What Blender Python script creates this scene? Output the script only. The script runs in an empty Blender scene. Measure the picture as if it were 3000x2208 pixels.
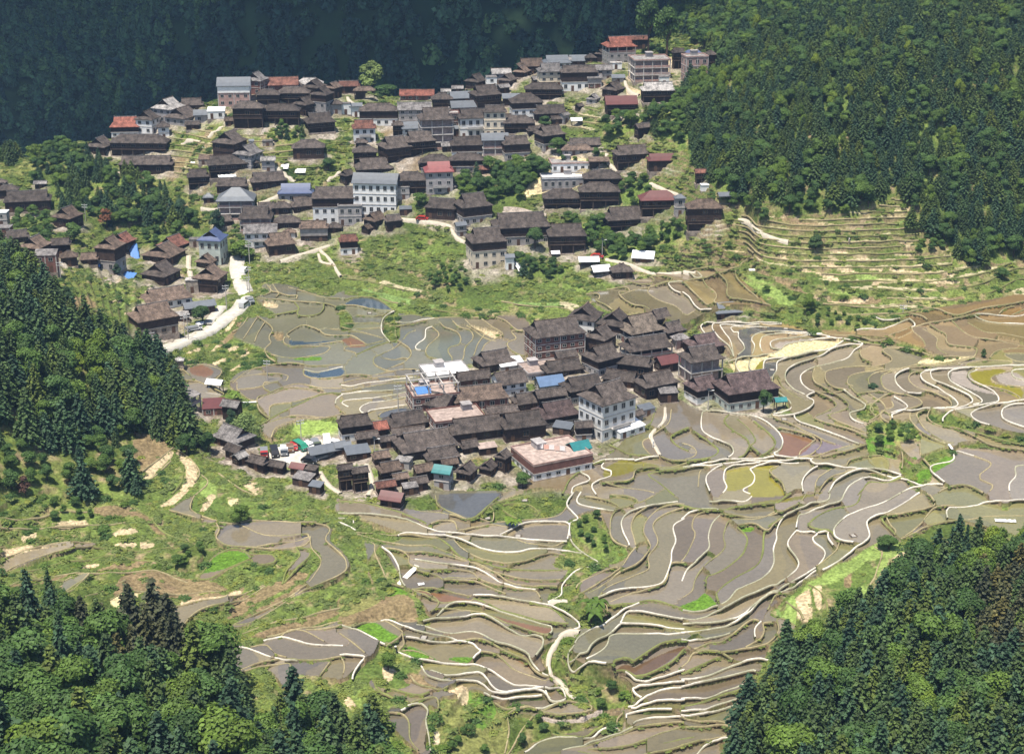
import bpy, bmesh, math, random
import numpy as np
from mathutils import Vector, Matrix
R = math.radians
random.seed(7); rng = np.random.default_rng(7)
sc = bpy.context.scene
COL = sc.collection

# ---------------------------------------------------------------- camera, sky, sun, exposure
FPX, PITCH, HC = 4616.0, R(21.0), 115.0          # focal length in photo pixels (3000 wide), tilt down, height
cam_d = bpy.data.cameras.new('camera'); cam = bpy.data.objects.new('camera', cam_d); COL.objects.link(cam)
cam.location = (0, 0, HC); cam.rotation_euler = (R(90) - PITCH, 0, 0)
cam_d.sensor_width = 36.0; cam_d.lens = 36.0 * FPX / 3000.0
cam_d.clip_start = 1.0; cam_d.clip_end = 9000.0
sc.camera = cam
SUN_EL, SUN_AZ = R(73), R(214)                    # azimuth clockwise from +Y; behind the camera, a little left
w = bpy.data.worlds.new('World'); sc.world = w; w.use_nodes = True
nt = w.node_tree; bg = nt.nodes['Background']
sky = nt.nodes.new('ShaderNodeTexSky'); sky.sky_type = 'NISHITA'; sky.sun_disc = False
sky.sun_elevation = SUN_EL; sky.sun_rotation = SUN_AZ; sky.air_density = 1.0; sky.dust_density = 1.5
nt.links.new(sky.outputs['Color'], bg.inputs['Color']); bg.inputs['Strength'].default_value = 0.10
sd = bpy.data.lights.new('sun', 'SUN'); sd.energy = 4.9; sd.angle = R(0.6); sd.color = (1.0, 0.93, 0.82)
sun = bpy.data.objects.new('sun', sd); COL.objects.link(sun)
to_sun = Vector((math.sin(SUN_AZ) * math.cos(SUN_EL), math.cos(SUN_AZ) * math.cos(SUN_EL), math.sin(SUN_EL)))
sun.rotation_euler = to_sun.to_track_quat('Z', 'Y').to_euler(); sun.location = to_sun * 600
vs = sc.view_settings; vs.view_transform = 'Standard'; vs.look = 'None'; vs.gamma = 1.0; vs.exposure = 0.76
sc.cycles.max_bounces = 5; sc.cycles.diffuse_bounces = 2; sc.cycles.glossy_bounces = 2
sc.cycles.transmission_bounces = 2; sc.cycles.transparent_max_bounces = 4; sc.cycles.volume_bounces = 0
sc.cycles.caustics_reflective = False; sc.cycles.caustics_refractive = False

# ---------------------------------------------------------------- photo tiles -> photo pixels
TILE = {'A': (0, 0, 2.203), 'B': (1000, 0, 2.203), 'C': (2000, 0, 2.203), 'D': (0, 700, 2.203), 'E': (1000, 700, 2.203),
        'F': (2000, 700, 2.203), 'G': (0, 1450, 2.179), 'H': (1000, 1450, 2.179), 'I': (2000, 1450, 2.179), 'S': (0, 0, 1.0)}
def tp(t, x, y):
    a, b, s = TILE[t]; return (a + x / s, b + y / s)
def pts(t, s):
    return np.array([tp(t, *map(float, q.split(','))) for q in s.split()])
def smooth(P, step=6.0):
    """Catmull-Rom through P, resampled about every `step` photo pixels"""
    P = np.asarray(P, float)
    if len(P) < 2: return P
    Q = np.vstack([2 * P[0] - P[1], P, 2 * P[-1] - P[-2]]); out = []
    for i in range(1, len(Q) - 2):
        p0, p1, p2, p3 = Q[i - 1], Q[i], Q[i + 1], Q[i + 2]
        n = max(2, int(np.linalg.norm(p2 - p1) / step)); t = np.linspace(0, 1, n, endpoint=False)[:, None]
        out.append(.5 * ((2 * p1) + (-p0 + p2) * t + (2 * p0 - 5 * p1 + 4 * p2 - p3) * t ** 2 + (-p0 + 3 * p1 - 3 * p2 + p3) * t ** 3))
    out.append(P[-1:]); return np.vstack(out)

# ---------------------------------------------------------------- smooth land height, one control point per place
CP = np.array([float(x) for x in '''
1650 2050 -24 1600 2208 -27 1200 2208 -22 2100 2208 -24 900 1950 -14 1200 1950 -17 2000 1950 -19 2250 1900 -15
1600 1800 -18 1200 1750 -11 1000 1700 -9 2000 1750 -13 2300 1650 -8 1680 1600 -12 1300 1550 -6 2000 1500 -6
2600 1500 -3 2950 1450 -1 1700 1400 -5 1400 1450 -5 2200 1350 -2 2600 1350 1 2950 1300 5 1500 1250 -1 1900 1250 -1
1000 1300 -2 700 1380 -2 1300 1150 1 1700 1100 2 2100 1200 0 2500 1150 6 2900 1150 9 900 1200 -2.5 650 1150 -3
900 1000 -1 1200 1000 -1 1450 950 1 1900 950 3 2300 1000 6 2900 1000 11 700 900 1 1000 870 1.5 1700 850 6 2300 850 14
2150 920 8 1500 800 10 1100 780 7 2600 800 17 2900 850 14 1400 700 15 1000 680 13 2200 680 24 2700 650 25
600 800 5 700 720 10 550 920 1 300 750 12 0 650 16 150 650 17 450 950 4 300 480 24 0 520 21 200 440 26 400 370 30
700 280 37 900 240 38 1200 270 34 1500 220 40 1850 130 46 2050 180 46 700 500 25 1100 500 25 1500 500 26 1900 500 28
1900 350 38 1200 380 31 2000 650 21 2200 100 54 2600 0 62 3000 0 64 2600 300 48 3000 300 47 2300 450 37 2600 550 32
3000 600 29 2250 580 29 3000 780 15 0 800 25 200 900 20 0 1100 22 400 1100 8 500 1250 3 200 1300 10 0 1400 12
550 1330 1 400 1450 0 0 1600 4 400 1650 -3 700 1600 -5 800 1750 -9 0 1900 8 300 1900 3 600 1900 -6 0 2208 14
400 2208 8 800 2208 -6 0 2700 22 500 2700 18 1100 2700 -20 1600 2700 -40 2400 1950 -8 2700 1750 -2 3000 1650 2
2300 2208 -14 2700 2208 2 3000 2208 8 2500 2700 -10 3000 2700 10 3300 1000 16 3300 2000 8 -300 1000 26 -300 2000 16 -300 500 20
'''.split()]).reshape(-1, 3)
_lo = CP[:, 2] < -5; CP[_lo, 2] = -5 + (CP[_lo, 2] + 5) * .55
_z = CP[:, 2]; CP[:, 2] = np.where(np.abs(_z) <= 12, _z * .5, _z - 6 * np.sign(_z))   # the paddies step down gently
def _tps(d2): return d2 * np.log(d2 + 1e-9)
_c = CP[:, :2] / 1000.0
_K = _tps(((_c[:, None] - _c[None]) ** 2).sum(-1)) + np.eye(len(_c)) * 0.004
_Pm = np.hstack([np.ones((len(_c), 1)), _c])
_A = np.block([[_K, _Pm], [_Pm.T, np.zeros((3, 3))]])
_W = np.linalg.solve(_A, np.concatenate([CP[:, 2], np.zeros(3)]))
def Hbase(u, v):
    u = np.asarray(u, float) / 1000; v = np.asarray(v, float) / 1000
    out = _W[-3] + _W[-2] * u + _W[-1] * v
    for k in range(len(_c)): out = out + _W[k] * _tps((u - _c[k, 0]) ** 2 + (v - _c[k, 1]) ** 2)
    return out
cp_, sp_ = math.cos(PITCH), math.sin(PITCH)
def ray(u, v):
    dx = (np.asarray(u, float) - 1500) / FPX; dy = (1104 - np.asarray(v, float)) / FPX
    return dx, cp_ + dy * sp_, -sp_ + dy * cp_
def plan(u, v, z):
    rx, ry, rz = ray(u, v); t = (z - HC) / rz
    return rx * t, ry * t, t
def project(x, y, z):
    """world -> photo pixel"""
    yy, zz = np.asarray(y, float), np.asarray(z, float) - HC
    d = yy * cp_ - zz * sp_; upc = yy * sp_ + zz * cp_
    return 1500 + FPX * np.asarray(x, float) / d, 1104 - FPX * upc / d
# ridge of the village hill in the photo (beyond it the valley drops away)
RIDGE = np.array([-400,470, 0,478, 110,462, 190,428, 330,408, 420,372, 520,335, 660,285, 760,262, 900,255, 1050,262, 1130,285, 1260,292,
                  1380,262, 1480,238, 1600,196, 1750,180, 1850,150, 1900,128, 1960,60, 2010,-40, 2200,-220, 3600,-220], float).reshape(-1, 2)
def vridge(u): return np.interp(u, RIDGE[:, 0], RIDGE[:, 1])

_lat = rng.random((6, 64, 64))
def noise(x, y, k=0):
    """smooth value noise in 0..1"""
    x = np.asarray(x, float); y = np.asarray(y, float)
    xi = np.floor(x).astype(int); yi = np.floor(y).astype(int); fx = x - xi; fy = y - yi
    fx = fx * fx * (3 - 2 * fx); fy = fy * fy * (3 - 2 * fy); L = _lat[k % 6]
    a = L[yi % 64, xi % 64]; b = L[yi % 64, (xi + 1) % 64]; c = L[(yi + 1) % 64, xi % 64]; d = L[(yi + 1) % 64, (xi + 1) % 64]
    return (a * (1 - fx) + b * fx) * (1 - fy) + (c * (1 - fx) + d * fx) * fy
def fbm(x, y, k=0, o=4):
    s = 0; a = .5
    for i in range(o): s = s + a * noise(x * 2 ** i + 17 * i, y * 2 ** i + 5 * i, k + i); a *= .5
    return s / (1 - .5 ** o)

# ---------------------------------------------------------------- tagging
def tag(o, label=None, cat=None, group=None, kind=None):
    if label: o['label'] = label
    if cat: o['category'] = cat
    if group: o['group'] = group
    if kind: o['kind'] = kind
    return o
def link(o, parent=None):
    COL.objects.link(o)
    if parent is not None: o.parent = parent
    return o
def empty(name, loc, rz=0.0):
    o = bpy.data.objects.new(name, None); o.location = loc; o.rotation_euler = (0, 0, rz); o.empty_display_size = 1.0
    return link(o)

# ---------------------------------------------------------------- materials
def mat(name, base, rough=.85, spec=.3, noise_s=None, amt=.25, attr=False, bump=None, metal=0.0):
    m = bpy.data.materials.new(name); m.use_nodes = True; t = m.node_tree; b = t.nodes['Principled BSDF']
    b.inputs['Roughness'].default_value = rough; b.inputs['Specular IOR Level'].default_value = spec; b.inputs['Metallic'].default_value = metal
    b.inputs['Base Color'].default_value = (*base, 1)
    src = None
    if attr:
        a = t.nodes.new('ShaderNodeAttribute'); a.attribute_name = 'Col'; src = a.outputs['Color']
    if noise_s:
        tc = t.nodes.new('ShaderNodeTexCoord'); n = t.nodes.new('ShaderNodeTexNoise'); n.inputs['Scale'].default_value = noise_s
        n.inputs['Detail'].default_value = 5; n.inputs['Roughness'].default_value = .65
        t.links.new(tc.outputs['Object'], n.inputs['Vector'])
        mr = t.nodes.new('ShaderNodeMapRange'); mr.inputs['From Min'].default_value = .3; mr.inputs['From Max'].default_value = .7
        mr.inputs['To Min'].default_value = 1 - amt; mr.inputs['To Max'].default_value = 1 + amt
        t.links.new(n.outputs['Fac'], mr.inputs['Value'])
        mx = t.nodes.new('ShaderNodeVectorMath'); mx.operation = 'SCALE'
        if src is not None: t.links.new(src, mx.inputs[0])
        else: mx.inputs[0].default_value = base
        t.links.new(mr.outputs['Result'], mx.inputs['Scale']); src = mx.outputs[0]
        if bump:
            bp = t.nodes.new('ShaderNodeBump'); bp.inputs['Strength'].default_value = bump[0]; bp.inputs['Distance'].default_value = bump[1]
            t.links.new(n.outputs['Fac'], bp.inputs['Height']); t.links.new(bp.outputs['Normal'], b.inputs['Normal'])
    if src is not None: t.links.new(src, b.inputs['Base Color'])
    return m
def mesh_np(name, verts, faces, mats, cols=None, midx=None, parent=None, smooth_shade=False):
    """verts (n,3), faces (m,k) of one size"""
    me = bpy.data.meshes.new(name); verts = np.asarray(verts, np.float32); faces = np.asarray(faces, np.int32)
    n, k = faces.shape
    me.vertices.add(len(verts)); me.vertices.foreach_set('co', verts.ravel())
    me.loops.add(n * k); me.loops.foreach_set('vertex_index', faces.ravel())
    me.polygons.add(n); me.polygons.foreach_set('loop_start', np.arange(0, n * k, k, dtype=np.int32))
    if midx is not None: me.polygons.foreach_set('material_index', np.asarray(midx, np.int32))
    if smooth_shade: me.polygons.foreach_set('use_smooth', np.ones(n, bool))
    me.update(calc_edges=True)
    if cols is not None:
        a = me.color_attributes.new('Col', 'FLOAT_COLOR', 'POINT'); c = np.ones((len(verts), 4), np.float32); c[:, :3] = cols
        a.data.foreach_set('color', c.ravel())
    for m in mats: me.materials.append(m)
    o = bpy.data.objects.new(name, me); return link(o, parent)
# ================================================================ TERRACES: lines traced along the bunds (w pale concrete, t earth, g grass)
LINES = '''
tE 0,425 30,430 100,432 200,455 340,468
gE 20,400 80,378 180,372 260,400 340,462
tE 100,495 200,500 290,495
wE 340,468 300,490 270,520 258,560 262,600 290,640 315,668
wE 350,540 440,545 540,520 600,507
tE 350,560 450,555 540,530 600,510 700,500 790,505 900,512
tE 350,562 348,600 370,640
gE 370,500 450,482 560,490 620,505
tE 20,535 120,545 200,540 260,550
tE 0,565 60,578 150,580 250,572
tE 0,600 100,598 200,620 280,645
tE 0,625 80,630 165,682
tE 20,720 20,705 60,690 170,682 280,655
tE 20,715 90,735 100,762
gE 100,745 200,700 300,665 350,650
tE 480,590 430,610 400,650 350,700 270,740 210,770 215,810 270,840 330,858
wE 585,570 545,590 540,640 490,680 480,710 527,718
tE 585,570 630,620 560,690 545,730 560,760 610,775 640,790 600,840
tE 640,545 660,570 740,600 770,640 760,680 700,700 690,730 715,770 700,810 640,840 590,845
tE 720,530 760,570 830,590 850,640 800,700 790,760 770,800
tE 800,520 860,580 920,610 880,680 860,740 850,760
tE 810,560 870,600 930,640 1000,660
tE 1180,590 1100,600 1130,640 1090,660 1070,680 1090,715 1140,745 1180,755
tE 900,510 960,560 1040,610 1000,640 930,680 900,740
tE 1000,510 1060,530 1130,590 1180,600
tE 360,660 430,700 450,750 400,800 320,830
tE 0,885 100,875 200,880 300,860 420,840 520,845
tE 0,935 120,905 300,890 500,880
wE 0,945 60,950 160,930 300,915 480,890
tE 0,990 150,960 330,930 430,925
wE 0,1005 150,985 300,980 420,960
wE 425,985 330,1010 180,1030 40,1040 5,1060 60,1090
wE 425,1020 300,1045 190,1060 130,1090 120,1115 150,1130
wE 440,1065 300,1090 200,1105 150,1130 60,1160
tE 0,1110 50,1150 60,1160
tE 440,1085 330,1100 250,1130 240,1160
tE 280,770 340,780 400,770 460,780
tF 0,215 60,195 200,185 300,205 380,160 440,130 480,120
wF 0,222 50,228 80,262 105,262 125,250 95,212
tF 10,285 60,265 130,262 210,240 300,205
tF 8,285 50,330 120,400 150,430 170,450
tF 130,262 150,300 210,345 215,390 200,410 250,440
tF 200,190 235,240 285,290 285,350 300,385 400,410 480,430 570,440
tF 340,190 350,260 420,330 500,400 570,440
wF 0,350 40,380 80,440 130,475 185,495
tF 0,480 30,490 70,465
tE 1580,355 1660,360 1660,400 1640,410 1700,430 1750,465
tE 1710,320 1800,310 1850,320 1860,340 1790,360 1800,380 1880,430 1960,440 2000,460
tE 1850,280 1940,300 2060,290 2125,275 2135,255 2080,245 1990,240
tE 1990,240 2020,260 2000,300
tE 1790,380 1900,330 2000,315 2203,262
tE 1990,315 1980,350 2060,400 2150,430 2203,475
wE 2203,285 2150,285 2110,300 2140,335 2203,365
wF 205,533 150,540 120,555 125,590 180,650 205,700
wF 205,535 190,580 235,640 300,700 330,770
wF 640,545 400,535 205,533
wF 640,548 400,550 260,548 245,565 270,605 310,665 330,768
wF 560,572 400,567 330,565 310,580 330,605 365,602 355,630 390,680 400,710 345,770
wF 850,608 640,600 490,608 445,645 465,690 445,758
wF 900,615 700,615 540,622 505,650 500,690 520,740
wF 950,640 850,620 700,640 600,655 565,680 575,710 630,712
wF 290,800 380,770 500,755 580,745 640,710 680,680 850,650 1040,648
wF 350,785 340,810 355,850 385,880
wF 450,775 430,800 430,840 450,865
wF 1035,660 970,710 870,725 790,745 700,770 560,780 525,800 520,850 510,910
wF 900,722 760,760 650,780 610,800 605,850 580,900 585,960 640,1010 690,1050 700,1090 640,1120 575,1140
wF 1040,650 1160,675 1110,720 1060,770 960,800 860,830 770,870 765,920 800,960 850,990
wF 1160,675 1060,690 960,720 870,770 720,820 665,870 670,930 720,970 800,1010
tF 620,905 640,950 720,1010 790,1040
tF 1190,700 1145,735 1160,780 1200,795
tF 1160,672 1300,685 1400,700 1560,740 1600,765
tF 1400,702 1310,712 1290,735 1350,775 1320,810 1200,830 1100,830 960,850 920,880 930,930 990,970 1060,975
tF 860,830 840,880 850,930 900,960 970,1000
tF 1600,765 1540,790 1480,825 1300,845 1130,870 1070,900 1065,940 1100,950
tF 1480,825 1600,815 1700,800 1880,765 1750,765 1600,767
tF 1880,770 1700,815 1560,830 1280,860 1210,890 1200,930 1260,980 1330,1000
tF 1400,840 1310,870 1280,900 1300,960 1370,1000 1440,1010
wF 1460,845 1390,870 1370,910 1400,960 1460,1000 1550,1005
tF 1560,850 1480,870 1460,910 1520,960 1620,1000 1720,1050 1730,1085 1650,1105
wF 1650,845 1560,860 1535,890 1560,930 1650,970 1760,1040 1770,1075 1680,1105 1560,1112
wF 1750,840 1620,850 1600,870 1620,910 1700,950 1850,1020 1865,1060 1800,1090 1700,1100
wF 2240,815 2050,820 1900,830 1750,840 1560,850
tF 2240,795 2000,785 1880,795 1700,820
wF 1850,840 1740,850 1715,880 1730,920 1850,990 1920,1030 1930,1060 1870,1080
wF 1900,845 1845,880 1870,920 2000,980 2040,1030 2020,1060 1900,1085 1750,1110 1680,1150 1680,1175
tF 1880,842 1840,880 1900,940 2060,970 2160,1010 2170,1040 2060,1060
wF 2240,835 2140,845 2125,870 2150,900 2240,915
tF 2140,845 2010,880 1990,900 2050,940 2240,960
wF 2240,1040 2060,1065 1880,1110 1865,1140 1900,1180 1980,1205
wF 2240,1060 2100,1080 2060,1120 2080,1170 2240,1230
wF 850,1000 800,1020 845,1060 830,1090 790,1115 720,1140 580,1150
tF 870,1000 960,1040 990,1080 930,1120 860,1150 850,1165 960,1200 1100,1240 1190,1290
tF 970,1000 1060,1060 1060,1100 950,1140 1000,1180 1200,1260
wF 1040,980 1090,1020 1180,1070 1170,1095 1080,1130 1100,1170 1180,1200
tF 1080,960 1130,1010 1230,1090 1200,1130
tF 850,990 970,1000 1040,978
wF 720,1145 740,1180 860,1220 1000,1270 1140,1330
tF 575,1140 600,1165 700,1200 820,1260 880,1290 1000,1330
wF 1365,1020 1450,1080 1420,1110 1350,1140 1360,1180
tF 1350,1050 1360,1080 1280,1120 1280,1150 1340,1190
wF 1690,1100 1560,1112 1400,1110 1340,1130
tF 1560,1112 1510,1140 1560,1230 1650,1290 1750,1320
tF 1470,1120 1470,1170 1530,1240 1600,1290 1700,1330
tF 1600,1110 1580,1160 1660,1200 1760,1220 1900,1290 2050,1350 2240,1370
gF 1760,1220 1900,1250 2050,1300 2240,1340
tF 1120,1010 1150,1000 1260,985
tF 1330,1000 1260,1040 1210,1090 1250,1150 1190,1200
tF 1440,1010 1520,1040 1540,1080 1440,1110
tF 1200,1000 1290,1060 1300,1110 1200,1180
tF 1240,1090 1330,1130 1340,1190
wF 180,1105 130,1115 125,1230 200,1290 310,1340 325,1390 290,1425
wF 180,1105 300,1120 440,1140 520,1170 600,1230 645,1300 630,1360 590,1390 600,1410 750,1415
gF 300,1130 270,1180 330,1240 410,1290 430,1340 400,1400 350,1430
gF 350,1160 420,1220 470,1300 440,1340 490,1390
gF 460,1180 550,1250 600,1320 550,1380 500,1410
tF 0,1320 60,1340 90,1380 60,1410 0,1430
gF 80,1255 180,1320 230,1370 160,1420 20,1450
wF 0,1475 120,1455 290,1430 400,1430 600,1412
tF 620,1220 740,1250 850,1290 840,1310 760,1370 750,1410
tF 890,1290 890,1340 820,1400 760,1412
tF 1080,1330 960,1370 840,1410 750,1415
wF 840,1420 825,1435 860,1465 1000,1470 1200,1500 1320,1530
wF 290,1450 200,1490 150,1560 180,1650
wF 500,1450 350,1460 280,1490 265,1550 285,1600 250,1650
wF 750,1440 560,1450 450,1475 440,1490 465,1530 450,1580 390,1620 450,1650
wF 0,1490 120,1470 290,1450 500,1440 750,1430 840,1425
tF 100,1600 110,1500 130,1480
tF 620,1470 560,1510 640,1580 660,1640
wF 870,1475 800,1520 770,1580 780,1652
tF 960,1490 870,1560 850,1652
tF 1100,1500 980,1530 900,1600 880,1652
wF 1410,1535 1300,1500 1150,1495 1000,1560 940,1640
wF 1410,1535 1320,1560 1180,1540 1080,1590 1040,1650
gF 1420,1540 1300,1580 1200,1580 1160,1620 1130,1652
wF 1680,1590 1560,1580 1480,1610 1400,1650
wF 1320,1530 1480,1560 1560,1580
wF 1880,1400 1770,1370 1750,1390 1740,1430 1610,1460 1610,1510 1690,1580
tF 1880,1400 1990,1450 1920,1520 1920,1550 2000,1590 1980,1630
wF 2240,1455 2150,1470 2150,1530 2110,1580 2110,1640
tF 900,1410 1080,1370 1200,1330
tF 1060,1470 1080,1430 1200,1400 1290,1390
tF 1200,1400 1210,1440 1290,1500
tF 1290,1390 1330,1440 1320,1500
tF 1410,1350 1420,1440 1410,1500
tF 1530,1320 1540,1400 1600,1460
tF 1650,1640 1740,1600 1850,1600 1950,1652
wH -20,115 200,125 380,150 480,180 560,215 640,235 880,262 1080,270 1300,295 1440,300
wH -20,140 75,150 78,175
wH -20,160 60,190 100,215
wH 360,258 400,245 560,255 680,265 760,290 860,330 980,360 1120,365 1220,345 1400,350 1545,352
tH 80,215 250,240 450,260 620,275
tH 100,230 250,290 420,320 560,320 640,350 720,390 800,420 920,470 1000,500 1120,530 1280,545 1410,540
gH 620,275 690,330 740,380 800,410 930,440 1020,470 1180,480 1400,480
tH 720,290 760,340 830,385 900,410 1040,435 1160,430 1260,395 1340,375 1430,380
tH 400,370 560,370 700,400 820,430 900,450 1000,510 1080,560 1200,580 1380,590
wH 470,410 600,430 760,455 860,475 950,515 1010,560 1100,590 1240,605
tH 440,460 600,480 760,480 840,500 900,550 1100,600 1230,610 1270,660
tH 480,490 620,520 660,545 800,555 880,565 1000,610 1060,645
tH 650,545 700,530 860,540 870,560
wH 1010,260 1080,225 1180,180 1300,172 1440,178 1455,220 1440,300
tH 1120,285 1200,310 1350,330 1420,300
tH 750,230 900,200 960,190 1100,205
tH 570,190 640,165 720,175 740,228
wH 1480,-10 1440,65 1510,150 1460,185 1470,290 1560,360 1640,430 1520,470 1460,520 1410,570 1400,640 1310,695
wH 1530,-20 1505,50 1600,80 1740,105
tH 1450,60 1380,130 1200,155 980,165
tH 1560,10 1700,40 1770,80 1740,105
tH 1720,0 1830,10 1890,40 1840,80
tH 1740,105 1900,50 2000,0
wH 2147,45 1980,75 1850,110 1790,170 1800,240 1830,300 1840,330
tH 1750,100 1720,160 1720,260 1760,310 1840,340
tH 1950,85 1880,130 1850,200 1870,280 1880,340
tH 2190,60 2050,80 1960,150 1930,230 1960,300 1970,350 1900,440 1800,490 1700,560 1600,620 1480,670
tH 2190,85 2070,120 1990,190 2020,300 1960,400 1960,480 1860,530 1700,600 1640,670
wH 2190,150 2120,200 2135,290 2110,360 2105,430 2080,510 2030,580 1880,600 1740,620 1620,680
tH 2190,440 2100,450 2070,560 1960,610 1840,630 1700,690
tH 1880,340 1840,390 1780,480 1650,570 1500,650
tH 1500,590 1530,550 1700,480 1780,480
tH 1660,670 1710,760
wH 1780,830 1820,760 1900,750 2050,780 2190,805
gH 1700,720 1850,700 1920,680 2000,675 2100,700 2190,730
wH 1780,832 1900,830 2050,845 2190,855
wH 1490,965 1520,920 1620,850 1700,810 1800,740 1900,690
wH 1780,835 1700,900 1600,960 1560,1050 1460,1090 1455,1110 1500,1135 1600,1160 1700,1180
wH 1560,1140 1640,1050 1700,960 1730,900 1900,895 2060,890 2190,880
wH 1490,965 1450,1020 1450,1100
gH 2190,935 2050,960 1950,1020 1830,1100 1740,1150 1740,1210
gH 2190,990 2130,1060 2050,1110 1900,1180 1740,1210
wH 2190,1120 2100,1150 1950,1190 1800,1215
wH 2190,1200 2020,1215 1900,1235 1860,1270 1880,1300 1930,1320
wH 2190,1225 2050,1240 1970,1280 1880,1350 1830,1370
wH 2190,1320 2000,1345 1850,1372
wH 2110,1380 1900,1385 1820,1410 1820,1440
wH 2190,1420 2000,1420 1880,1445 1860,1470
tH 2190,1450 2000,1470 1880,1490 1780,1540 1650,1590 1480,1625
wH 1860,1490 1700,1550 1500,1620 1400,1662
tH 2190,1480 2020,1530 1880,1590 1720,1620 1560,1640
tH 1930,1662 2080,1640 2190,1610
tH 1820,1370 1760,1440 1780,1510 1860,1480
wH 610,785 650,735 700,705 760,695 850,700 960,730 1100,770 1260,820 1340,850 1345,880 1320,905
tH 640,730 800,735 950,780 1060,820 1180,870 1320,905
tH 450,600 520,640 600,680 700,690 830,680 840,655
tH 450,600 560,600 700,620 840,650
wH 840,640 1000,655 1160,680 1300,700 1420,740 1500,800 1520,840 1460,870
gH 840,660 900,690 1000,730 1150,770 1280,810 1400,830 1450,840
gH 1200,690 1320,720 1390,770 1440,830
wH 520,805 640,795 760,790 860,770 920,780 1020,830 1130,890 1270,905 1285,970 1240,1040
wH 480,830 600,865 700,885 820,870 900,890 1000,950 1120,990 1190,1030 1220,1090 1330,1180
wH 250,800 300,790 420,850 560,890 680,910 740,940
wH 410,910 560,940 720,940 820,945 870,980 890,1010 860,1035 840,1060
tH 740,940 860,925 960,950 1060,1010 1180,1060 1230,1130 1330,1180
tH 890,1010 980,1020 1040,1060 1100,1110 1200,1150 1340,1200
wH 355,985 440,1030 560,1065 720,1080 860,1095 980,1140 1100,1210 1240,1240 1290,1260
wH 510,1100 560,1160 680,1190 840,1190 900,1210 960,1260 1080,1280 1250,1260 1300,1280 1340,1320
wH 570,1130 680,1155 800,1140 880,1135 920,1170 980,1240 1080,1270 1290,1250
wH 1300,1250 1400,1250 1430,1280 1420,1320 1340,1330 1310,1280 1300,1250
wH 910,1275 1000,1300 1150,1300 1280,1290
wH 1240,1370 1340,1350 1430,1320
tH 1280,1385 1380,1340 1480,1315 1560,1330 1600,1370 1560,1410 1400,1420 1290,1400
tH 980,1320 1060,1355 1190,1360 1250,1380
wH 1170,1662 1310,1560 1450,1555 1600,1555 1680,1490 1740,1485 1780,1510
gH 1345,1520 1400,1545 1560,1550 1620,1510 1700,1450
tH 1230,1395 1150,1500 1080,1620 1050,1655
tH 1060,1400 1110,1370 1190,1360
tH 1060,1400 1070,1500 1040,1655
wH 380,1390 440,1350 500,1335 550,1370 540,1450 560,1550 570,1655
tH 280,1390 380,1400 430,1450 440,1560 500,1655
gH 210,1180 230,1240 320,1290 430,1325
gH 320,1220 400,1260 500,1280 560,1265
tH 440,1140 490,1200 600,1235 640,1240 690,1215
tH 440,1340 500,1310 600,1290 620,1350 600,1390
wH -10,825 100,870 200,920 280,960
tH -10,885 80,950 160,1020
tH 280,960 340,940 390,900 360,850 270,790
tH 70,845 160,810 270,800
wH -10,1025 100,1030 150,1040 120,1080 80,1130 70,1170
tH 0,1040 20,1090 10,1150
tH 390,910 400,960 360,985
tH 360,985 500,1010 600,1060
gH -10,40 150,50 300,90 420,130 520,170 580,215
tH 150,285 210,310 215,370 260,460 300,540 400,580
wH 260,330 320,380 360,450 380,540 410,578
tH 280,340 380,360 430,400 430,440 470,470
tH 450,600 520,620 590,660 620,700 560,770
tH 600,-5 630,70 800,160
gH 800,160 860,150 940,70 1010,10
tH 860,150 960,165 970,100 940,70
gH 1030,60 1100,50 1210,60 1260,110 1200,155 1100,120 1030,80
gH 960,60 1080,30 1200,0
tH 500,100 620,110 740,140 800,160
wI -10,155 60,110 190,95 240,110
gI -10,75 100,100 260,100 300,90 460,70 600,50 690,-5
wI 170,50 300,45 400,40 450,0
tI 240,125 400,140 560,130 640,110
wI 240,125 190,180 165,260 170,330 130,390 30,480 -10,560
tI 210,100 90,130 60,200 80,250 40,350 -10,430
tI 600,110 480,150 350,160 290,180 260,260 270,330 210,400 130,470 80,540 60,610 -10,660
tI 790,-5 740,60 660,110 600,120
wI 940,-5 920,40 800,70 700,120 640,150 600,230 600,280 580,340 580,440 520,520 400,580 340,610 290,670 200,720 100,745 -10,735
wI 1030,-5 1000,50 900,75 780,120 740,150 720,240
gI 1140,-5 1100,60 950,100 850,150 810,210 940,240 980,280
wI 1390,-5 1270,60 1140,100 1040,150 970,220 970,270 1000,295 1100,315
wI 1510,-5 1390,70 1300,120 1200,155 1175,190 1190,280 1120,330 1060,380 960,445 880,490
gI 640,150 560,200 520,250 510,370 470,450 330,530 250,590 215,640 230,690
gI 350,210 410,270 400,340 370,390 270,470 160,530 150,590
tI 350,210 370,200 460,190 540,240 580,200 650,140
wI 725,240 690,280 670,330 720,400 740,450 700,510 560,600 400,660 250,740 100,790 -10,795
wI 725,240 860,240 830,280 850,310 900,350 905,400 850,470 700,560 600,620 520,660 440,720 390,770 320,800 200,825 -10,825
wI 860,245 930,240 925,280 970,340
tI 1000,305 980,360 900,430 840,480
tI 1300,150 1320,190 1360,230 1340,270
gI 1310,140 1270,170 1300,200 1360,260
tI 1610,60 1580,90 1400,125 1310,140 1300,165
tI 1560,-5 1600,40 1610,60
wI 2240,40 2000,45 1850,70 1700,90 1685,130 1690,165
tI 1850,70 1640,80 1560,140 1520,190 1420,260
tI 2240,130 1950,135 1800,165 1600,190 1500,230 1380,290
wI -10,880 150,860 330,820 430,760 520,665 700,600 850,490
wI -10,940 200,915 300,885
tI 70,995 180,940 260,935 400,830 460,800 500,815
wI 500,815 460,870 465,935
tI 240,1030 330,1000 500,970 600,900 610,840 600,800 640,780 720,820
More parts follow.
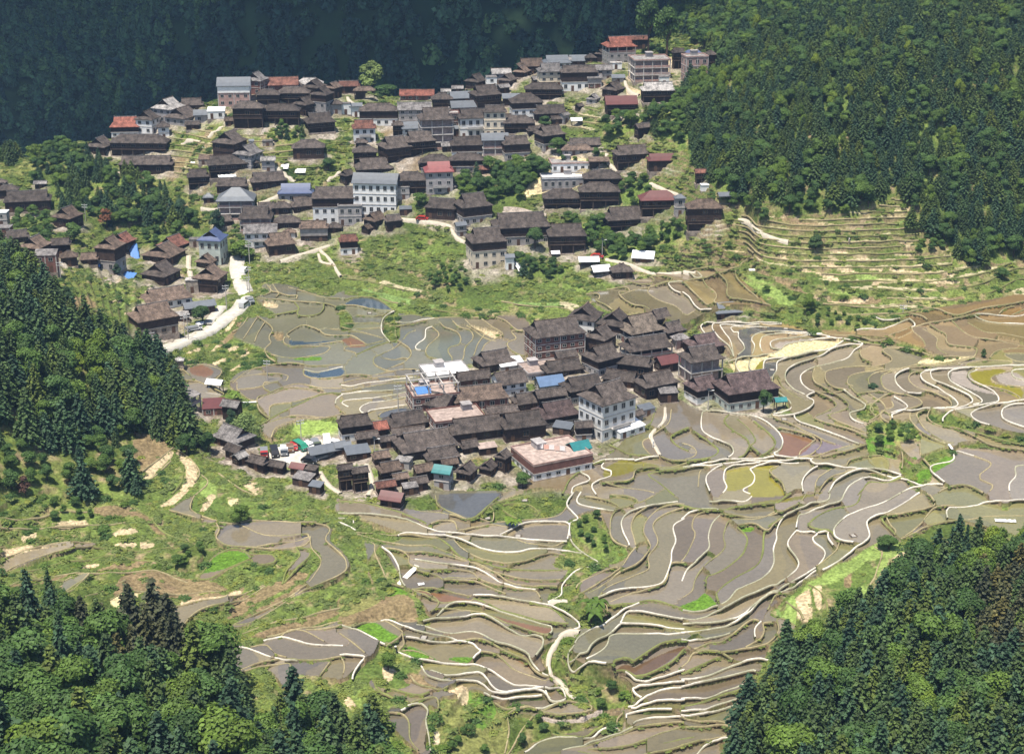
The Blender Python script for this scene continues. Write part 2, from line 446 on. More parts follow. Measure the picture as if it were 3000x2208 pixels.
tI 400,980 500,920 520,860 510,830 570,820
tI -10,1110 40,1060 80,1010 200,1005 320,1060
gI -10,1150 100,1100 230,1040
wI -10,1190 150,1160 300,1100 420,1065 560,1045
wI -10,1230 200,1190 480,1120
wI -10,1310 150,1300 300,1250 440,1200
gI -10,1365 180,1310 420,1240
wI -10,1395 150,1370 400,1290
wI -10,1420 150,1400 380,1330
tI -10,1430 150,1450 330,1455
tI -10,1485 150,1480 330,1480
tI -10,1610 100,1580 320,1530
wI 80,1662 170,1590 300,1560
tI 540,740 600,650 690,630
tG 1380,180 1400,230 1380,270 1450,320 1600,335 1750,345 1920,330 1980,290 1970,270 1940,255 1700,255 1560,200 1500,180 1400,175
tG 1500,180 1600,160 1800,165 1950,180 2090,190 2100,240 2080,290 2179,380 2210,430 2190,500 2000,590 1860,650 1700,760 1580,820 1480,825
tG 1980,270 1990,340 2050,420 2000,520 1920,600 1700,720 1530,805 1480,825
tG 1640,330 1900,290 1970,270
gG 1370,380 1500,340 1600,400 1450,470 1350,530 1270,530 1310,470 1370,380
gG 1580,370 1740,380 1750,430 1630,440 1600,400
gG 1890,335 1970,350 1975,390 1880,480 1800,550
gG 1890,335 1910,390 1830,470 1800,550
tG 30,480 200,410 400,360 560,330 600,320
tG 20,400 200,340 400,310 590,305
tG 410,610 520,550 570,510 500,510 400,550
tG 1000,740 1150,690 1400,670 1500,640 1600,590 1690,550
tG 1150,850 1240,760 1330,720 1480,690 1600,620 1700,550
wG 1420,930 1600,990 1760,1050 1900,1060
tG 1600,965 1700,970 1760,1020 1840,1045
wG 1680,920 1780,900 1900,930 2000,955 2190,960
tG 1790,900 1850,850 1950,870 2080,940
tG 1950,855 2100,850 2190,830
tG 1510,1120 1650,1075 1840,1050 2000,1055 2190,1035
tG 1530,1125 1700,1090 1840,1080 1850,1140 1820,1230
tG 2040,1160 2110,1060
tG 1080,90 1200,130 1300,160
tG 1240,0 1215,70 1240,110 1330,150 1400,170
tD 1720,290 1750,340 1700,370
tD 1745,300 1750,340 1800,350 1780,385
tD 1760,285 1800,350 1870,370 1920,370 1910,395
tD 1660,380 1900,405 2080,420 2170,445 2150,470
gD 1900,410 1925,460 1800,490 1700,500
gD 2090,420 2090,450 2050,490 1930,500 1925,460
tD 1660,500 1740,560 1760,590 1735,640 1750,670 1710,710 1730,760 1790,800
tD 1660,510 1620,570 1570,650
tD 1710,540 1660,620 1640,680
tD 1600,500 1560,560 1490,600
tD 1870,640 1850,620 1950,560 2030,580 2060,600
tD 1850,620 1830,660 1870,690 2040,680 2210,660
tD 1870,700 2100,690 2130,700 2080,740 1900,770 1740,750
tD 2060,590 2100,620 2210,625
tD 2130,580 2210,590
tD 1500,930 1600,850 1750,815 1900,805 2010,820 2210,810
tD 1480,920 1600,880 1780,870 1860,885 1850,910 1750,930 1650,960 1540,970
wD 1960,845 2050,860 2150,840 2210,825
tD 1960,845 1965,880 2050,900 2210,890
tD 1530,940 1540,980 1640,1045 1750,990 1850,950 1940,935 2050,960 2210,965
tD 1750,990 1700,960 1710,925 1770,930
tD 1660,1060 1670,1020 1760,1000 1880,960 2100,980
tD 1660,1065 1680,1110 1740,1160 1690,1190
tD 1740,1160 1740,1100 1760,1070 1900,1050 2050,1010 2080,990
gD 1680,1200 1800,1130 1950,1060 2100,1000 2210,1000
tD 1750,1280 1780,1220 1870,1180 1950,1160 2060,1155
tD 1740,1180 1900,1140 2100,1150 2210,1130
wD 2210,1010 2170,1040 2165,1070
tD 1130,840 1180,850 1250,910 1330,940
tD 1180,850 1200,820 1320,810 1430,860 1380,930 1330,940
tD 1160,915 1300,930 1420,1000 1440,1030 1320,1035 1170,960 1160,915
tG 0,205 300,200 600,190 810,165
tG 60,560 300,510 560,500 700,490 900,475 1050,490 1200,540
tG 570,510 480,590 420,610
tG 540,640 650,600 800,540
tG 700,650 860,600 1100,620 1400,610
gG 600,320 640,330 900,340 1100,330
gG 30,500 300,440 700,380 1000,420
tG 1280,900 1500,880 1800,800 2179,700
tG 1700,900 1960,830 2179,790
tD 1120,1345 1190,1380 1285,1490 1250,1560
tD 915,1500 1010,1430 1090,1370 1120,1345
tD 930,1560 1010,1500 1110,1410
gD 1190,1470 1170,1560 1100,1640
tD 1290,1500 1340,1560 1260,1652
tD 1400,1500 1480,1560 1600,1620 1660,1652
tG 0,140 150,150 330,120 560,110
gG 850,60 950,140 1060,230 1200,300
tF 1150,480 1270,470 1450,475 1600,440 1700,480
tF 1470,490 1540,500 1590,540
tF 1900,490 1750,520 1600,545 1500,570 1480,590 1540,640 1565,690 1530,735
wF 1240,500 1280,520 1340,525 1400,520
wF 2240,475 2150,500 1950,490 1880,490 1900,510 2000,540 2240,550
wF 1460,520 1500,560 1460,585
wF 1120,600 1160,580 1290,580 1340,560 1460,520
tF 1700,480 1780,500 1900,460 2000,440 2100,430 2240,400
tF 2040,490 2080,450 2150,440
tF 2120,495 2240,440
tF 1590,560 1640,590 1700,620 1710,680 1850,700 1900,720 1880,765
tF 1740,530 1800,590 1900,640 2050,660 2240,695
tF 1840,540 1950,600 2060,610 2240,645
tF 1550,580 1640,640 1640,700 1720,760
tF 1980,770 2020,730 2100,710 2240,705
tF 2240,740 2080,740 2130,780 2240,800
tF 980,620 1050,625 1150,645 1280,660 1340,630 1460,585
tF 1300,690 1400,640 1480,600
tF 1300,430 1480,410 1600,440
wE 2090,1085 2090,1170 1990,1270 2010,1300 2050,1370 2060,1410
tE 2130,1100 2110,1190 2010,1270 1950,1300 1950,1340 2000,1400
gE 2240,1225 2130,1280 2160,1330 2240,1370
tE 2060,1410 2120,1435 2240,1440
wE 1890,1435 1980,1415 2060,1412
wE 1485,1655 1500,1600 1590,1570 1600,1540 1545,1510 1560,1490 1700,1430 1890,1425
wE 1645,1655 1620,1590 1740,1530 1740,1500 1680,1480 1700,1435
gE 1730,1320 1850,1390 1950,1400 2000,1410
tE 1700,1580 1800,1600 1950,1620 2030,1640
gE 2150,1655 2060,1580 1990,1530 2010,1510 2240,1490
tE 1700,1580 1870,1560 1910,1490 2100,1475 2240,1450
gE 1425,1655 1480,1550 1600,1470 1700,1432
gE 2030,1090 1990,1200 1900,1250 1730,1320
tD 1860,310 2000,350 2100,380 2203,385
'''
# zones of flooded paddies (everything inside is cut into paddies by the lines above)
PADDY = ['D 1700,285 1830,280 1960,320 2120,370 2240,390 2240,1180 2180,1150 2060,1160 1960,1165 1790,1225 1750,1290 1670,1210 1740,1170 1660,1060 1640,1050 1530,990 1480,925 1560,850 1790,800 1700,710 1640,690 1560,660 1490,600 1610,500 1700,500 1780,490 1650,380 1740,345 1690,310',
 'D 1130,835 1330,800 1440,860 1350,945 1440,1035 1300,1040 1150,970',
 'E -40,350 180,372 270,400 350,470 450,480 600,500 900,505 1190,505 1190,760 870,800 600,850 520,870 440,980 450,1090 240,1165 60,1160 -40,1120',
 'E 1580,350 1800,300 1990,235 2240,240 2240,560 2000,490 1760,470 1640,420',
 'F -40,200 200,180 450,125 340,200 570,440 420,450 200,500 -20,510',
 'F 200,530 120,545 120,600 330,775 340,900 500,925 570,920 700,1100 570,1150 130,1100 -60,1030 -300,1200 -500,1400 -900,1500 -700,1652 2240,1652 2240,1400 2050,1350 1800,1330 1560,1240 1430,1170 1320,1200 1150,1180 1240,1000 1700,1100 1980,1210 2240,1240 2240,790 1900,760 1600,760 1300,680 1040,645 900,612 640,542',
 'F 1050,940 1300,990 1700,1090 1690,1120 1560,1115 1430,1170 1300,1160 1200,1200 1180,1290 1400,1310 1560,1240 1700,1330 1800,1400 1700,1652 1300,1652 1000,1400 900,1200 1000,1050',
 'F 1440,1112 1600,1108 1580,1160 1660,1200 1760,1220 1900,1250 2050,1300 2240,1340 2240,1380 2050,1350 1900,1300 1750,1325 1650,1290 1530,1240 1470,1170',
 'F 1240,380 1500,470 1700,420 2000,380 2240,390 2240,800 1900,760 1700,770 1500,690 1250,640 1000,640 900,580 1130,590 1300,560 1450,480',
 'H -30,20 300,60 500,90 640,80 590,-30 1030,-30 1240,-30 1000,80 980,165 1200,155 1440,60 1500,-80 2240,-80 2240,1670 1170,1670 1330,1540 1700,1440 1430,1250 1350,1180 1280,1010 1520,870 1560,780 1400,640 1660,440 1480,280 1440,300 1400,360 1450,470 1340,690 1530,850 1330,1200 1800,1520 1170,1400 1040,1390 1190,1350 980,1320 640,1290 620,1390 560,1340 570,1670 500,1670 280,1390 430,1330 210,1240 200,1160 420,1110 500,1060 300,960 -30,1180 -30,820 250,790 520,800 560,770 440,600 200,560 140,290 -30,110',
 'I -30,-30 2240,-30 2240,260 1700,170 1380,300 880,500 560,740 720,820 560,960 400,1350 230,1670 -30,1670',
 'G 1380,175 1500,170 1700,155 2090,185 2110,290 2220,400 2190,510 1860,660 1580,830 1480,825 1700,700 1950,540 2050,420 1990,340 1750,350 1450,325 1375,270',
 'G 1260,535 1370,375 1510,335 1620,395 1450,480 1350,540', 'G 1580,368 1740,378 1755,430 1620,440',
 'G 1890,335 1975,345 1980,390 1880,480 1800,555 1790,550 1905,390',
 'G 20,485 20,400 200,338 400,308 600,303 600,322 400,362', 'G 400,615 400,550 500,508 575,508 520,555',
 'G 1000,745 1150,690 1400,665 1600,590 1700,545 1600,625 1480,692 1330,722 1240,762 1150,860 1270,890 1020,860',
 'G 1420,925 1600,960 1700,915 1780,895 1850,850 2050,840 2240,800 2240,1140 2040,1160 1850,1140 1820,1230 1700,1100 1510,1120 1440,1000',
 'G 1080,85 1240,-10 1215,70 1240,110 1400,172 1280,165']
# parts of those zones that are not flooded: gullies, weedy banks, dry plots  (colour, polygon)
PATCH = '''
grass E 290,480 370,480 375,640 330,670 290,640 265,600
grass E -10,430 60,490 80,560 20,600 -10,560
dust E 810,560 900,570 1050,620 1000,640 900,600
drygrass F 1160,1080 1240,1060 1270,1130 1200,1180 1120,1140
grass F 1190,1200 1280,1165 1470,1195 1540,1265 1500,1310 1330,1300 1200,1290
grass F 1190,1330 1290,1330 1290,1380 1210,1390
grass F 1420,1380 1500,1440 1560,1400 1720,1340 1740,1400 1620,1450 1600,1560 1500,1600 1400,1490
green F 1180,1290 1330,1280 1400,1400 1290,1390 1200,1350
grass H 1030,60 1000,165 860,150 980,60 1210,-30 1330,-40 1450,0 1440,70 1280,150
grass H 1460,160 1560,110 1650,110 1720,260 1830,360 1760,430 1650,470 1520,600 1700,780 1640,830 1540,840 1500,900 1480,1060 1560,1150 1740,1200 1880,1300 1700,1400 1640,1390 1450,1260 1380,1190 1340,1180 1300,1040 1400,900 1510,860 1540,780 1400,640 1440,560 1640,430 1480,290
drygrass H 1370,400 1450,370 1580,440 1500,480 1370,460
grass H 1720,1400 1800,1390 1780,1520 1700,1450 1350,1520 1320,1440 1600,1410 1680,1380
grass H 400,250 330,300 140,290 60,210 -10,150 -10,100
grass H 160,440 260,330 400,580 450,600 430,640 250,620
drygrass H 560,1440 700,1300 980,1320 1060,1400 1060,1500 1030,1655 570,1655
green H 850,1240 930,1280 990,1360 900,1480 820,1400 790,1260
dust H 640,1240 700,1215 800,1220 800,1320 740,1290 720,1270
dust H 260,1100 340,1100 350,1130 280,1190
grass H 240,950 320,960 400,1060 510,1100 480,1140 430,1130 440,1200 300,1240 200,1180 160,1060 200,1030
soil H 400,1130 480,1130 560,1200 640,1235 580,1250 470,1200 400,1170
rice H 320,580 360,565 420,605 400,640 330,655 310,620
rice H 80,840 150,810 230,815 290,860 370,910 350,950 280,940 170,890
rice H 390,975 440,960 560,1020 610,1060 520,1060 420,1010
rice H 680,1045 740,1030 830,1040 860,1075 760,1070
rice I -10,705 100,660 140,620 200,665 210,700 130,740 -10,735
rice I 370,195 420,185 460,200 440,230 375,235
court D 1900,1185 1980,1165 2203,1180 2203,1290 2050,1290 1920,1245 1885,1215
court E -10,1040 0,1050 5,1040
rice D 1895,770 2070,760 2060,785 1905,785
rice F 1500,1510 1700,1400 1760,1420 1640,1500 1560,1560 1480,1560
rice F 1440,1420 1510,1410 1500,1450 1450,1460
rice G 1290,500 1370,390 1500,350 1590,400 1440,470
algae F 1845,860 2020,840 2090,850 2000,890 2000,930 2180,960 2180,1030 2060,970 1900,930
algae F 450,790 520,790 500,870 440,860
algae F 285,1490 430,1470 460,1530 450,1580 390,1610 285,1620
algae F 560,1450 620,1470 570,1520 640,1600 650,1652 430,1652 460,1480
algaed E 780,1430 1000,1340 1100,1310 1300,1300 1100,1350 830,1460
algaed E 1700,1480 1830,1420 2050,1470 1900,1500 1700,1540
algaed I 640,20 900,-20 680,40 430,60
orange E 0,650 60,635 165,682 60,700
orange F 620,1240 740,1260 840,1300 750,1400 620,1400 650,1320
orange H 460,605 620,620 830,680 690,685 600,670
orange H 960,770 1080,800 1340,860 1310,890 1180,860 1060,815
orange H 1060,1010 1180,1050 1300,1170 1220,1110
orange D 1220,830 1310,815 1380,860 1330,890 1240,870
brown H 1750,1200 1840,1110 2179,960 2170,1000 2050,1090 1900,1170
mauve F 880,1300 1030,1340 840,1400 760,1400
cream F 300,800 360,780 520,760 640,715 680,685 850,655 1030,655 960,705 850,725 700,765 520,780 450,860 380,870
cream F 1500,820 1590,775 1850,768 1700,795
pale F 590,700 620,670 850,640 940,645 850,650 680,680 640,705
pale F 1740,850 1840,850 1850,900 1920,950 2020,1000 1900,980 1740,920
pale F 2020,880 2130,860 2203,900 2203,950 2060,935
dark F 365,590 480,565 700,575 840,600 480,608 440,640 440,750 400,765 345,768 400,710 355,630
dark F 530,800 610,790 590,880 520,900
dark H 620,-10 1020,-10 940,70 850,150 640,75
dark I 1050,1650 1040,1600 1160,1560 1400,1535 1200,1600
dark E 250,1120 440,1075 450,1100 260,1160
blue E 20,425 80,385 180,378 260,405 330,455 200,450 100,430
blue D 1965,850 2050,865 2203,832 2203,885 2050,895 1970,875
blue D 1870,655 2000,665 2203,660 2040,685 1880,690
soil D 850,1265 950,1255 1100,1340 1000,1440 920,1500 870,1440
dust D 915,1500 1010,1430 1090,1370 1120,1380 1000,1490 930,1560
dust D 1120,1345 1175,1360 1285,1490 1255,1560 1180,1650 1120,1710 1030,1710 1110,1650 1185,1560 1195,1470
soil G 600,60 850,80 1060,230 1000,220 850,120 620,130
soil G 60,560 400,520 900,400 920,440 620,480 300,520 150,590
soil G 1050,700 1250,640 1450,600 1560,560 1500,640 1300,680 1100,720
soil G 1500,640 1700,560 1900,470 1960,500 1700,650 1520,760 1450,760
soil G 720,600 820,480 1050,490 1400,560 1430,600 1100,640 880,600 750,660
dust G 1000,720 1150,670 1400,640 1500,590 1540,600 1430,660 1150,690
soil G 1500,800 1900,560 1980,500 1940,570 1700,740
soil G 1600,890 1850,800 2100,700 2179,640 2179,720 1900,850 1700,900
dust G 320,180 500,160 560,170 540,190 380,200
dust G 710,240 800,200 880,220 820,250 740,265
dust G 130,240 230,230 220,280 150,290
dust G 690,320 860,285 860,310 760,330
dust G 890,280 980,290 970,320 900,320
dust G 0,340 120,310 300,330 590,300 400,325 200,350 20,390
cream G 700,650 860,600 900,600 800,700 720,680
dust G 490,450 560,415 640,430 560,450
dust H -10,1280 30,1260 90,1330 70,1370
plot H 570,1500 620,1490 630,1560 600,1590
soil H 130,640 400,620 480,720 470,800 250,790 0,830 -10,740
drygrass H -10,640 250,640 140,730 -10,750
cream F 640,60 710,75 700,85 660,75
dust F 930,45 1060,70 1060,90 950,70
dust F 850,70 1000,110 990,120 860,85
dust F 1090,90 1190,100 1180,120 1110,105
dust F 1360,80 1480,85 1480,95 1370,95
dust F 740,170 1000,240 990,255 760,190
dust F 900,140 1010,155 1140,210 1050,200 910,160
dust F 1150,170 1290,185 1280,195 1160,180
dust F 1340,180 1660,205 1780,215 1700,220 1360,195
dust F 1220,290 1250,255 1400,250 1780,265 1700,275 1280,275 1270,300
dust F 620,90 680,105 700,120 640,110
soil F 480,170 560,215 820,345 950,385 1220,375 1280,395 1080,415 900,390 760,335 600,250 470,190
dust F 560,225 820,350 960,388 1200,380 1100,405 900,385 700,300
soil F 600,250 700,265 800,340 720,320 620,280
lime F 400,210 520,250 700,370 730,410 650,420 450,300 390,250
lime F 900,310 1050,330 1180,350 1050,355
lime F 1110,210 1260,235 1230,260 1130,245
dust F 1540,300 1660,330 1600,335
soil F 1700,370 1800,365 1820,385 1720,395
dust C 1190,1175 1290,1170 1260,1195 1200,1190
dust C 1380,1330 1455,1330 1450,1365 1350,1390
dust C 690,1415 780,1410 970,1430 960,1440 700,1430
dust C 1050,1450 1170,1445 1160,1455 1060,1460
dust C 1110,1405 1190,1410 1180,1420 1120,1415
dust C 1390,1545 1480,1550 1470,1565 1400,1560
dust C 850,1600 930,1590 1070,1620 1040,1630 940,1600
dust C 240,1590 400,1610 390,1625 270,1605
soil C 620,1400 900,1430 900,1480 700,1470
soil C 280,1510 430,1520 480,1560 330,1550
dust C 1780,5 1850,10 1860,50 1800,40
dust C 2050,55 2200,60 2200,100 2100,90
lime C 1860,60 1980,130 1900,110 1800,50
dust D 700,270 760,250 780,260 710,290
dust D 800,470 880,430 900,440 820,480
soil D 385,380 560,360 620,430 500,440 400,420
dust D 390,400 420,395 430,430 400,440
dust D 930,330 1010,300 1050,320 950,350
lime D 740,440 860,370 880,390 760,440
dust D 700,400 790,375 780,395 710,405
dust D 1200,730 1290,690 1280,720 1220,745
dust D 1360,710 1440,650 1450,670 1380,715
soil D 1400,680 1480,600 1560,500 1530,590 1450,680
dust D 1370,790 1460,760 1440,790 1380,805
dust D 1470,700 1540,680 1560,690 1480,720
dust D 1550,740 1610,700 1610,720 1570,750
dust D 1480,830 1560,790 1570,800 1500,840
dust D 1420,590 1530,500 1500,550 1430,600
soil D 1760,610 1820,600 1830,640 1790,650
dust D 1700,395 1780,410 1790,440 1700,430
dust D 1550,1560 1660,1555 1660,1640 1610,1600
lime D 1280,1570 1360,1540 1400,1652 1300,1652
dust D 1230,1350 1250,1380 1240,1410
cream G 1450,0 1520,0 1530,40 1470,50
dust G 1270,90 1330,0 1380,0 1300,90
dust I 720,650 800,580 830,700 820,790 770,800 720,730
dust I 830,590 880,560 890,700 860,710
lime I 870,540 1000,480 990,510 900,560
soil I 1030,510 1070,480 1080,550 1040,570
lime I 1230,450 1300,400 1310,430 1260,560
dust I 1240,560 1270,480 1290,470 1290,520
lime I 1130,560 1190,570 1150,640
lime I 870,500 1290,290 1430,340 1340,400 1240,400 1180,420 1080,480 1000,520 760,600
lime I 630,760 700,620 730,700 720,800 700,820
dust I 1340,400 1400,360 1450,370 1450,430 1370,500
soil B 350,1020 500,1000 530,1090 400,1120 350,1080
soil B 1000,720 1060,680 1080,740 1030,760
soil B 1640,530 1680,510 1760,560 1750,600
cream B 1210,1190 1300,1130 1320,1060 1380,1000 1560,1000 1580,1100 1560,1180 1440,1220 1290,1240 1230,1270 1180,1260
pale B 1040,1350 1140,1350 1320,1400 1330,1420 1150,1390 1050,1410
dust B 900,1120 960,1120 940,1160
soil B 0,720 60,700 160,690 60,740
dust B 1840,530 1900,560 1940,600 1850,620
drygrass B 1400,640 1560,660 1600,700 1380,690
soil B 250,840 380,800 400,860 300,890
dust A 1640,540 1660,640 1500,700 1440,650
dust A 1310,680 1440,700 1500,720 1400,740
dust B 1900,380 2130,360 2140,450 1850,520
drygrass A 0,1060 300,1020 380,1060 300,1100 100,1130 0,1130
soil A 950,990 1180,1000 1160,1120 1080,1150
'''
ROADS = [  # (metres wide, points)
 (3.60, 'D 1535,100 1530,200 1555,280 1590,350 1560,420 1500,480 1380,560 1260,625 1150,670 1010,728'),
 (1.22, 'D 1220,100 1215,180 1235,240'),
 (2.20, 'D 1440,420 1400,470 1330,560'),
 (0.75, 'E 1700,135 1780,150 1860,160 1960,200 2030,215 2203,218'), (0.75, 'F 0,218 60,222 90,212'),
 (0.68, 'C 350,1410 430,1420 460,1460 520,1500 600,1540 690,1560'),
 (0.82, 'B 380,1410 500,1420 640,1440 710,1450 720,1500 760,1540 810,1560'),
 (0.82, 'D 1800,140 1900,110 2060,60 2130,35'), (0.61, 'D 2060,60 2090,90 2140,140 2180,210 2203,240'),
 (0.61, 'D 2060,80 2050,110 2100,150 2150,170'),
 (0.82, 'A 1650,1310 1750,1280 1850,1230'), (0.68, 'A 1290,1345 1420,1345'),
 (1.09, 'A 1780,1080 1830,1120 1910,1175'), (0.95, 'A 1160,930 1220,910 1300,905'), (0.88, 'A 1330,880 1380,850 1440,810'),
 (0.68, 'A 2100,1170 2160,1130 2203,1100'), (0.82, 'B 1830,500 1840,560 1870,600 1930,610'),
 (0.82, 'B 30,600 60,660 160,690'), (0.82, 'B 1710,990 1730,1060 1800,1110'), (0.88, 'B 1990,1180 2060,1210 2203,1260'),
 (0.54, 'E 2090,1085 2080,1180 2000,1270 2040,1370 2060,1410'),
 (0.68, 'H 1310,690 1350,690 1450,680'), (0.68, 'H 1530,870 1440,880 1380,930 1320,1060 1340,1140 1390,1200 1500,1290'),
 (0.82, 'E 160,1440 200,1560 170,1652'), (0.82, 'D 2060,1480 2120,1580 2203,1640'),
]

DRYTERR = [('C', '300,1400 560,1330 900,1390 1100,1330 1440,1250 1460,1470 1720,1560 1740,1700 2240,1660 2240,1900 1700,1930 1250,1900 450,1660'),
 ('D', '1050,790 1060,770 1070,790'),
 ('E', '0,80 60,60 130,200 400,300 560,320 380,470 180,330 0,300'), ('E', '560,420 900,400 1400,400 1560,360 1500,520 900,490 600,490'),
 ('I', '560,740 800,560 1300,280 1450,340 1450,440 1200,640 900,820 720,800'), ('A', '1100,830 1400,800 1400,1000 1200,1180 1080,1060'), ('A', '1400,800 2000,900 2100,1000 1700,1050'), ('B', '1400,820 1560,700 1700,700 1640,850'),
 ('F', '700,420 1250,380 1800,370 1700,470 1000,500 800,440')]
# ================================================================ WOODS: polygons round the foot of the trees: name, share of conifers, spacing m, height range m, tile + outline
WOODS = '''
right 0.78 2.1 3.8,6.0 C -60,-180 3240,-180 3240,1640 2130,1690 1760,1720 1700,1560 1600,1500 1460,1470 1440,1240 1330,1290 1200,1360 1080,1370 930,1340 760,1240 740,1360 600,1410 560,1300 420,1310 300,1295 180,1200 110,1120 40,1060 20,800 -60,720 60,560 220,470 200,380 150,330 30,220 -70,160
left 0.80 2.6 5.0,8.6 D -900,60 -100,60 100,180 250,300 330,420 450,530 600,620 750,670 900,720 1000,790 1110,900 1160,1050 1210,1200 1240,1330 1050,1330 900,1255 700,1260 560,1230 430,1350 330,1400 150,1330 0,1200 -900,1200
scrub 0.25 3.0 2.6,4.6 D -300,1220 0,1230 200,1350 420,1370 560,1250 800,1270 840,1330 850,1500 900,1652 600,1640 450,1600 200,1640 -300,1600
lowleft 0.72 2.75 5.6,11.0 G -950,820 0,800 100,880 300,930 500,900 700,960 900,960 1100,1010 1300,1060 1430,1150 1500,1290 1560,1400 1700,1470 1900,1500 2100,1540 2300,1600 2450,1680 2560,1800 2640,2500 -950,2560
lowright 0.86 2.3 5.2,9.0 I 250,1760 340,1560 420,1400 520,1250 600,1120 690,1020 900,980 1000,900 1120,860 1190,800 1260,760 1400,620 1480,520 1560,470 1680,450 1800,430 2000,400 2160,370 2500,340 3200,400 3200,2500 240,2500
villagewood 0.55 2.3 3.0,5.4 A 190,1050 330,1000 480,975 570,1010 640,1040 720,1090 870,1130 1000,1200 1080,1240 1120,1330 1270,1400 1290,1480 1160,1510 1000,1450 850,1440 700,1480 560,1410 400,1360 370,1250 350,1170 220,1190
leftedge 0.8 2.4 4.0,6.5 A -200,760 40,740 100,900 140,1000 60,1060 -200,1060
grove 0.05 2.3 3.2,5.2 B 700,1250 760,1170 860,1110 1000,1090 1150,1080 1300,1070 1350,1110 1300,1180 1230,1190 1180,1290 1000,1300 900,1290 800,1270
grove 0.05 2.3 3.0,4.6 B 1350,1450 1500,1410 1680,1440 1750,1560 1960,1570 2010,1640 1800,1710 1640,1660 1590,1580 1480,1450
grove 0.15 2.4 3.0,4.8 B 1660,880 1700,780 1900,770 2100,680 2200,600 2260,600 2260,960 2000,850 1870,850 1750,900
grove 0.05 2.3 2.8,4.2 B 1800,1230 1850,1160 1990,1180 2000,1260 1900,1320 1810,1320
grove 0.05 2.3 2.4,3.8 B 1940,1470 2203,1440 2260,1500 2203,1590 2000,1590
grove 0.05 2.2 2.4,3.6 E 1120,170 1180,130 1300,170 1450,190 1440,250 1300,260 1180,240
grove 0.0 2.0 1.6,2.8 E 560,270 650,190 790,210 840,310 700,340 600,310
grove 0.1 2.3 1.8,3.0 A 1730,880 1800,820 1960,830 2000,900 1900,920 1760,920
grove 0.1 2.4 2.2,3.6 A 250,1010 330,950 470,960 600,980 560,1040 350,1060
grove 0.1 2.4 2.0,3.4 A 90,1480 110,1400 250,1360 350,1420 330,1500 180,1540
grove 0.1 2.4 2.4,4.0 A 900,1620 950,1520 1060,1500 1200,1520 1180,1580 1000,1650
grove 0.05 2.4 2.4,3.6 C 300,1330 420,1290 600,1420 720,1380 740,1260 900,1250 1000,1330 1080,1380 940,1390 800,1370 680,1430 480,1420
grove 0.05 2.2 1.6,2.6 C 1480,1600 1600,1520 1700,1560 1700,1640 1520,1640
grove 0.0 2.0 1.2,2.2 F 1200,1300 1230,1220 1380,1220 1540,1290 1500,1340 1300,1330
grove 0.0 2.0 1.2,2.0 H 1480,200 1560,150 1640,150 1700,260 1720,350 1600,360 1520,300
grove 0.0 2.0 1.2,2.2 H 1560,1290 1700,1230 1850,1300 1800,1360 1640,1390
grove 0.0 2.2 1.4,2.6 H 700,1652 720,1540 840,1500 940,1560 1000,1652
grove 0.0 2.2 1.2,2.4 H 1150,1560 1180,1480 1280,1440 1350,1520 1330,1560 1200,1640
grove 0.0 2.0 1.4,2.4 G 1060,400 1120,350 1250,320 1300,380 1250,440 1150,480
grove 0.0 2.2 1.6,2.6 G 320,170 360,60 500,60 590,120 540,180 420,190
grove 0.0 2.0 1.0,1.8 F 790,480 800,430 1000,470 1250,560 1240,590 1000,580 850,560
grove 0.0 2.2 1.2,2.4 B 1690,1040 1640,980 1480,960 1350,1000 1400,1050 1560,1040
'''
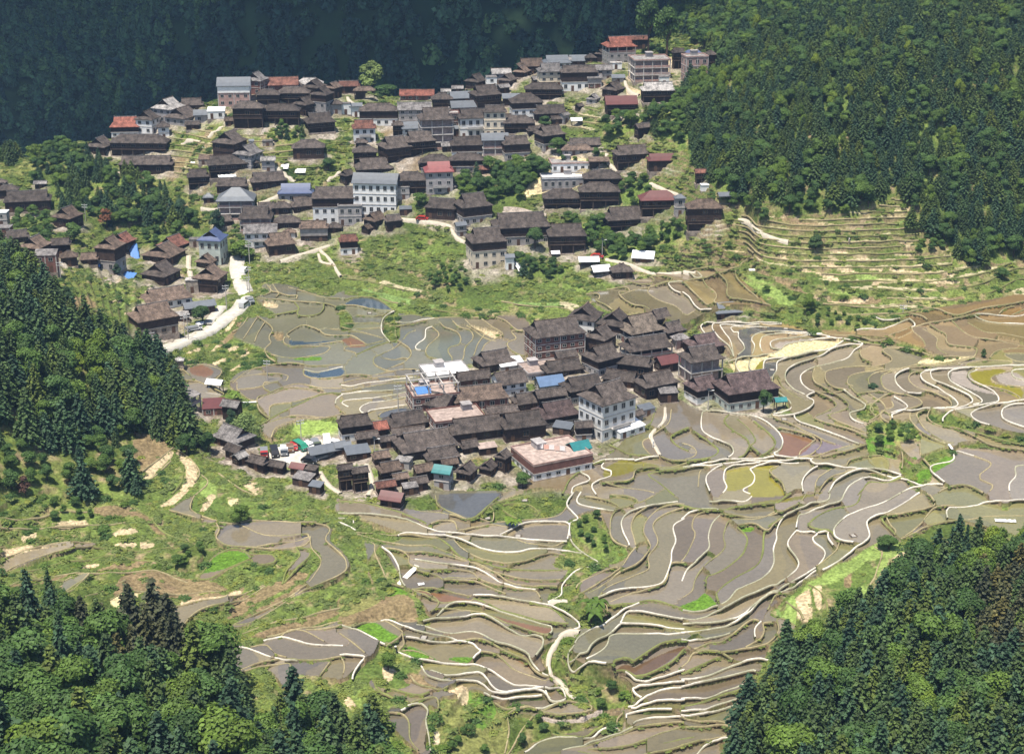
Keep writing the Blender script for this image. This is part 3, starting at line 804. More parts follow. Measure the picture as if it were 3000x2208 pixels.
# trees standing by themselves: kind, tile, x, y of the foot, width, y of the top, label
SINGLES = '''
yellow B 205 560 165 335|tall yellow green tree standing alone on the village ridge
round B 290 600 165 505|low dark green tree right of the tall one on the ridge
round A 400 960 110 880|rounded dark tree at the left foot of the ridge
round B 1980 340 170 5|big leafy tree at the corner of the wooded hill by the top red roof
round B 2100 360 180 60|second big leafy tree at the corner of the wooded hill
round D 1310 545 125 430|dark tree shading the sheds beside the pale road
round D 1560 125 170 10|pale leafy tree at the top of the road
willow D 1600 1290 190 1120|pale willow behind the car park
dense D 1497 1225 75 1095|narrow dark tree left of the pale willow
round D 1205 1385 115 1250|dark rounded tree at the edge of the left wood
round D 1345 1365 115 1225|rounded tree beside the big grey roofed barn
dense D 430 372 80 285|small round dark bush on the left grassy slope
dense F 857 62 108 -25|round dark bush among the dry terraces on the right
round F 815 480 100 360|dark leafy tree above the rocky bank on the right
round F 2060 250 90 175|dark bush at the far right foot of the wooded hill
dense F 1940 765 40 708|tiny bare tree on the right terrace rim
banana H 1595 820 190 635|banana clump beside the gully path in the bottom terraces
banana H 1090 190 110 130|banana clump on the bank below the still pond
banana D 1480 1040 110 960|banana plants beside the white roofed shelter
round I 1315 345 150 265|rounded bush at the top edge of the lower right wood
round E 1170 1585 115 1478|green bush at the corner of the flat roofed brick house
round F 520 1110 95 960|dark tree in front of the house with the dark red roof
conifer D 855 1600 150 1350|tall dark fir standing out left of the tan terraces
conifer D 545 1652 170 1385|dark fir between pale bushes below the left wood
conifer G 330 760 120 450|tallest fir spire of the lower left wood
conifer G 355 900 170 560|broad dark fir below the tallest spire
conifer I 1700 440 70 180|slender fir spire at the top of the lower right wood
conifer I 1795 440 75 170|second slender fir spire at the top of the lower right wood
conifer I 1510 470 90 275|dark fir at the upper left rim of the lower right wood
conifer H 200 1480 190 1240|dark fir at the right end of the lower left wood
conifer D 465 560 80 380|pointed fir rising above the left wood edge
conifer D 665 700 90 450|second pointed fir rising above the left wood edge
red D 165 1640 90 1500|small reddish brown tree in the left scrub
red A 690 1470 100 1350|reddish brown tree in the wood left of the upper village
round H 300 1110 110 990|round bush by the bright seedling beds
round B 1310 800 100 740|bright green bush beside the upper village houses
round B 1400 975 120 890|dark tree in front of the grey house in the upper village
round B 1250 1600 120 1470|dark rounded tree in front of the long grey house
round A 300 1560 100 1470|dark tree between roofs of the far left hamlet
round A 480 1560 140 1440|dark leafy tree below the lone brown roofed house
round B 500 1330 110 1250|dark tree left of the brown longhouse in the upper village
round A 2120 1090 90 1010|dark bush on the slope in the left of the upper village
dense D 755 225 60 155|small tree in front of the brown roofed concrete house
dense A 1400 1490 90 1350|dark tree beside the raw concrete tower
dense A 1170 1400 110 1290|dark fir like tree at the end of the village wood
round F 540 330 60 290|small tree on the green striped terraces
dense F 1230 960 60 925|small shrub clump among the right hand terraces
round G 1530 180 120 60|rounded bush on the bank above the mauve pond
dense G 1400 900 70 840|dark shrub beside the lowest left paddy
'''
# ================================================================ GROUND SHEET on a grid (positions are real metres: plan x, y and height z)
GS = 3.0
GU = np.arange(-480, 3481, GS); GV = np.arange(-220, 2701, GS)
NU, NV = len(GU), len(GV)
UU, VV = np.meshgrid(GU, GV)
VR = vridge(GU)
HH = Hbase(UU, VV)
X0, Y0, TT = plan(UU, VV, HH)
for i in range(NV - 2, -1, -1):                       # the land must keep receding
    TT[i] = np.maximum(TT[i], TT[i + 1] + np.where(GV[i] >= VR, .16, 0))
rx, ry, rz = ray(UU, VV)
X0, Y0, HH = rx * TT, ry * TT, HC + rz * TT
for j in range(NU):                                   # beyond the ridge the land falls into the next valley
    k = int(np.searchsorted(GV, VR[j]))
    if k > 0:
        n = np.arange(k, 0, -1.0); k = min(k, NV - 1)
        yr, xr, zr = Y0[k, j], X0[k, j], HH[k, j]
        dy = n * 2.0
        Y0[:k, j] = yr + dy; X0[:k, j] = xr + dy * rx[k, j] / ry[k, j]
        HH[:k, j] = np.maximum(zr - 0.75 * dy * dy / (dy + 25), -45) if zr > -45 else zr
SCL = FPX / np.maximum(Y0 * cp_ - (HH - HC) * sp_, 1)   # photo pixels per metre here

def gi(u, v): return (np.asarray(u, float) - GU[0]) / GS, (np.asarray(v, float) - GV[0]) / GS
def sample(G, u, v):
    x, y = gi(u, v); x = np.clip(x, 0, NU - 1.001); y = np.clip(y, 0, NV - 1.001)
    xi, yi = x.astype(int) if hasattr(x, 'astype') else int(x), y.astype(int) if hasattr(y, 'astype') else int(y)
    fx, fy = x - xi, y - yi
    return (G[yi, xi] * (1 - fx) + G[yi, xi + 1] * fx) * (1 - fy) + (G[yi + 1, xi] * (1 - fx) + G[yi + 1, xi + 1] * fx) * fy
def poly_mask(P, out=None, val=1):
    x, y = gi(P[:, 0], P[:, 1])
    a, b = max(0, int(x.min())), min(NU, int(x.max()) + 2); c, d = max(0, int(y.min())), min(NV, int(y.max()) + 2)
    if a >= b or c >= d: return
    gx, gy = np.meshgrid(np.arange(a, b), np.arange(c, d)); ins = np.zeros(gx.shape, bool); n = len(x)
    for i in range(n):
        x1, y1, x2, y2 = x[i], y[i], x[(i + 1) % n], y[(i + 1) % n]
        if y1 == y2: continue
        ins ^= ((y1 > gy) != (y2 > gy)) & (gx < (x2 - x1) * (gy - y1) / (y2 - y1) + x1)
    sub = out[c:d, a:b]; sub[ins] = val

LN = []
for ln in LINES.strip().splitlines():
    h, r = ln.split(' ', 1); LN.append((h[0], smooth(pts(h[1], r), 5)))
pad = np.zeros((NV, NU), bool)
for s in PADDY:
    t, r = s.split(' ', 1); poly_mask(smooth(np.vstack([pts(t, r), pts(t, r)[:1]]), 12), pad, True)
PT = []
for ln in PATCH.strip().splitlines():
    c, t, r = ln.split(' ', 2); P = pts(t, r); PT.append((c, smooth(np.vstack([P, P[:1]]), 10)))
NOTWET = {'court', 'grass', 'drygrass', 'green', 'soil', 'dust', 'lime', 'plot'}
for c, P in PT:
    if c in NOTWET: poly_mask(P, pad, False)
# cut the flooded zones along the bunds
line = np.zeros((NV, NU), bool)
for k, P in LN:
    d0 = P[0] - P[min(3, len(P) - 1)]; d1 = P[-1] - P[-min(4, len(P))]
    e0 = d0 / (np.linalg.norm(d0) + 1e-6); e1 = d1 / (np.linalg.norm(d1) + 1e-6)
    Q = np.vstack([P[:1] + e0 * 13, P, P[-1:] + e1 * 13])
    for a, b in zip(Q[:-1], Q[1:]):
        n = max(2, int(np.hypot(*(b - a)) / 1.0)); t = np.linspace(0, 1, n)
        x, y = gi(a[0] + (b[0] - a[0]) * t, a[1] + (b[1] - a[1]) * t); x = x.astype(int); y = y.astype(int)
        ok = (x >= 0) & (x < NU - 1) & (y >= 0) & (y < NV - 1); x = x[ok]; y = y[ok]
        line[y, x] = True; line[y, x + 1] = True
def label(mask):
    """connected regions, row runs joined by union-find"""
    lab = np.zeros(mask.shape, np.int32); par = [0]
    def find(a):
        while par[a] != a: par[a] = par[par[a]]; a = par[a]
        return a
    prev = []
    for i in range(mask.shape[0]):
        d = np.diff(np.concatenate([[0], mask[i].astype(np.int8), [0]])); st = np.flatnonzero(d == 1); en = np.flatnonzero(d == -1); cur = []
        p = 0
        for a, b in zip(st, en):
            while p < len(prev) and prev[p][1] <= a: p += 1
            q = p; l = 0
            while q < len(prev) and prev[q][0] < b:
                r = find(prev[q][2])
                if l == 0: l = r
                elif r != l: par[max(r, l)] = min(r, l); l = min(r, l)
                q += 1
            if l == 0: par.append(len(par)); l = len(par) - 1
            lab[i, a:b] = l; cur.append((a, b, l))
        prev = cur
    root = np.array([find(k) for k in range(len(par))]); return root[lab]
def grow(lab, n, allow):
    for _ in range(n):
        z = (lab == 0) & allow
        for dy, dx in ((0, 1), (0, -1), (1, 0), (-1, 0)):
            s = np.roll(lab, (dy, dx), (0, 1)); m = z & (s > 0) & (lab == 0); lab[m] = s[m]
    return lab
def boxblur(G, r, axis):
    c = np.cumsum(np.concatenate([np.repeat(np.take(G, [0], axis), r + 1, axis), G, np.repeat(np.take(G, [-1], axis), r, axis)], axis), axis)
    n = G.shape[axis]; return (np.take(c, np.arange(2 * r + 1, 2 * r + 1 + n), axis) - np.take(c, np.arange(n), axis)) / (2 * r + 1)
# distance to the nearest bund, in cells, then basins: narrow gaps between line ends do not join two paddies
free = pad & ~line; dist = np.zeros((NV, NU), np.int16); cur = free.copy()
for k in range(9):
    dist[cur] = k + 1; n_ = cur.copy()
    for dy, dx in (((0, 1), (0, -1), (1, 0), (-1, 0)) if k % 2 else ((0, 1), (0, -1), (1, 0), (-1, 0), (1, 1), (1, -1), (-1, 1), (-1, -1))): n_ &= np.roll(cur, (dy, dx), (0, 1))
    cur = n_
L = np.zeros((NV, NU), np.int32); peak = [0]; parent = [0]
def root(a):
    while parent[a] != a: a = parent[a]
    return a
for lv in range(9, 0, -1):
    m = dist >= lv; comp = label(m); _, comp = np.unique(comp, return_inverse=True); comp = comp.reshape(NV, NU)
    pairs = np.unique(np.stack([comp[L > 0], L[L > 0]], 1), axis=0) if (L > 0).any() else np.zeros((0, 2), int)
    has = {}
    for c_, l_ in pairs: has.setdefault(int(c_), []).append(root(int(l_)))
    newl = np.zeros(comp.max() + 1, np.int32)
    for c_ in range(1, comp.max() + 1):
        if c_ not in has: peak.append(lv); parent.append(len(parent)); newl[c_] = len(peak) - 1
        else:
            ls = sorted(set(has[c_]), key=lambda q_: -peak[q_])
            for l_ in ls[1:]:
                if lv >= .62 * peak[l_]: parent[l_] = ls[0]
    L = np.where((L == 0) & m & (newl[comp] > 0), newl[comp], L)
    R_ = np.array([root(k) for k in range(len(parent))]); L = R_[L]
    L = grow(L, 3, m)
lab = grow(L, 8, free); _, lab = np.unique(lab, return_inverse=True); lab = lab.reshape(NV, NU)
nl = lab.max() + 1
cnt = np.bincount(lab.ravel(), minlength=nl); lab[(cnt < 14)[lab]] = 0
def stats(lab, H, nl):
    cnt = np.bincount(lab.ravel(), minlength=nl).astype(float); s = np.bincount(lab.ravel(), H.ravel(), nl) / np.maximum(cnt, 1)
    s2 = np.bincount(lab.ravel(), (H ** 2).ravel(), nl) / np.maximum(cnt, 1); return cnt, s, np.sqrt(np.maximum(s2 - s * s, 0))
ST = 1.5; cnt, ms, sd_ = stats(lab, HH, nl)
STEEP = sd_ > 3.2; zs = HH.copy(); q = np.floor(zs / ST).astype(int)
sub = np.where(STEEP[lab] & (lab > 0), lab * 1000 + (q + 200), lab * 1000); sub[lab == 0] = 0
_, lab2 = np.unique(sub, return_inverse=True); lab2 = lab2.reshape(NV, NU); lab2 = grow(lab2, 5, pad); NR = lab2.max() + 1
cnt, ZR, sd2 = stats(lab2, HH, NR)
print('paddies', NR, 'steep', int(STEEP.sum()), 'sd', np.percentile(sd2[1:], [50, 90, 99]))
# steps between neighbouring paddies are about a metre at most: relax the levels until they are
E = []
for ax in (0, 1):
    A_, B_ = (lab2[1:], lab2[:-1]) if ax == 0 else (lab2[:, 1:], lab2[:, :-1])
    m = (A_ != B_) & (A_ > 0) & (B_ > 0); E.append(np.stack([A_[m], B_[m]], 1))
E = np.sort(np.vstack(E), 1); E, ec = np.unique(E, axis=0, return_counts=True); E = E[ec >= 4]
Z0 = ZR.copy(); Z = ZR.copy(); deg = np.bincount(E.ravel(), minlength=NR).astype(float) + 1e-6; SMAX = .75
for it in range(1500):
    d = Z[E[:, 0]] - Z[E[:, 1]]; ex = d - np.clip(d, -SMAX, SMAX)
    f = np.bincount(E[:, 0], -ex, NR) + np.bincount(E[:, 1], ex, NR)
    Z = Z + .9 * f / (deg + 1) + .004 * (Z0 - Z)
ZR = Z; d = np.abs(Z[E[:, 0]] - Z[E[:, 1]]); print('steps', np.percentile(d, [50, 90, 99]), 'shift', np.abs(Z - Z0)[1:].max())
# the land around follows the paddies it touches, fading with distance
wt = (lab2 > 0).astype(float); dl = np.where(lab2 > 0, ZR[lab2] - Z0[lab2], 0.0); acc = np.zeros((NV, NU)); aw = np.zeros((NV, NU)) + .002
for r, k_ in ((4, 1.), (16, .12), (45, .02), (100, .006)):
    bw = boxblur(boxblur(wt, r, 0), r, 1); bd = boxblur(boxblur(dl, r, 0), r, 1); acc += k_ * bd; aw += k_ * bw
HL = HH + acc / aw
# second pass: lay the land so that each paddy sits level where it stands
T1 = np.where(lab2 > 0, ZR[lab2], HL)
for r in (3, 3, 2): T1 = boxblur(boxblur(T1, r, 0), r, 1)
far_ = VV < VR[None]
HH2 = np.where(far_, HH, T1); X1, Y1, T2 = plan(UU, VV, HH2)
for i in range(NV - 2, -1, -1): T2[i] = np.where(far_[i], T2[i], np.maximum(T2[i], T2[i + 1] + .10))
X0 = np.where(far_, X0, rx * T2); Y0 = np.where(far_, Y0, ry * T2); HH = np.where(far_, HH, HC + rz * T2)
wet = lab2 > 0
print('paddies', NR, 'steep', int(STEEP.sum()))
# land: soft steps (old terraces under grass) and rough ground
SH_ = 1.0
t_ = HH / SH_ + .8 * (fbm(X0 / 25, Y0 / 25, 1) - .5); fl = np.floor(t_); fr = t_ - fl
st_ = (fl + np.clip((fr - .62) / .38, 0, 1) ** 1.2 - (t_ - HH / 1.9)) * 1.9
rough = 0.9 * (fbm(X0 / 3.2, Y0 / 3.2, 3) - .5) + 0.35 * (fbm(X0 / .9, Y0 / .9, 4, 3) - .5)
WOODM = np.zeros((NV, NU), bool)
for ln in WOODS.strip().splitlines():
    f = ln.split(' ', 5); poly_mask(pts(f[4], f[5]), WOODM, True)
st_ = np.where(WOODM, HH, st_)
soilm = np.zeros((NV, NU), bool)
for c, P in PT:
    if c in ('soil', 'dust', 'lime', 'cream', 'plot'): poly_mask(P, soilm, True)
zone_soft = np.where(soilm, .25, 1.0)
ZZ = np.where(wet, ZR[lab2], HH + .55 * (st_ - HH) + rough * zone_soft)
# ------------------------------------------------ colours of the ground itself
C = {'grass': (.075, .125, .026), 'green': (.085, .17, .025), 'drygrass': (.16, .165, .055), 'soil': (.19, .135, .078), 'dust': (.44, .35, .22),
     'lime': (.19, .26, .07), 'court': (.21, .29, .07), 'plot': (.42, .36, .25), 'rice': (.085, .165, .020), 'algae': (.200, .178, .028), 'algaed': (.15, .135, .025),
     'orange': (.165, .088, .045), 'brown': (.105, .066, .038), 'mauve': (.165, .13, .135), 'cream': (.50, .42, .24), 'pale': (.30, .26, .225),
     'dark': (.085, .085, .083), 'blue': (.045, .066, .085)}
n1 = fbm(X0 / 9, Y0 / 9, 0); n2 = fbm(X0 / 2.2, Y0 / 2.2, 2); n3 = fbm(X0 / 45, Y0 / 45, 5)
def mix(a, b, t): t = np.clip(t, 0, 1)[..., None]; return a * (1 - t) + b * t
g0 = np.array([.072, .106, .025]); g1 = np.array([.128, .166, .040]); g2 = np.array([.21, .215, .07])
gc = mix(np.broadcast_to(g0, (NV, NU, 3)), g1, (n1 - .25) * 2)
gc = mix(gc, g2, (n3 * .6 + n2 * .7 - .66) * 3.2)
gc = gc * (.72 + .56 * np.clip((fbm(X0 / 14, Y0 / 9, 5, 3) - .3) * 2.2, 0, 1))[..., None]
gc = mix(gc, np.array([.22, .17, .10]), (n2 + .5 * n1 - .82) * 4)
TZ = np.zeros((NV, NU), bool)                           # slopes of small dry terraces
for t, r in DRYTERR: poly_mask(pts(t, r), TZ, True)
TZ &= ~wet & ~WOODM
TID = np.floor(t_ + .35).astype(int) * 7 + np.floor((X0 + 6 * n3) / 11 + .37 * np.floor(t_ + .35)).astype(int)
hs = np.modf(np.abs(np.sin(TID * 12.9898) * 43758.5453))[0]
on = TZ & (fr < .55)
gc = np.where((on & (hs > .70))[..., None], np.array([.34, .30, .19]) * (.85 + .4 * n2[..., None]), gc)
gc = np.where((on & (hs < .32))[..., None], np.array([.175, .165, .075]) * (.8 + .4 * n2[..., None]), gc)
gc = np.where((on & (hs > .32) & (hs < .46))[..., None], np.array([.135, .20, .06]) * (.8 + .4 * n2[..., None]), gc)
pal = np.array([(.165, .142, .108), (.150, .126, .100), (.178, .146, .120), (.135, .126, .092), (.165, .142, .092), (.150, .130, .112), (.125, .112, .088),
                (.148, .140, .072), (.190, .162, .132), (.142, .112, .080)])
pal = pal * np.array([1.0, .985, .86])
rc = pal[rng.integers(0, len(pal), NR)] * rng.uniform(.86, 1.16, (NR, 1))
# the right-hand hill terraces are paler
cc = np.bincount(lab2.ravel(), UU.ravel(), NR) / np.maximum(cnt, 1); cv = np.bincount(lab2.ravel(), VV.ravel(), NR) / np.maximum(cnt, 1)
palef = np.clip((cc - 1900) / 300, 0, 1) * np.clip((1620 - cv) / 200, 0, 1) * np.clip((cv - 940) / 30, 0, 1)
brownf = np.clip((cc - 1950) / 300, 0, 1) * np.clip((1050 - cv) / 100, 0, 1)
darkf = np.clip((cv - 1700) / 300, 0, 1)
rc = rc * (1 + .28 * palef - .14 * darkf)[:, None]
rc = rc * (1 - brownf[:, None]) + brownf[:, None] * rc * np.array([1.12, .93, .66])
greenf = np.clip((1120 - cv) / 80, 0, 1) * np.clip((1500 - cc) / 200, 0, 1)
rc = rc * (1 - .7 * greenf[:, None]) + .7 * greenf[:, None] * np.array([.118, .124, .088])
wc = rc[lab2] * (1 + .22 * (fbm(X0 / 5, Y0 / 5, 1) - .5))[..., None]
COLR = np.where(wet[..., None], wc, gc)
_scr = np.zeros((NV, NU), bool); # faint strips inside the wide paddies: low mud ridges that follow the banks
HB = HH.copy()
for r in (6, 5, 4): HB = boxblur(boxblur(HB, r, 0), r, 1)
dln = np.where(wet, 0, 0); near = line.copy()
for k in range(3):
    for dy, dx in ((0, 1), (0, -1), (1, 0), (-1, 0)): near |= np.roll(near, (dy, dx), (0, 1))
stp = np.floor(HB / .55).astype(int); hsh = np.modf(np.abs(np.sin(stp * 78.233 + lab2 * 3.17) * 43758.5453))[0]
COLR = np.where(wet[..., None], COLR * (.86 + .28 * hsh)[..., None] * np.stack([1 + .05 * (hsh - .5), 1 + 0 * hsh, 1 - .22 * (hsh - .4)], -1), COLR)
matt = np.zeros((NV, NU), bool)                         # planted or dry: no open water
pvar = (1 + .45 * (fbm(X0 / 1.6, Y0 / 1.6, 3, 3) - .5))
for c, P in PT:
    if c == 'grass': continue
    x, y = gi(P[:, 0], P[:, 1]); a, b = max(0, int(x.min()) - 1), min(NU, int(x.max()) + 3); c0, d0 = max(0, int(y.min()) - 1), min(NV, int(y.max()) + 3)
    if a >= b or c0 >= d0: continue
    full = np.zeros((NV, NU), bool) if False else _scr
    poly_mask(P, full, True); W_ = (slice(c0, d0), slice(a, b)); m = full[W_].copy(); full[W_] = False
    if c in NOTWET:
        edge = m & ~wet[W_]; f = .92 if c in ('dust', 'plot', 'court') else .86
        COLR[W_] = np.where(edge[..., None], COLR[W_] * (1 - f) + f * np.array(C[c]) * pvar[W_][..., None], COLR[W_])
    else:
        COLR[W_] = np.where(m[..., None], np.array(C[c]) * (1 + .25 * (n2[W_] - .5))[..., None], COLR[W_])
        if c == 'rice' or c == 'cream': matt[W_] |= m
# village yards: trodden earth and stone between houses, painted later from the house list
YARD = np.zeros((NV, NU))
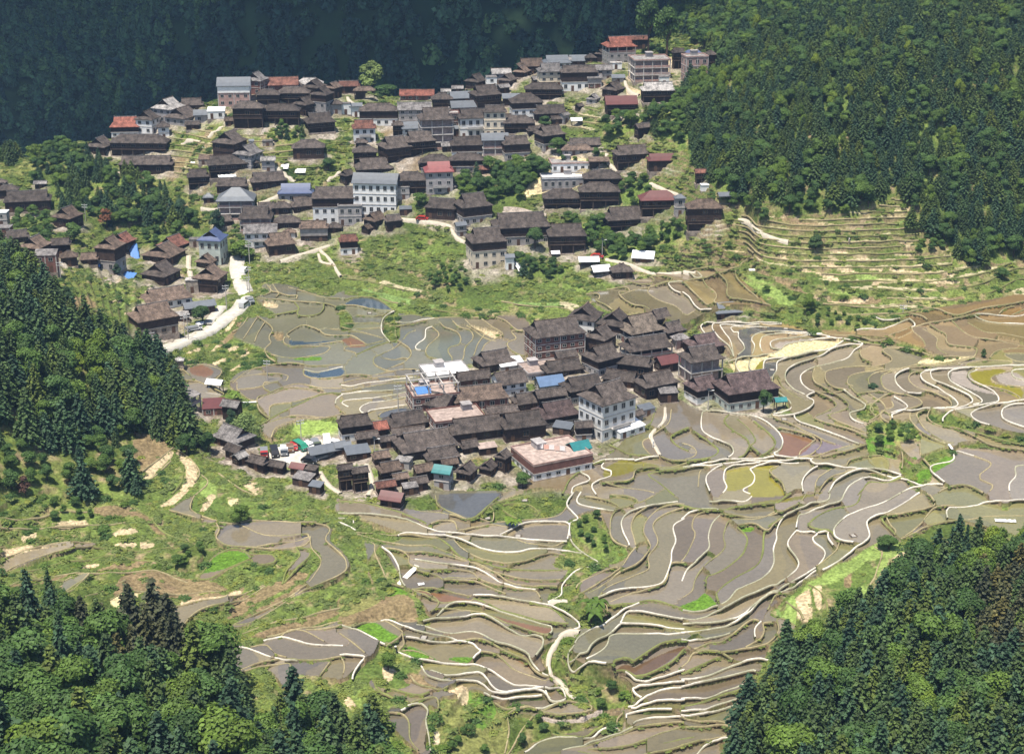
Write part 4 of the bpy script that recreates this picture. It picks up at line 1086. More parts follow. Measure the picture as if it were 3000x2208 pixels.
# ================================================================ HOUSES read from the photo
# tile, x of the base, y of the base, apparent width, y of the roof top, turn of the ridge, depth/ridge, storeys, walls[+upper walls], roof form, roof colour
# walls: wood white conc brick beige pink green stone frame(open concrete) open ; roof: x hip-and-gable, h hip, g gable, f flat, s lean-to
HOUSES = '''
A 820 890 180 770 5 .7 2 white+wood x red
A 960 870 140 735 75 1 2 white x dark
A 1060 890 90 790 12 .9 2 white h dark
A 1095 800 190 655 65 .9 2 conc x pale
A 1185 815 210 700 65 .8 1 conc x dark
A 1240 700 150 655 10 .6 1 wood x dark
A 1320 785 130 705 8 .6 1 conc g slate
A 1400 775 105 703 5 .6 1 white s white
A 1245 838 90 795 5 .6 1 wood g dark
A 655 1000 160 890 72 .9 1 wood x dark
A 910 1005 340 875 -3 .3 2 wood h dark
A 955 1130 310 1020 0 .32 1 wood x dark
A 1520 680 200 515 4 .6 3 pink+white g slate
A 1660 615 140 485 72 .9 2 brick x grey
A 1830 600 190 505 8 .6 1 brick g rust
A 1910 585 90 530 75 .9 1 wood x dark
A 2000 535 160 482 3 .5 1 conc h pale
A 2030 605 150 525 70 .9 1 wood x dark
A 1735 675 140 580 0 .5 2 wood h dark
A 1900 672 190 570 0 .4 2 wood h dark
A 1610 835 182 680 0 .45 2 wood h dark
A 1820 805 220 680 0 .36 2 wood h dark
A 1975 755 150 640 55 .8 2 wood x dark
A 2085 755 140 585 68 .9 3 conc+wood x dark
A 2155 640 110 520 60 .8 1 wood x brown
A 2172 742 80 650 5 .7 1 conc h dark
A 2065 872 205 750 20 .7 2 wood x dark
A 1490 1045 205 870 68 .9 2 wood x dark
A 1995 1035 198 915 5 .5 1 wood h dark
A 1730 948 65 910 5 .6 1 stone f grey
A 1625 942 34 905 5 .8 1 white g slate
A 1610 1105 175 950 66 .8 3 conc x grey
A 1510 1155 310 1015 14 .36 2 wood x dark
A 1735 1112 92 1020 5 .6 2 conc g pale
A 1285 1230 145 1105 12 .7 2 wood x dark
A 1505 1238 185 1145 0 .5 1 wood x dark
A 1735 1245 235 1110 18 .5 1 wood x dark
A 1535 1420 225 1230 3 .7 3 frame h slate
A 1345 1058 112 1000 5 .6 1 stone s brown
A 1450 1478 120 1390 20 .7 1 wood x dark
A 1485 800 66 755 5 .8 1 wood g brown
A 1120 700 110 650 10 .6 1 wood g dark
B 300 965 95 905 20 .7 1 wood x dark
B 560 1100 120 1030 5 .5 1 wood h dark
B 690 985 90 925 8 .6 1 wood g grey
B 440 1000 90 930 20 .7 1 wood x dark
B 1080 800 90 745 20 .7 1 wood g dark
B 1240 880 90 820 15 .7 1 wood x dark
B 700 1240 95 1180 20 .7 1 conc g grey
B 540 1190 90 1125 15 .7 1 wood x dark
B 1480 560 90 505 10 .6 1 wood g dark
B 1265 540 80 490 20 .7 1 wood g grey
A 1350 1312 70 1250 5 .8 1 wood h slate
A 1915 1305 212 1190 3 .55 1 conc x blue
A 1720 1378 130 1300 10 .7 1 wood x dark
A 1960 1380 180 1280 20 .7 1 wood x dark
A 1820 1392 120 1315 5 .6 1 wood h dark
A 1660 1500 200 1355 3 .7 2 frame x dark
A 1850 1482 175 1390 8 .5 1 wood h dark
A 1690 1600 215 1450 5 .6 2 white g grey
A 2030 1562 185 1420 5 .5 2 wood+conc x brown
A 2160 1505 90 1440 0 .6 1 wood h dark
A 1810 1658 220 1510 20 .8 1 wood x brown
A 1870 1525 80 1490 5 .6 1 white h brown
A 2180 1440 290 1225 3 .45 3 white+wood x dark
A 10 1205 70 1150 0 .6 1 wood h dark
A 60 1285 130 1200 5 .5 1 wood h dark
A 190 1375 285 1245 12 .45 1 wood x dark
A 265 1215 80 1188 5 .5 1 wood g grey
A 445 1482 182 1335 66 .9 1 wood x brown
A 20 1450 75 1355 3 .8 2 conc f white
A 25 1535 105 1460 3 .7 1 brick f grey
A 115 1565 170 1480 20 .6 1 wood x dark
D 235 112 190 -28 72 .9 1 wood x brown
D 310 222 140 75 5 .6 2 brick s grey
D 400 122 140 -20 10 .6 1 wood x dark
D 450 165 130 60 15 .7 1 wood h brown
D 800 100 165 -30 68 .9 1 wood x rust
D 725 218 180 -8 74 .9 2 conc+wood x brown
D 580 168 125 92 10 .7 1 wood x brown
D 1125 95 205 -32 60 .8 1 wood x rust
D 1065 172 260 35 70 .9 1 wood x brown
D 1045 292 240 140 66 .9 1 wood x dark
D 1385 165 175 -62 80 .9 2 green x blue
D 1262 52 75 -10 5 .7 1 stone f grey
D 1340 195 145 95 70 .9 1 wood x brown
D 1365 350 205 175 76 .9 2 wood x brown
D 1245 335 85 235 5 .7 1 stone f pale
D 1080 455 345 315 28 .6 1 white x brown
D 1000 645 330 420 32 .7 2 stone+wood x brown
D 1290 500 215 400 25 .4 1 wood g slate
D 1180 530 95 478 20 .6 1 wood s pale
D 1235 1120 130 965 60 .8 2 frame s grey
D 1385 1140 150 1025 8 .8 1 brick s crimson
D 1505 1190 145 1045 -20 .7 1 wood g grey
D 1392 985 120 930 -15 .6 1 open g white
D 1163 835 60 788 5 .8 1 stone h pale
D 1515 1375 285 1210 -38 .7 1 wood x grey
D 1525 1445 160 1330 -38 .7 1 wood g dark
D 1552 1475 115 1385 50 .8 1 wood g pale
D 1675 1500 165 1378 -30 .6 1 wood x dark
D 1795 1510 140 1428 -25 .6 1 wood g dark
D 1930 1518 120 1443 -20 .7 1 wood g crimson
D 2015 1540 90 1450 -20 .7 1 wood s dark
D 1965 1605 150 1508 -25 .6 1 wood s grey
D 2045 1655 100 1578 -20 .7 1 wood s slate
D 2110 1430 270 1325 28 .4 1 open g slate
E 90 1310 235 1135 18 .6 2 white+wood x dark
E 220 1285 180 1170 22 .7 1 wood g red
E 425 1255 300 1105 24 .6 1 wood x dark
E 740 1270 370 1105 18 .6 2 brick f pink
E 870 1320 400 1145 18 .5 1 wood x dark
E 1165 1318 320 1115 18 .6 1 wood x dark
E 1035 1180 230 1088 15 .4 1 wood x dark
E 545 1445 430 1228 22 .6 1 wood x dark
E 645 1470 250 1320 20 .6 1 wood x dark
E 170 1345 165 1262 18 .5 1 wood x dark
E 300 1352 120 1265 18 .6 1 wood g dark
E 430 1305 225 1230 16 .4 1 wood g dark
E 825 1395 150 1295 24 .7 1 wood x dark
E 940 1395 130 1318 18 .5 1 wood s pink
E 625 1145 275 1005 -28 .8 1 brick g dark
E 590 1120 340 955 16 .7 2 brick f pink
E 670 935 325 822 18 .7 1 conc f white
E 850 980 235 848 18 .5 1 brick g dark
E 885 1118 385 945 16 .5 1 brick x brown
E 1080 1032 240 865 22 .8 2 white g dark
E 985 868 285 712 26 .7 1 wood x dark
E 1090 860 185 785 20 .6 1 conc s white
E 1295 905 305 778 20 .7 1 conc f pink
E 1375 778 390 522 20 .55 3 brick x dark
E 1570 610 240 418 70 .9 2 white x dark
E 1765 645 245 455 66 .9 2 white+wood x dark
E 1670 738 220 550 55 .9 1 wood x dark
E 1920 690 325 492 28 .8 2 brick+open x tan
E 2050 565 175 468 30 .8 1 wood x dark
E 2130 650 185 540 30 .8 1 wood x dark
E 1965 798 345 620 22 .5 2 pink+open x dark
E 1680 900 275 695 35 .8 2 conc+wood x dark
E 1895 908 245 755 -20 .5 1 wood x dark
E 1445 818 160 738 20 .6 1 wood g dark
E 1425 905 285 805 20 .5 1 wood x dark
E 1340 985 205 882 20 .7 1 conc g azure
E 1555 1068 300 888 25 .6 2 conc+wood x dark
E 1805 965 250 855 -22 .5 1 wood x dark
E 1710 1310 375 935 36 .8 3 white x dark
E 1840 1298 235 1165 38 .5 1 white s white
E 1890 1200 140 1125 38 .5 1 conc g dark
E 1965 1140 120 1060 30 .6 1 conc s slate
E 2025 1048 295 845 28 .6 1 wood x dark
E 2105 1062 125 955 10 .6 1 wood s grey
E 1225 1115 270 985 20 .5 1 wood x dark
E 1345 1110 220 975 20 .5 1 wood g dark
E 1385 1215 310 1035 24 .7 1 conc+wood x plum
E 1432 1275 140 1180 -20 .6 1 wood s slate
E 1560 1308 125 1175 8 .7 1 conc+wood g dark
E 1355 1568 500 1290 26 .7 2 white+brick f pink
E 1530 1470 165 1300 26 .8 1 brick g teal
E 662 1625 148 1462 -18 .8 2 conc g teal
E 405 1485 115 1402 -15 .8 1 conc f pale
E 810 1578 160 1450 64 .8 1 wood x dark
E 950 1535 135 1430 64 .8 1 wood x dark
E 1045 1515 125 1368 60 .8 1 wood x dark
E 260 1468 135 1378 20 .7 1 wood x brown
E 315 1588 185 1435 24 .7 2 wood x brown
E 530 1562 155 1438 24 .7 1 wood g brown
E 380 1605 125 1508 22 .7 1 wood g brown
E 500 1632 135 1528 22 .7 1 wood g dark
E 695 1488 130 1398 20 .7 1 wood g brown
E 30 1632 115 1458 18 .6 2 wood x dark
E 125 1635 125 1468 18 .6 2 wood x dark
E 105 1435 175 1338 18 .6 1 wood s slate
E 10 1390 120 1310 18 .6 1 wood g slate
H 330 98 178 -12 -18 .7 1 wood g crimson
E 285 1665 150 1605 20 .6 1 wood g rust
E 445 1660 110 1598 20 .6 1 wood s grey
F 130 768 270 612 26 .8 1 wood x plum
F 110 940 290 695 22 .7 2 frame x dark
F 120 1075 240 878 28 .8 1 white+wood x plum
F 395 1122 415 865 20 .6 2 green+wood x plum
F 625 1108 85 1022 10 .7 1 open g teal
E 2100 860 185 742 26 .7 1 wood g crimson
E 2185 705 125 595 20 .7 1 pink h grey
F 300 528 240 418 12 .6 1 wood x slate
E 935 190 270 -62 16 .75 3 beige+wood x dark
E 1670 245 135 163 16 .7 1 open g white
E 1595 190 130 152 5 .5 1 open g white
E 1805 265 155 165 12 .7 1 wood h dark
E 1950 155 155 82 -12 .7 1 brown g white
E 1380 120 60 84 10 .7 1 open g white
E 1085 205 70 98 10 .8 1 white g slate
B 490 645 200 583 0 .4 1 brick g red
B 150 645 130 573 3 .4 1 open h brown
B 50 605 135 532 5 .5 1 wood x rust
B 675 612 62 568 3 .6 1 white g pale
B 750 602 72 555 3 .6 1 wood g grey
B 870 565 142 473 58 .8 1 wood x dark
B 968 575 70 493 8 .9 2 white f grey
B 1030 495 122 413 8 .6 2 conc g pale
B 1075 560 122 478 60 .8 1 wood x dark
B 1045 612 90 552 30 .7 1 wood g grey
B 1225 465 172 373 10 .6 1 wood x brown
B 1165 505 112 433 66 .8 1 wood x brown
B 1345 565 162 430 10 .7 3 beige x grey
B 1390 470 172 388 8 .6 2 white x slate
B 1530 585 222 438 6 .4 2 white+wood x dark
B 1630 565 95 498 6 .7 2 brick+conc g grey
B 1690 510 112 428 8 .7 2 conc g grey
B 1525 415 130 348 6 .6 1 wood x slate
B 1608 375 72 322 5 .7 1 wood h dark
B 1675 380 82 308 60 .8 1 wood x dark
B 1440 398 82 362 5 .6 1 conc g grey
B 1790 415 205 252 14 .7 3 conc+open x red
B 1920 300 112 222 5 .5 1 wood g rust
B 1985 530 235 378 8 .7 3 frame f pale
B 2080 548 62 488 5 .7 1 white f grey
B 2170 450 84 332 10 .7 2 wood x dark
C 62 425 132 335 5 .5 2 wood h blue
C 175 445 85 335 10 .7 2 wood h dark
C 72 528 150 368 12 .7 3 pink f pale
B 1305 648 222 548 0 .35 2 wood h dark
B 1755 625 152 530 56 .8 1 wood x dark
B 1625 675 92 612 64 .8 1 conc x grey
B 1535 712 62 672 40 .8 1 wood g dark
B 2040 668 205 548 5 .5 2 wood x pale
B 1800 745 195 628 5 .6 2 wood g crimson
B 1785 528 82 488 3 .6 1 conc g slate
B 1770 455 72 412 3 .6 1 white f pale
B 930 720 205 575 24 .7 2 wood x dark
B 800 660 200 585 12 .5 1 wood g slate
B 785 755 162 653 10 .6 2 brick g slate
B 650 705 132 622 4 .6 2 wood h dark
B 475 805 202 672 3 .5 3 conc g grey
B 245 808 232 678 2 .4 2 white+wood h dark
B 95 745 82 662 5 .6 1 white g slate
B 30 740 65 658 5 .6 1 white f grey
B 1095 675 112 602 5 .6 1 wood g slate
B 1190 785 205 622 10 .6 3 white+wood h dark
B 1345 775 215 678 12 .5 1 wood x dark
B 1440 795 72 725 40 .7 1 conc g grey
B 1388 805 75 755 10 .6 1 wood g dark
B 1145 865 185 757 2 .5 2 wood h dark
B 850 890 195 720 10 .6 2 white x dark
B 990 885 142 705 5 .6 3 beige x dark
B 612 965 225 725 10 .7 4 frame x dark
B 702 868 112 728 8 .7 3 brick f pale
B 465 895 152 795 10 .6 2 white x slate
B 370 885 84 798 5 .6 2 wood h dark
B 150 925 152 788 8 .7 2 white x rust
B 130 960 82 902 5 .6 1 wood h dark
B 745 875 82 808 10 .6 1 wood g slate
B 505 1015 212 862 20 .7 2 wood x dark
B 345 1065 215 897 28 .8 2 wood x dark
B 155 1065 152 952 5 .5 2 wood h dark
B 815 1015 210 888 6 .5 2 white+wood x dark
B 990 1015 165 878 5 .6 2 frame g slate
B 1125 1035 182 887 14 .6 2 conc+wood x dark
B 1345 980 195 827 28 .7 2 conc+wood x dark
B 1570 975 205 897 5 .4 1 wood x dark
B 1290 858 72 808 5 .6 1 wood h dark
B 1520 1010 190 958 3 .4 1 conc h brown
B 1940 905 112 808 28 .6 1 wood g dark
B 1515 818 72 768 8 .6 1 open g white
B 210 1142 245 1035 12 .7 1 wood x dark
B 232 1385 275 1145 -6 .5 3 white g slate
B 402 1285 75 1205 5 .6 2 conc f grey
B 610 1115 185 1008 2 .5 2 conc+wood h dark
B 810 1115 205 1003 2 .4 2 conc+wood h dark
B 630 1260 185 1072 8 .7 3 conc x scarlet
B 450 1268 205 1128 4 .5 2 wood h dark
B 40 1205 105 1088 50 .8 1 wood x dark
B 905 1135 92 1078 5 .6 1 wood g rust
B 1870 1105 235 952 14 .5 2 wood x dark
B 2060 1115 172 1008 6 .5 1 wood x crimson
B 1660 1105 122 1018 3 .5 1 open s brown
B 1480 1115 255 1028 6 .5 1 white f pale
B 1425 1225 255 1128 6 .4 1 conc f white
B 1680 1225 225 1097 2 .45 2 wood h dark
B 1660 1355 240 1197 2 .45 2 wood h dark
B 1425 1355 232 1232 2 .45 2 wood h dark
B 2040 1395 230 1238 5 .5 2 wood h crimson
B 2180 1395 72 1268 5 .7 2 conc h slate
B 1825 1505 265 1348 12 .6 2 wood x dark
C 130 1485 215 1298 3 .5 3 wood h brown
C 262 1345 82 1248 8 .7 2 open g slate
C 115 1188 76 1098 3 .7 2 wood g rust
C 140 1232 52 1195 8 .8 1 white f white
B 1450 1645 245 1458 5 .6 2 wood x dark
B 1155 1595 375 1385 10 .5 2 conc+wood x dark
B 848 1468 245 1272 24 .8 2 conc+wood x dark
B 655 1428 215 1262 -14 .6 1 wood x dark
B 770 1525 82 1438 20 .7 2 conc g slate
B 222 1485 155 1378 50 .8 1 wood x brown
B 335 1492 122 1388 20 .7 1 wood x dark
B 175 1512 92 1465 50 .8 1 wood g brown
B 60 1452 142 1320 4 .6 2 conc f grey
B 30 1335 95 1232 20 .7 1 conc x dark
B 415 1385 75 1325 5 .6 1 wood s slate
B 50 1645 132 1515 10 .7 2 white+wood x rust
'''
HL_ = []
for ln in HOUSES.strip().splitlines():
    f = ln.split(); t = f[0]; s_ = TILE[t][2]
    u, vb = tp(t, float(f[1]), float(f[2])); w_ = float(f[3]) / s_; vt = tp(t, 0, float(f[4]))[1]
    HL_.append(dict(u=u, v=vb, w=w_, vt=vt, rot=float(f[5]), r=float(f[6]), n=int(f[7]), wall=f[8], form=f[9], roof=f[10]))
YARDS = [(h['u'], h['v'] - 8, h['w'] * .85, max(16, (h['v'] - h['vt']) * .42), .62) for h in HL_]
YARDS += [(930, 1310, 100, 40, 1.2)]
# ------------------------------------------------ write the sheet
VERT = np.stack([X0, Y0, ZZ], -1).reshape(-1, 3)
for (u, v, ru, rv, s) in YARDS:
    d = ((UU - u) / ru) ** 2 + ((VV - v) / rv) ** 2
    YARD = np.maximum(YARD, s * np.clip(1.35 - d, 0, 1))
yard_c = mix(np.broadcast_to(np.array([.17, .135, .105]), (NV, NU, 3)), np.array([.30, .265, .225]), (n2 - .35) * 3)
yw = np.clip(YARD * (1.5 * n1 + .9 * n2) * 1.25 - .18, 0, 1) * (~wet)
COLR = mix(COLR, yard_c, yw)
idx = np.arange(NV * NU).reshape(NV, NU)
F = np.stack([idx[1:, :-1], idx[1:, 1:], idx[:-1, 1:], idx[:-1, :-1]], -1)
l = lab2
same = wet[1:, :-1] & (l[1:, :-1] == l[1:, 1:]) & (l[1:, :-1] == l[:-1, 1:]) & (l[1:, :-1] == l[:-1, :-1])
dry = matt[1:, :-1] & matt[:-1, 1:]
def riser_mat():
    m = mat('ground_mat', (.1, .15, .04), .95, .12, 1.3, .34, attr=True, bump=(.5, .35)); t = m.node_tree
    b = t.nodes['Principled BSDF']; src = b.inputs['Base Color'].links[0].from_socket
    g = t.nodes.new('ShaderNodeNewGeometry'); s = t.nodes.new('ShaderNodeSeparateXYZ'); t.links.new(g.outputs['True Normal'], s.inputs[0])
    mr = t.nodes.new('ShaderNodeMapRange'); mr.inputs['From Min'].default_value = .62; mr.inputs['From Max'].default_value = .30
    mr.inputs['To Max'].default_value = .85
    t.links.new(s.outputs['Z'], mr.inputs['Value'])
    tc = t.nodes.new('ShaderNodeTexCoord'); n = t.nodes.new('ShaderNodeTexNoise'); n.inputs['Scale'].default_value = .35; n.inputs['Detail'].default_value = 4
    t.links.new(tc.outputs['Object'], n.inputs['Vector'])
    cr = t.nodes.new('ShaderNodeValToRGB'); e = cr.color_ramp.elements
    e[0].position = .36; e[0].color = (.085, .12, .03, 1); e[1].position = .60; e[1].color = (.19, .14, .085, 1)
    k = cr.color_ramp.elements.new(.47); k.color = (.16, .15, .06, 1)
    t.links.new(n.outputs['Fac'], cr.inputs['Fac'])
    mx = t.nodes.new('ShaderNodeMix'); mx.data_type = 'RGBA'
    t.links.new(mr.outputs['Result'], mx.inputs['Factor']); t.links.new(src, mx.inputs['A']); t.links.new(cr.outputs['Color'], mx.inputs['B'])
    n2_ = t.nodes.new('ShaderNodeTexNoise'); n2_.inputs['Scale'].default_value = 2.2; n2_.inputs['Detail'].default_value = 3
    t.links.new(tc.outputs['Object'], n2_.inputs['Vector'])
    mr2 = t.nodes.new('ShaderNodeMapRange'); mr2.inputs['From Min'].default_value = .3; mr2.inputs['From Max'].default_value = .7; mr2.inputs['To Min'].default_value = .6; mr2.inputs['To Max'].default_value = 1.4
    t.links.new(n2_.outputs['Fac'], mr2.inputs['Value'])
    ml = t.nodes.new('ShaderNodeVectorMath'); ml.operation = 'SCALE'; t.links.new(mx.outputs['Result'], ml.inputs[0]); t.links.new(mr2.outputs['Result'], ml.inputs['Scale'])
    t.links.new(ml.outputs[0], b.inputs['Base Color']); return m
MG = riser_mat()
MW = mat('paddy_water_mat', (.12, .11, .09), .07, .5, 1.7, .14, attr=True, bump=(.08, .03))
_b = MW.node_tree.nodes['Principled BSDF']; _b.inputs['IOR'].default_value = 1.5; _b.inputs['Specular IOR Level'].default_value = .75
def split(sel, name, m, lift=0.0):
    f = F[sel]; used, inv = np.unique(f, return_inverse=True)
    v = VERT[used].copy(); v[:, 2] += lift
    o = mesh_np(name, v, inv.reshape(-1, 4), [m], COLR.reshape(-1, 3)[used], smooth_shade=(name == 'water'))
    return tag(o, kind='structure')
watersel = same & ~dry
split(~watersel, 'ground', MG); split(watersel, 'water', MW)

# ------------------------------------------------ bunds: low banks between paddies, lofted along the traced lines
def zmax(u, v, r=2):
    x, y = gi(u, v); x = np.clip(np.rint(x).astype(int), r, NU - 1 - r); y = np.clip(np.rint(y).astype(int), r, NV - 1 - r)
    out = np.full(x.shape, -1e9)
    for a in range(-r, r + 1):
        for b in range(-r, r + 1): out = np.maximum(out, np.where(wet[y + a, x + b] | True, ZZ[y + a, x + b], -1e9))
    return out
def movavg(z, k=9):
    if len(z) < k: return z
    p = np.pad(z, k // 2, mode='edge'); return np.convolve(p, np.ones(k) / k, 'valid')
BUND = []
def bund(P, width, h, col, jit=.25, drop=.5, top=None):
    if len(P) < 3: return
    P = smooth(P[::2] if len(P) > 6 else P, 4)
    x = sample(X0, P[:, 0], P[:, 1]); y = sample(Y0, P[:, 0], P[:, 1]); z = movavg(zmax(P[:, 0], P[:, 1]), 11) + h
    dx, dy = np.gradient(x), np.gradient(y); L = np.hypot(dx, dy) + 1e-6; nx, ny = -dy / L, dx / L
    wv = width * (1 + jit * 2 * (noise(x / 1.7, y / 1.7, 1) - .5)) * .5
    z = z + .10 * (noise(x / 1.1, y / 1.1, 2) - .5)
    n = len(x); rows = []
    for o, dz in ((-1.2, -drop), (-1, -.02), (0, .02), (1, -.02), (1.2, -drop)):
        rows.append(np.stack([x + nx * wv * o, y + ny * wv * o, z + dz], -1))
    V = np.stack(rows, 1).reshape(-1, 3); i = np.arange(n - 1)[:, None] * 5
    Fq = np.concatenate([np.stack([i + k, i + k + 1, i + k + 6, i + k + 5], -1).reshape(-1, 4) for k in range(4)])
    n_ = noise(x / 2.5, y / 2.5, 3); c = np.array(col)[None] * (.8 + .4 * n_)[:, None]
    g = np.clip((noise(x / 6, y / 6, 4) - .56) * 8, 0, 1)[:, None]
    c = c * (1 - g * .6) + g * .6 * np.array([.13, .15, .05])
    c5 = np.repeat(c, 5, 0).reshape(-1, 5, 3); sc_ = np.array([.17, .135, .075]) * (.7 + .6 * n_)[:, None]; c5[:, 0] = sc_ ; c5[:, 4] = sc_; c5[:, 1] = c5[:, 1] * .8 + sc_ * .2; c5[:, 3] = c5[:, 1]
    BUND.append((V, Fq, c5.reshape(-1, 3)))
BC = {'w': (.58, .55, .48), 't': (.28, .24, .135), 'g': (.145, .17, .05)}
for k, P in LN:
    bund(P, {'w': .22, 't': .20, 'g': .26}[k], {'w': .10, 't': .06, 'g': .07}[k], BC[k], {'w': .2, 't': .35, 'g': .5}[k], .32)
def contours(G, mask, lev, step=2):
    """marching squares on every `step`-th node; returns photo-pixel polylines"""
    g = G[::step, ::step]; mk = mask[::step, ::step]; out = {}
    a, b, c, d = g[:-1, :-1], g[:-1, 1:], g[1:, 1:], g[1:, :-1]
    lo = np.minimum(np.minimum(a, b), np.minimum(c, d)); hi = np.maximum(np.maximum(a, b), np.maximum(c, d))
    m = mk[:-1, :-1] & mk[1:, 1:] & (lo < lev) & (hi >= lev)
    seg = []
    for i, j in zip(*np.nonzero(m)):
        e = []
        A, B, D_, E_ = g[i, j], g[i, j + 1], g[i + 1, j + 1], g[i + 1, j]
        if (A < lev) != (B < lev): e.append((('h', i, j), j + (lev - A) / (B - A), i))
        if (B < lev) != (D_ < lev): e.append((('v', i, j + 1), j + 1, i + (lev - B) / (D_ - B)))
        if (E_ < lev) != (D_ < lev): e.append((('h', i + 1, j), j + (lev - E_) / (D_ - E_), i + 1))
        if (A < lev) != (E_ < lev): e.append((('v', i, j), j, i + (lev - A) / (E_ - A)))
        if len(e) >= 2: seg.append((e[0], e[1]))
    adj = {}; pos = {}
    for p, q_ in seg:
        pos[p[0]] = p[1:]; pos[q_[0]] = q_[1:]; adj.setdefault(p[0], []).append(q_[0]); adj.setdefault(q_[0], []).append(p[0])
    seen = set(); res = []
    for s in sorted(adj, key=lambda k: len(adj[k])):
        if s in seen: continue
        ch = [s]; seen.add(s); cur = s
        while True:
            nx_ = [k for k in adj[cur] if k not in seen]
            if not nx_: break
            cur = nx_[0]; seen.add(cur); ch.append(cur)
        if len(ch) > 6: res.append(np.array([(pos[k][0] * step * GS + GU[0], pos[k][1] * step * GS + GV[0]) for k in ch]))
    return res
print('bunds done')
stm = STEEP[lab] & (lab > 0)
if stm.any():
    for L_ in range(int(np.floor(zs[stm].min() / ST)), int(np.ceil(zs[stm].max() / ST)) + 1):
        for P in contours(zs, stm, L_ * ST):
            kk = ('w', 't', 't', 'g')[int(rng.integers(4))]
            bund(P[::3] if len(P) > 12 else P, .42, .14, BC[kk], .25)
wm_ = wet & ~near
for L_ in range(int(np.floor(HB[wm_].min() / .55)), int(np.ceil(HB[wm_].max() / .55)) + 1):
    for P in contours(HB, wm_, L_ * .55):
        if len(P) < 22: continue
        kk = ('t', 'g', 'g')[int(rng.integers(3))]
        bund(P[::3], .20, .03, BC[kk], .4, .2)
for L_ in range(int(np.floor(t_[TZ].min())), int(np.ceil(t_[TZ].max())) + 1):
    for P in contours(t_, TZ, L_ + .985):
        kk = ('t', 't', 'g')[int(rng.integers(3))]
        bund(P[::3] if len(P) > 12 else P, .26, .05, BC[kk], .5, .25)
def join(lst): 
    V, Fq, Cc, o = [], [], [], 0
    for v, f, c in lst: V.append(v); Fq.append(f + o); Cc.append(c); o += len(v)
    return np.vstack(V), np.vstack(Fq), np.vstack(Cc)
V, Fq, Cc = join(BUND)
MB_ = mat('bund_mat', (.3, .25, .2), .9, .2, 2.5, .3, attr=True, bump=(.4, .1))
tag(mesh_np('paddy_bunds', V, Fq, [MB_], Cc), kind='structure')

# ------------------------------------------------ roads and footpaths (concrete), laid just above the ground
MR = mat('road_mat', (.48, .45, .39), .85, .3, .8, .26, bump=(.2, .05))
MP = mat('path_mat', (.46, .41, .33), .9, .2, 1.2, .18, bump=(.3, .05))
def ribbon(P, width, lift, thick):
    P = smooth(P, 5); x = sample(X0, P[:, 0], P[:, 1]); y = sample(Y0, P[:, 0], P[:, 1]); z = movavg(zmax(P[:, 0], P[:, 1], 1), 15) + lift
    x, y = movavg(x, 5), movavg(y, 5)
    dx, dy = np.gradient(x), np.gradient(y); L = np.hypot(dx, dy) + 1e-6; nx, ny = -dy / L, dx / L
    wv = width * .5 * (1 + .12 * (noise(x / 2, y / 2, 1) - .5)); n = len(x); rows = []
    for o, dz in ((-1.02, -thick), (-1, 0), (1, 0), (1.02, -thick)): rows.append(np.stack([x + nx * wv * o, y + ny * wv * o, z + dz], -1))
    V = np.stack(rows, 1).reshape(-1, 3); i = np.arange(n - 1)[:, None] * 4
    return V, np.concatenate([np.stack([i + k, i + k + 1, i + k + 5, i + k + 4], -1).reshape(-1, 4) for k in range(3)]), np.zeros_like(V)
for k, (wd, s) in enumerate(ROADS):
    t, r = s.split(' ', 1); V, Fq, _ = ribbon(pts(t, r), wd, .22, 1.2)
    tag(mesh_np('road' if wd > 2.4 else 'footpath', V, Fq, [MR if wd > 1.5 else MP]), kind='structure')
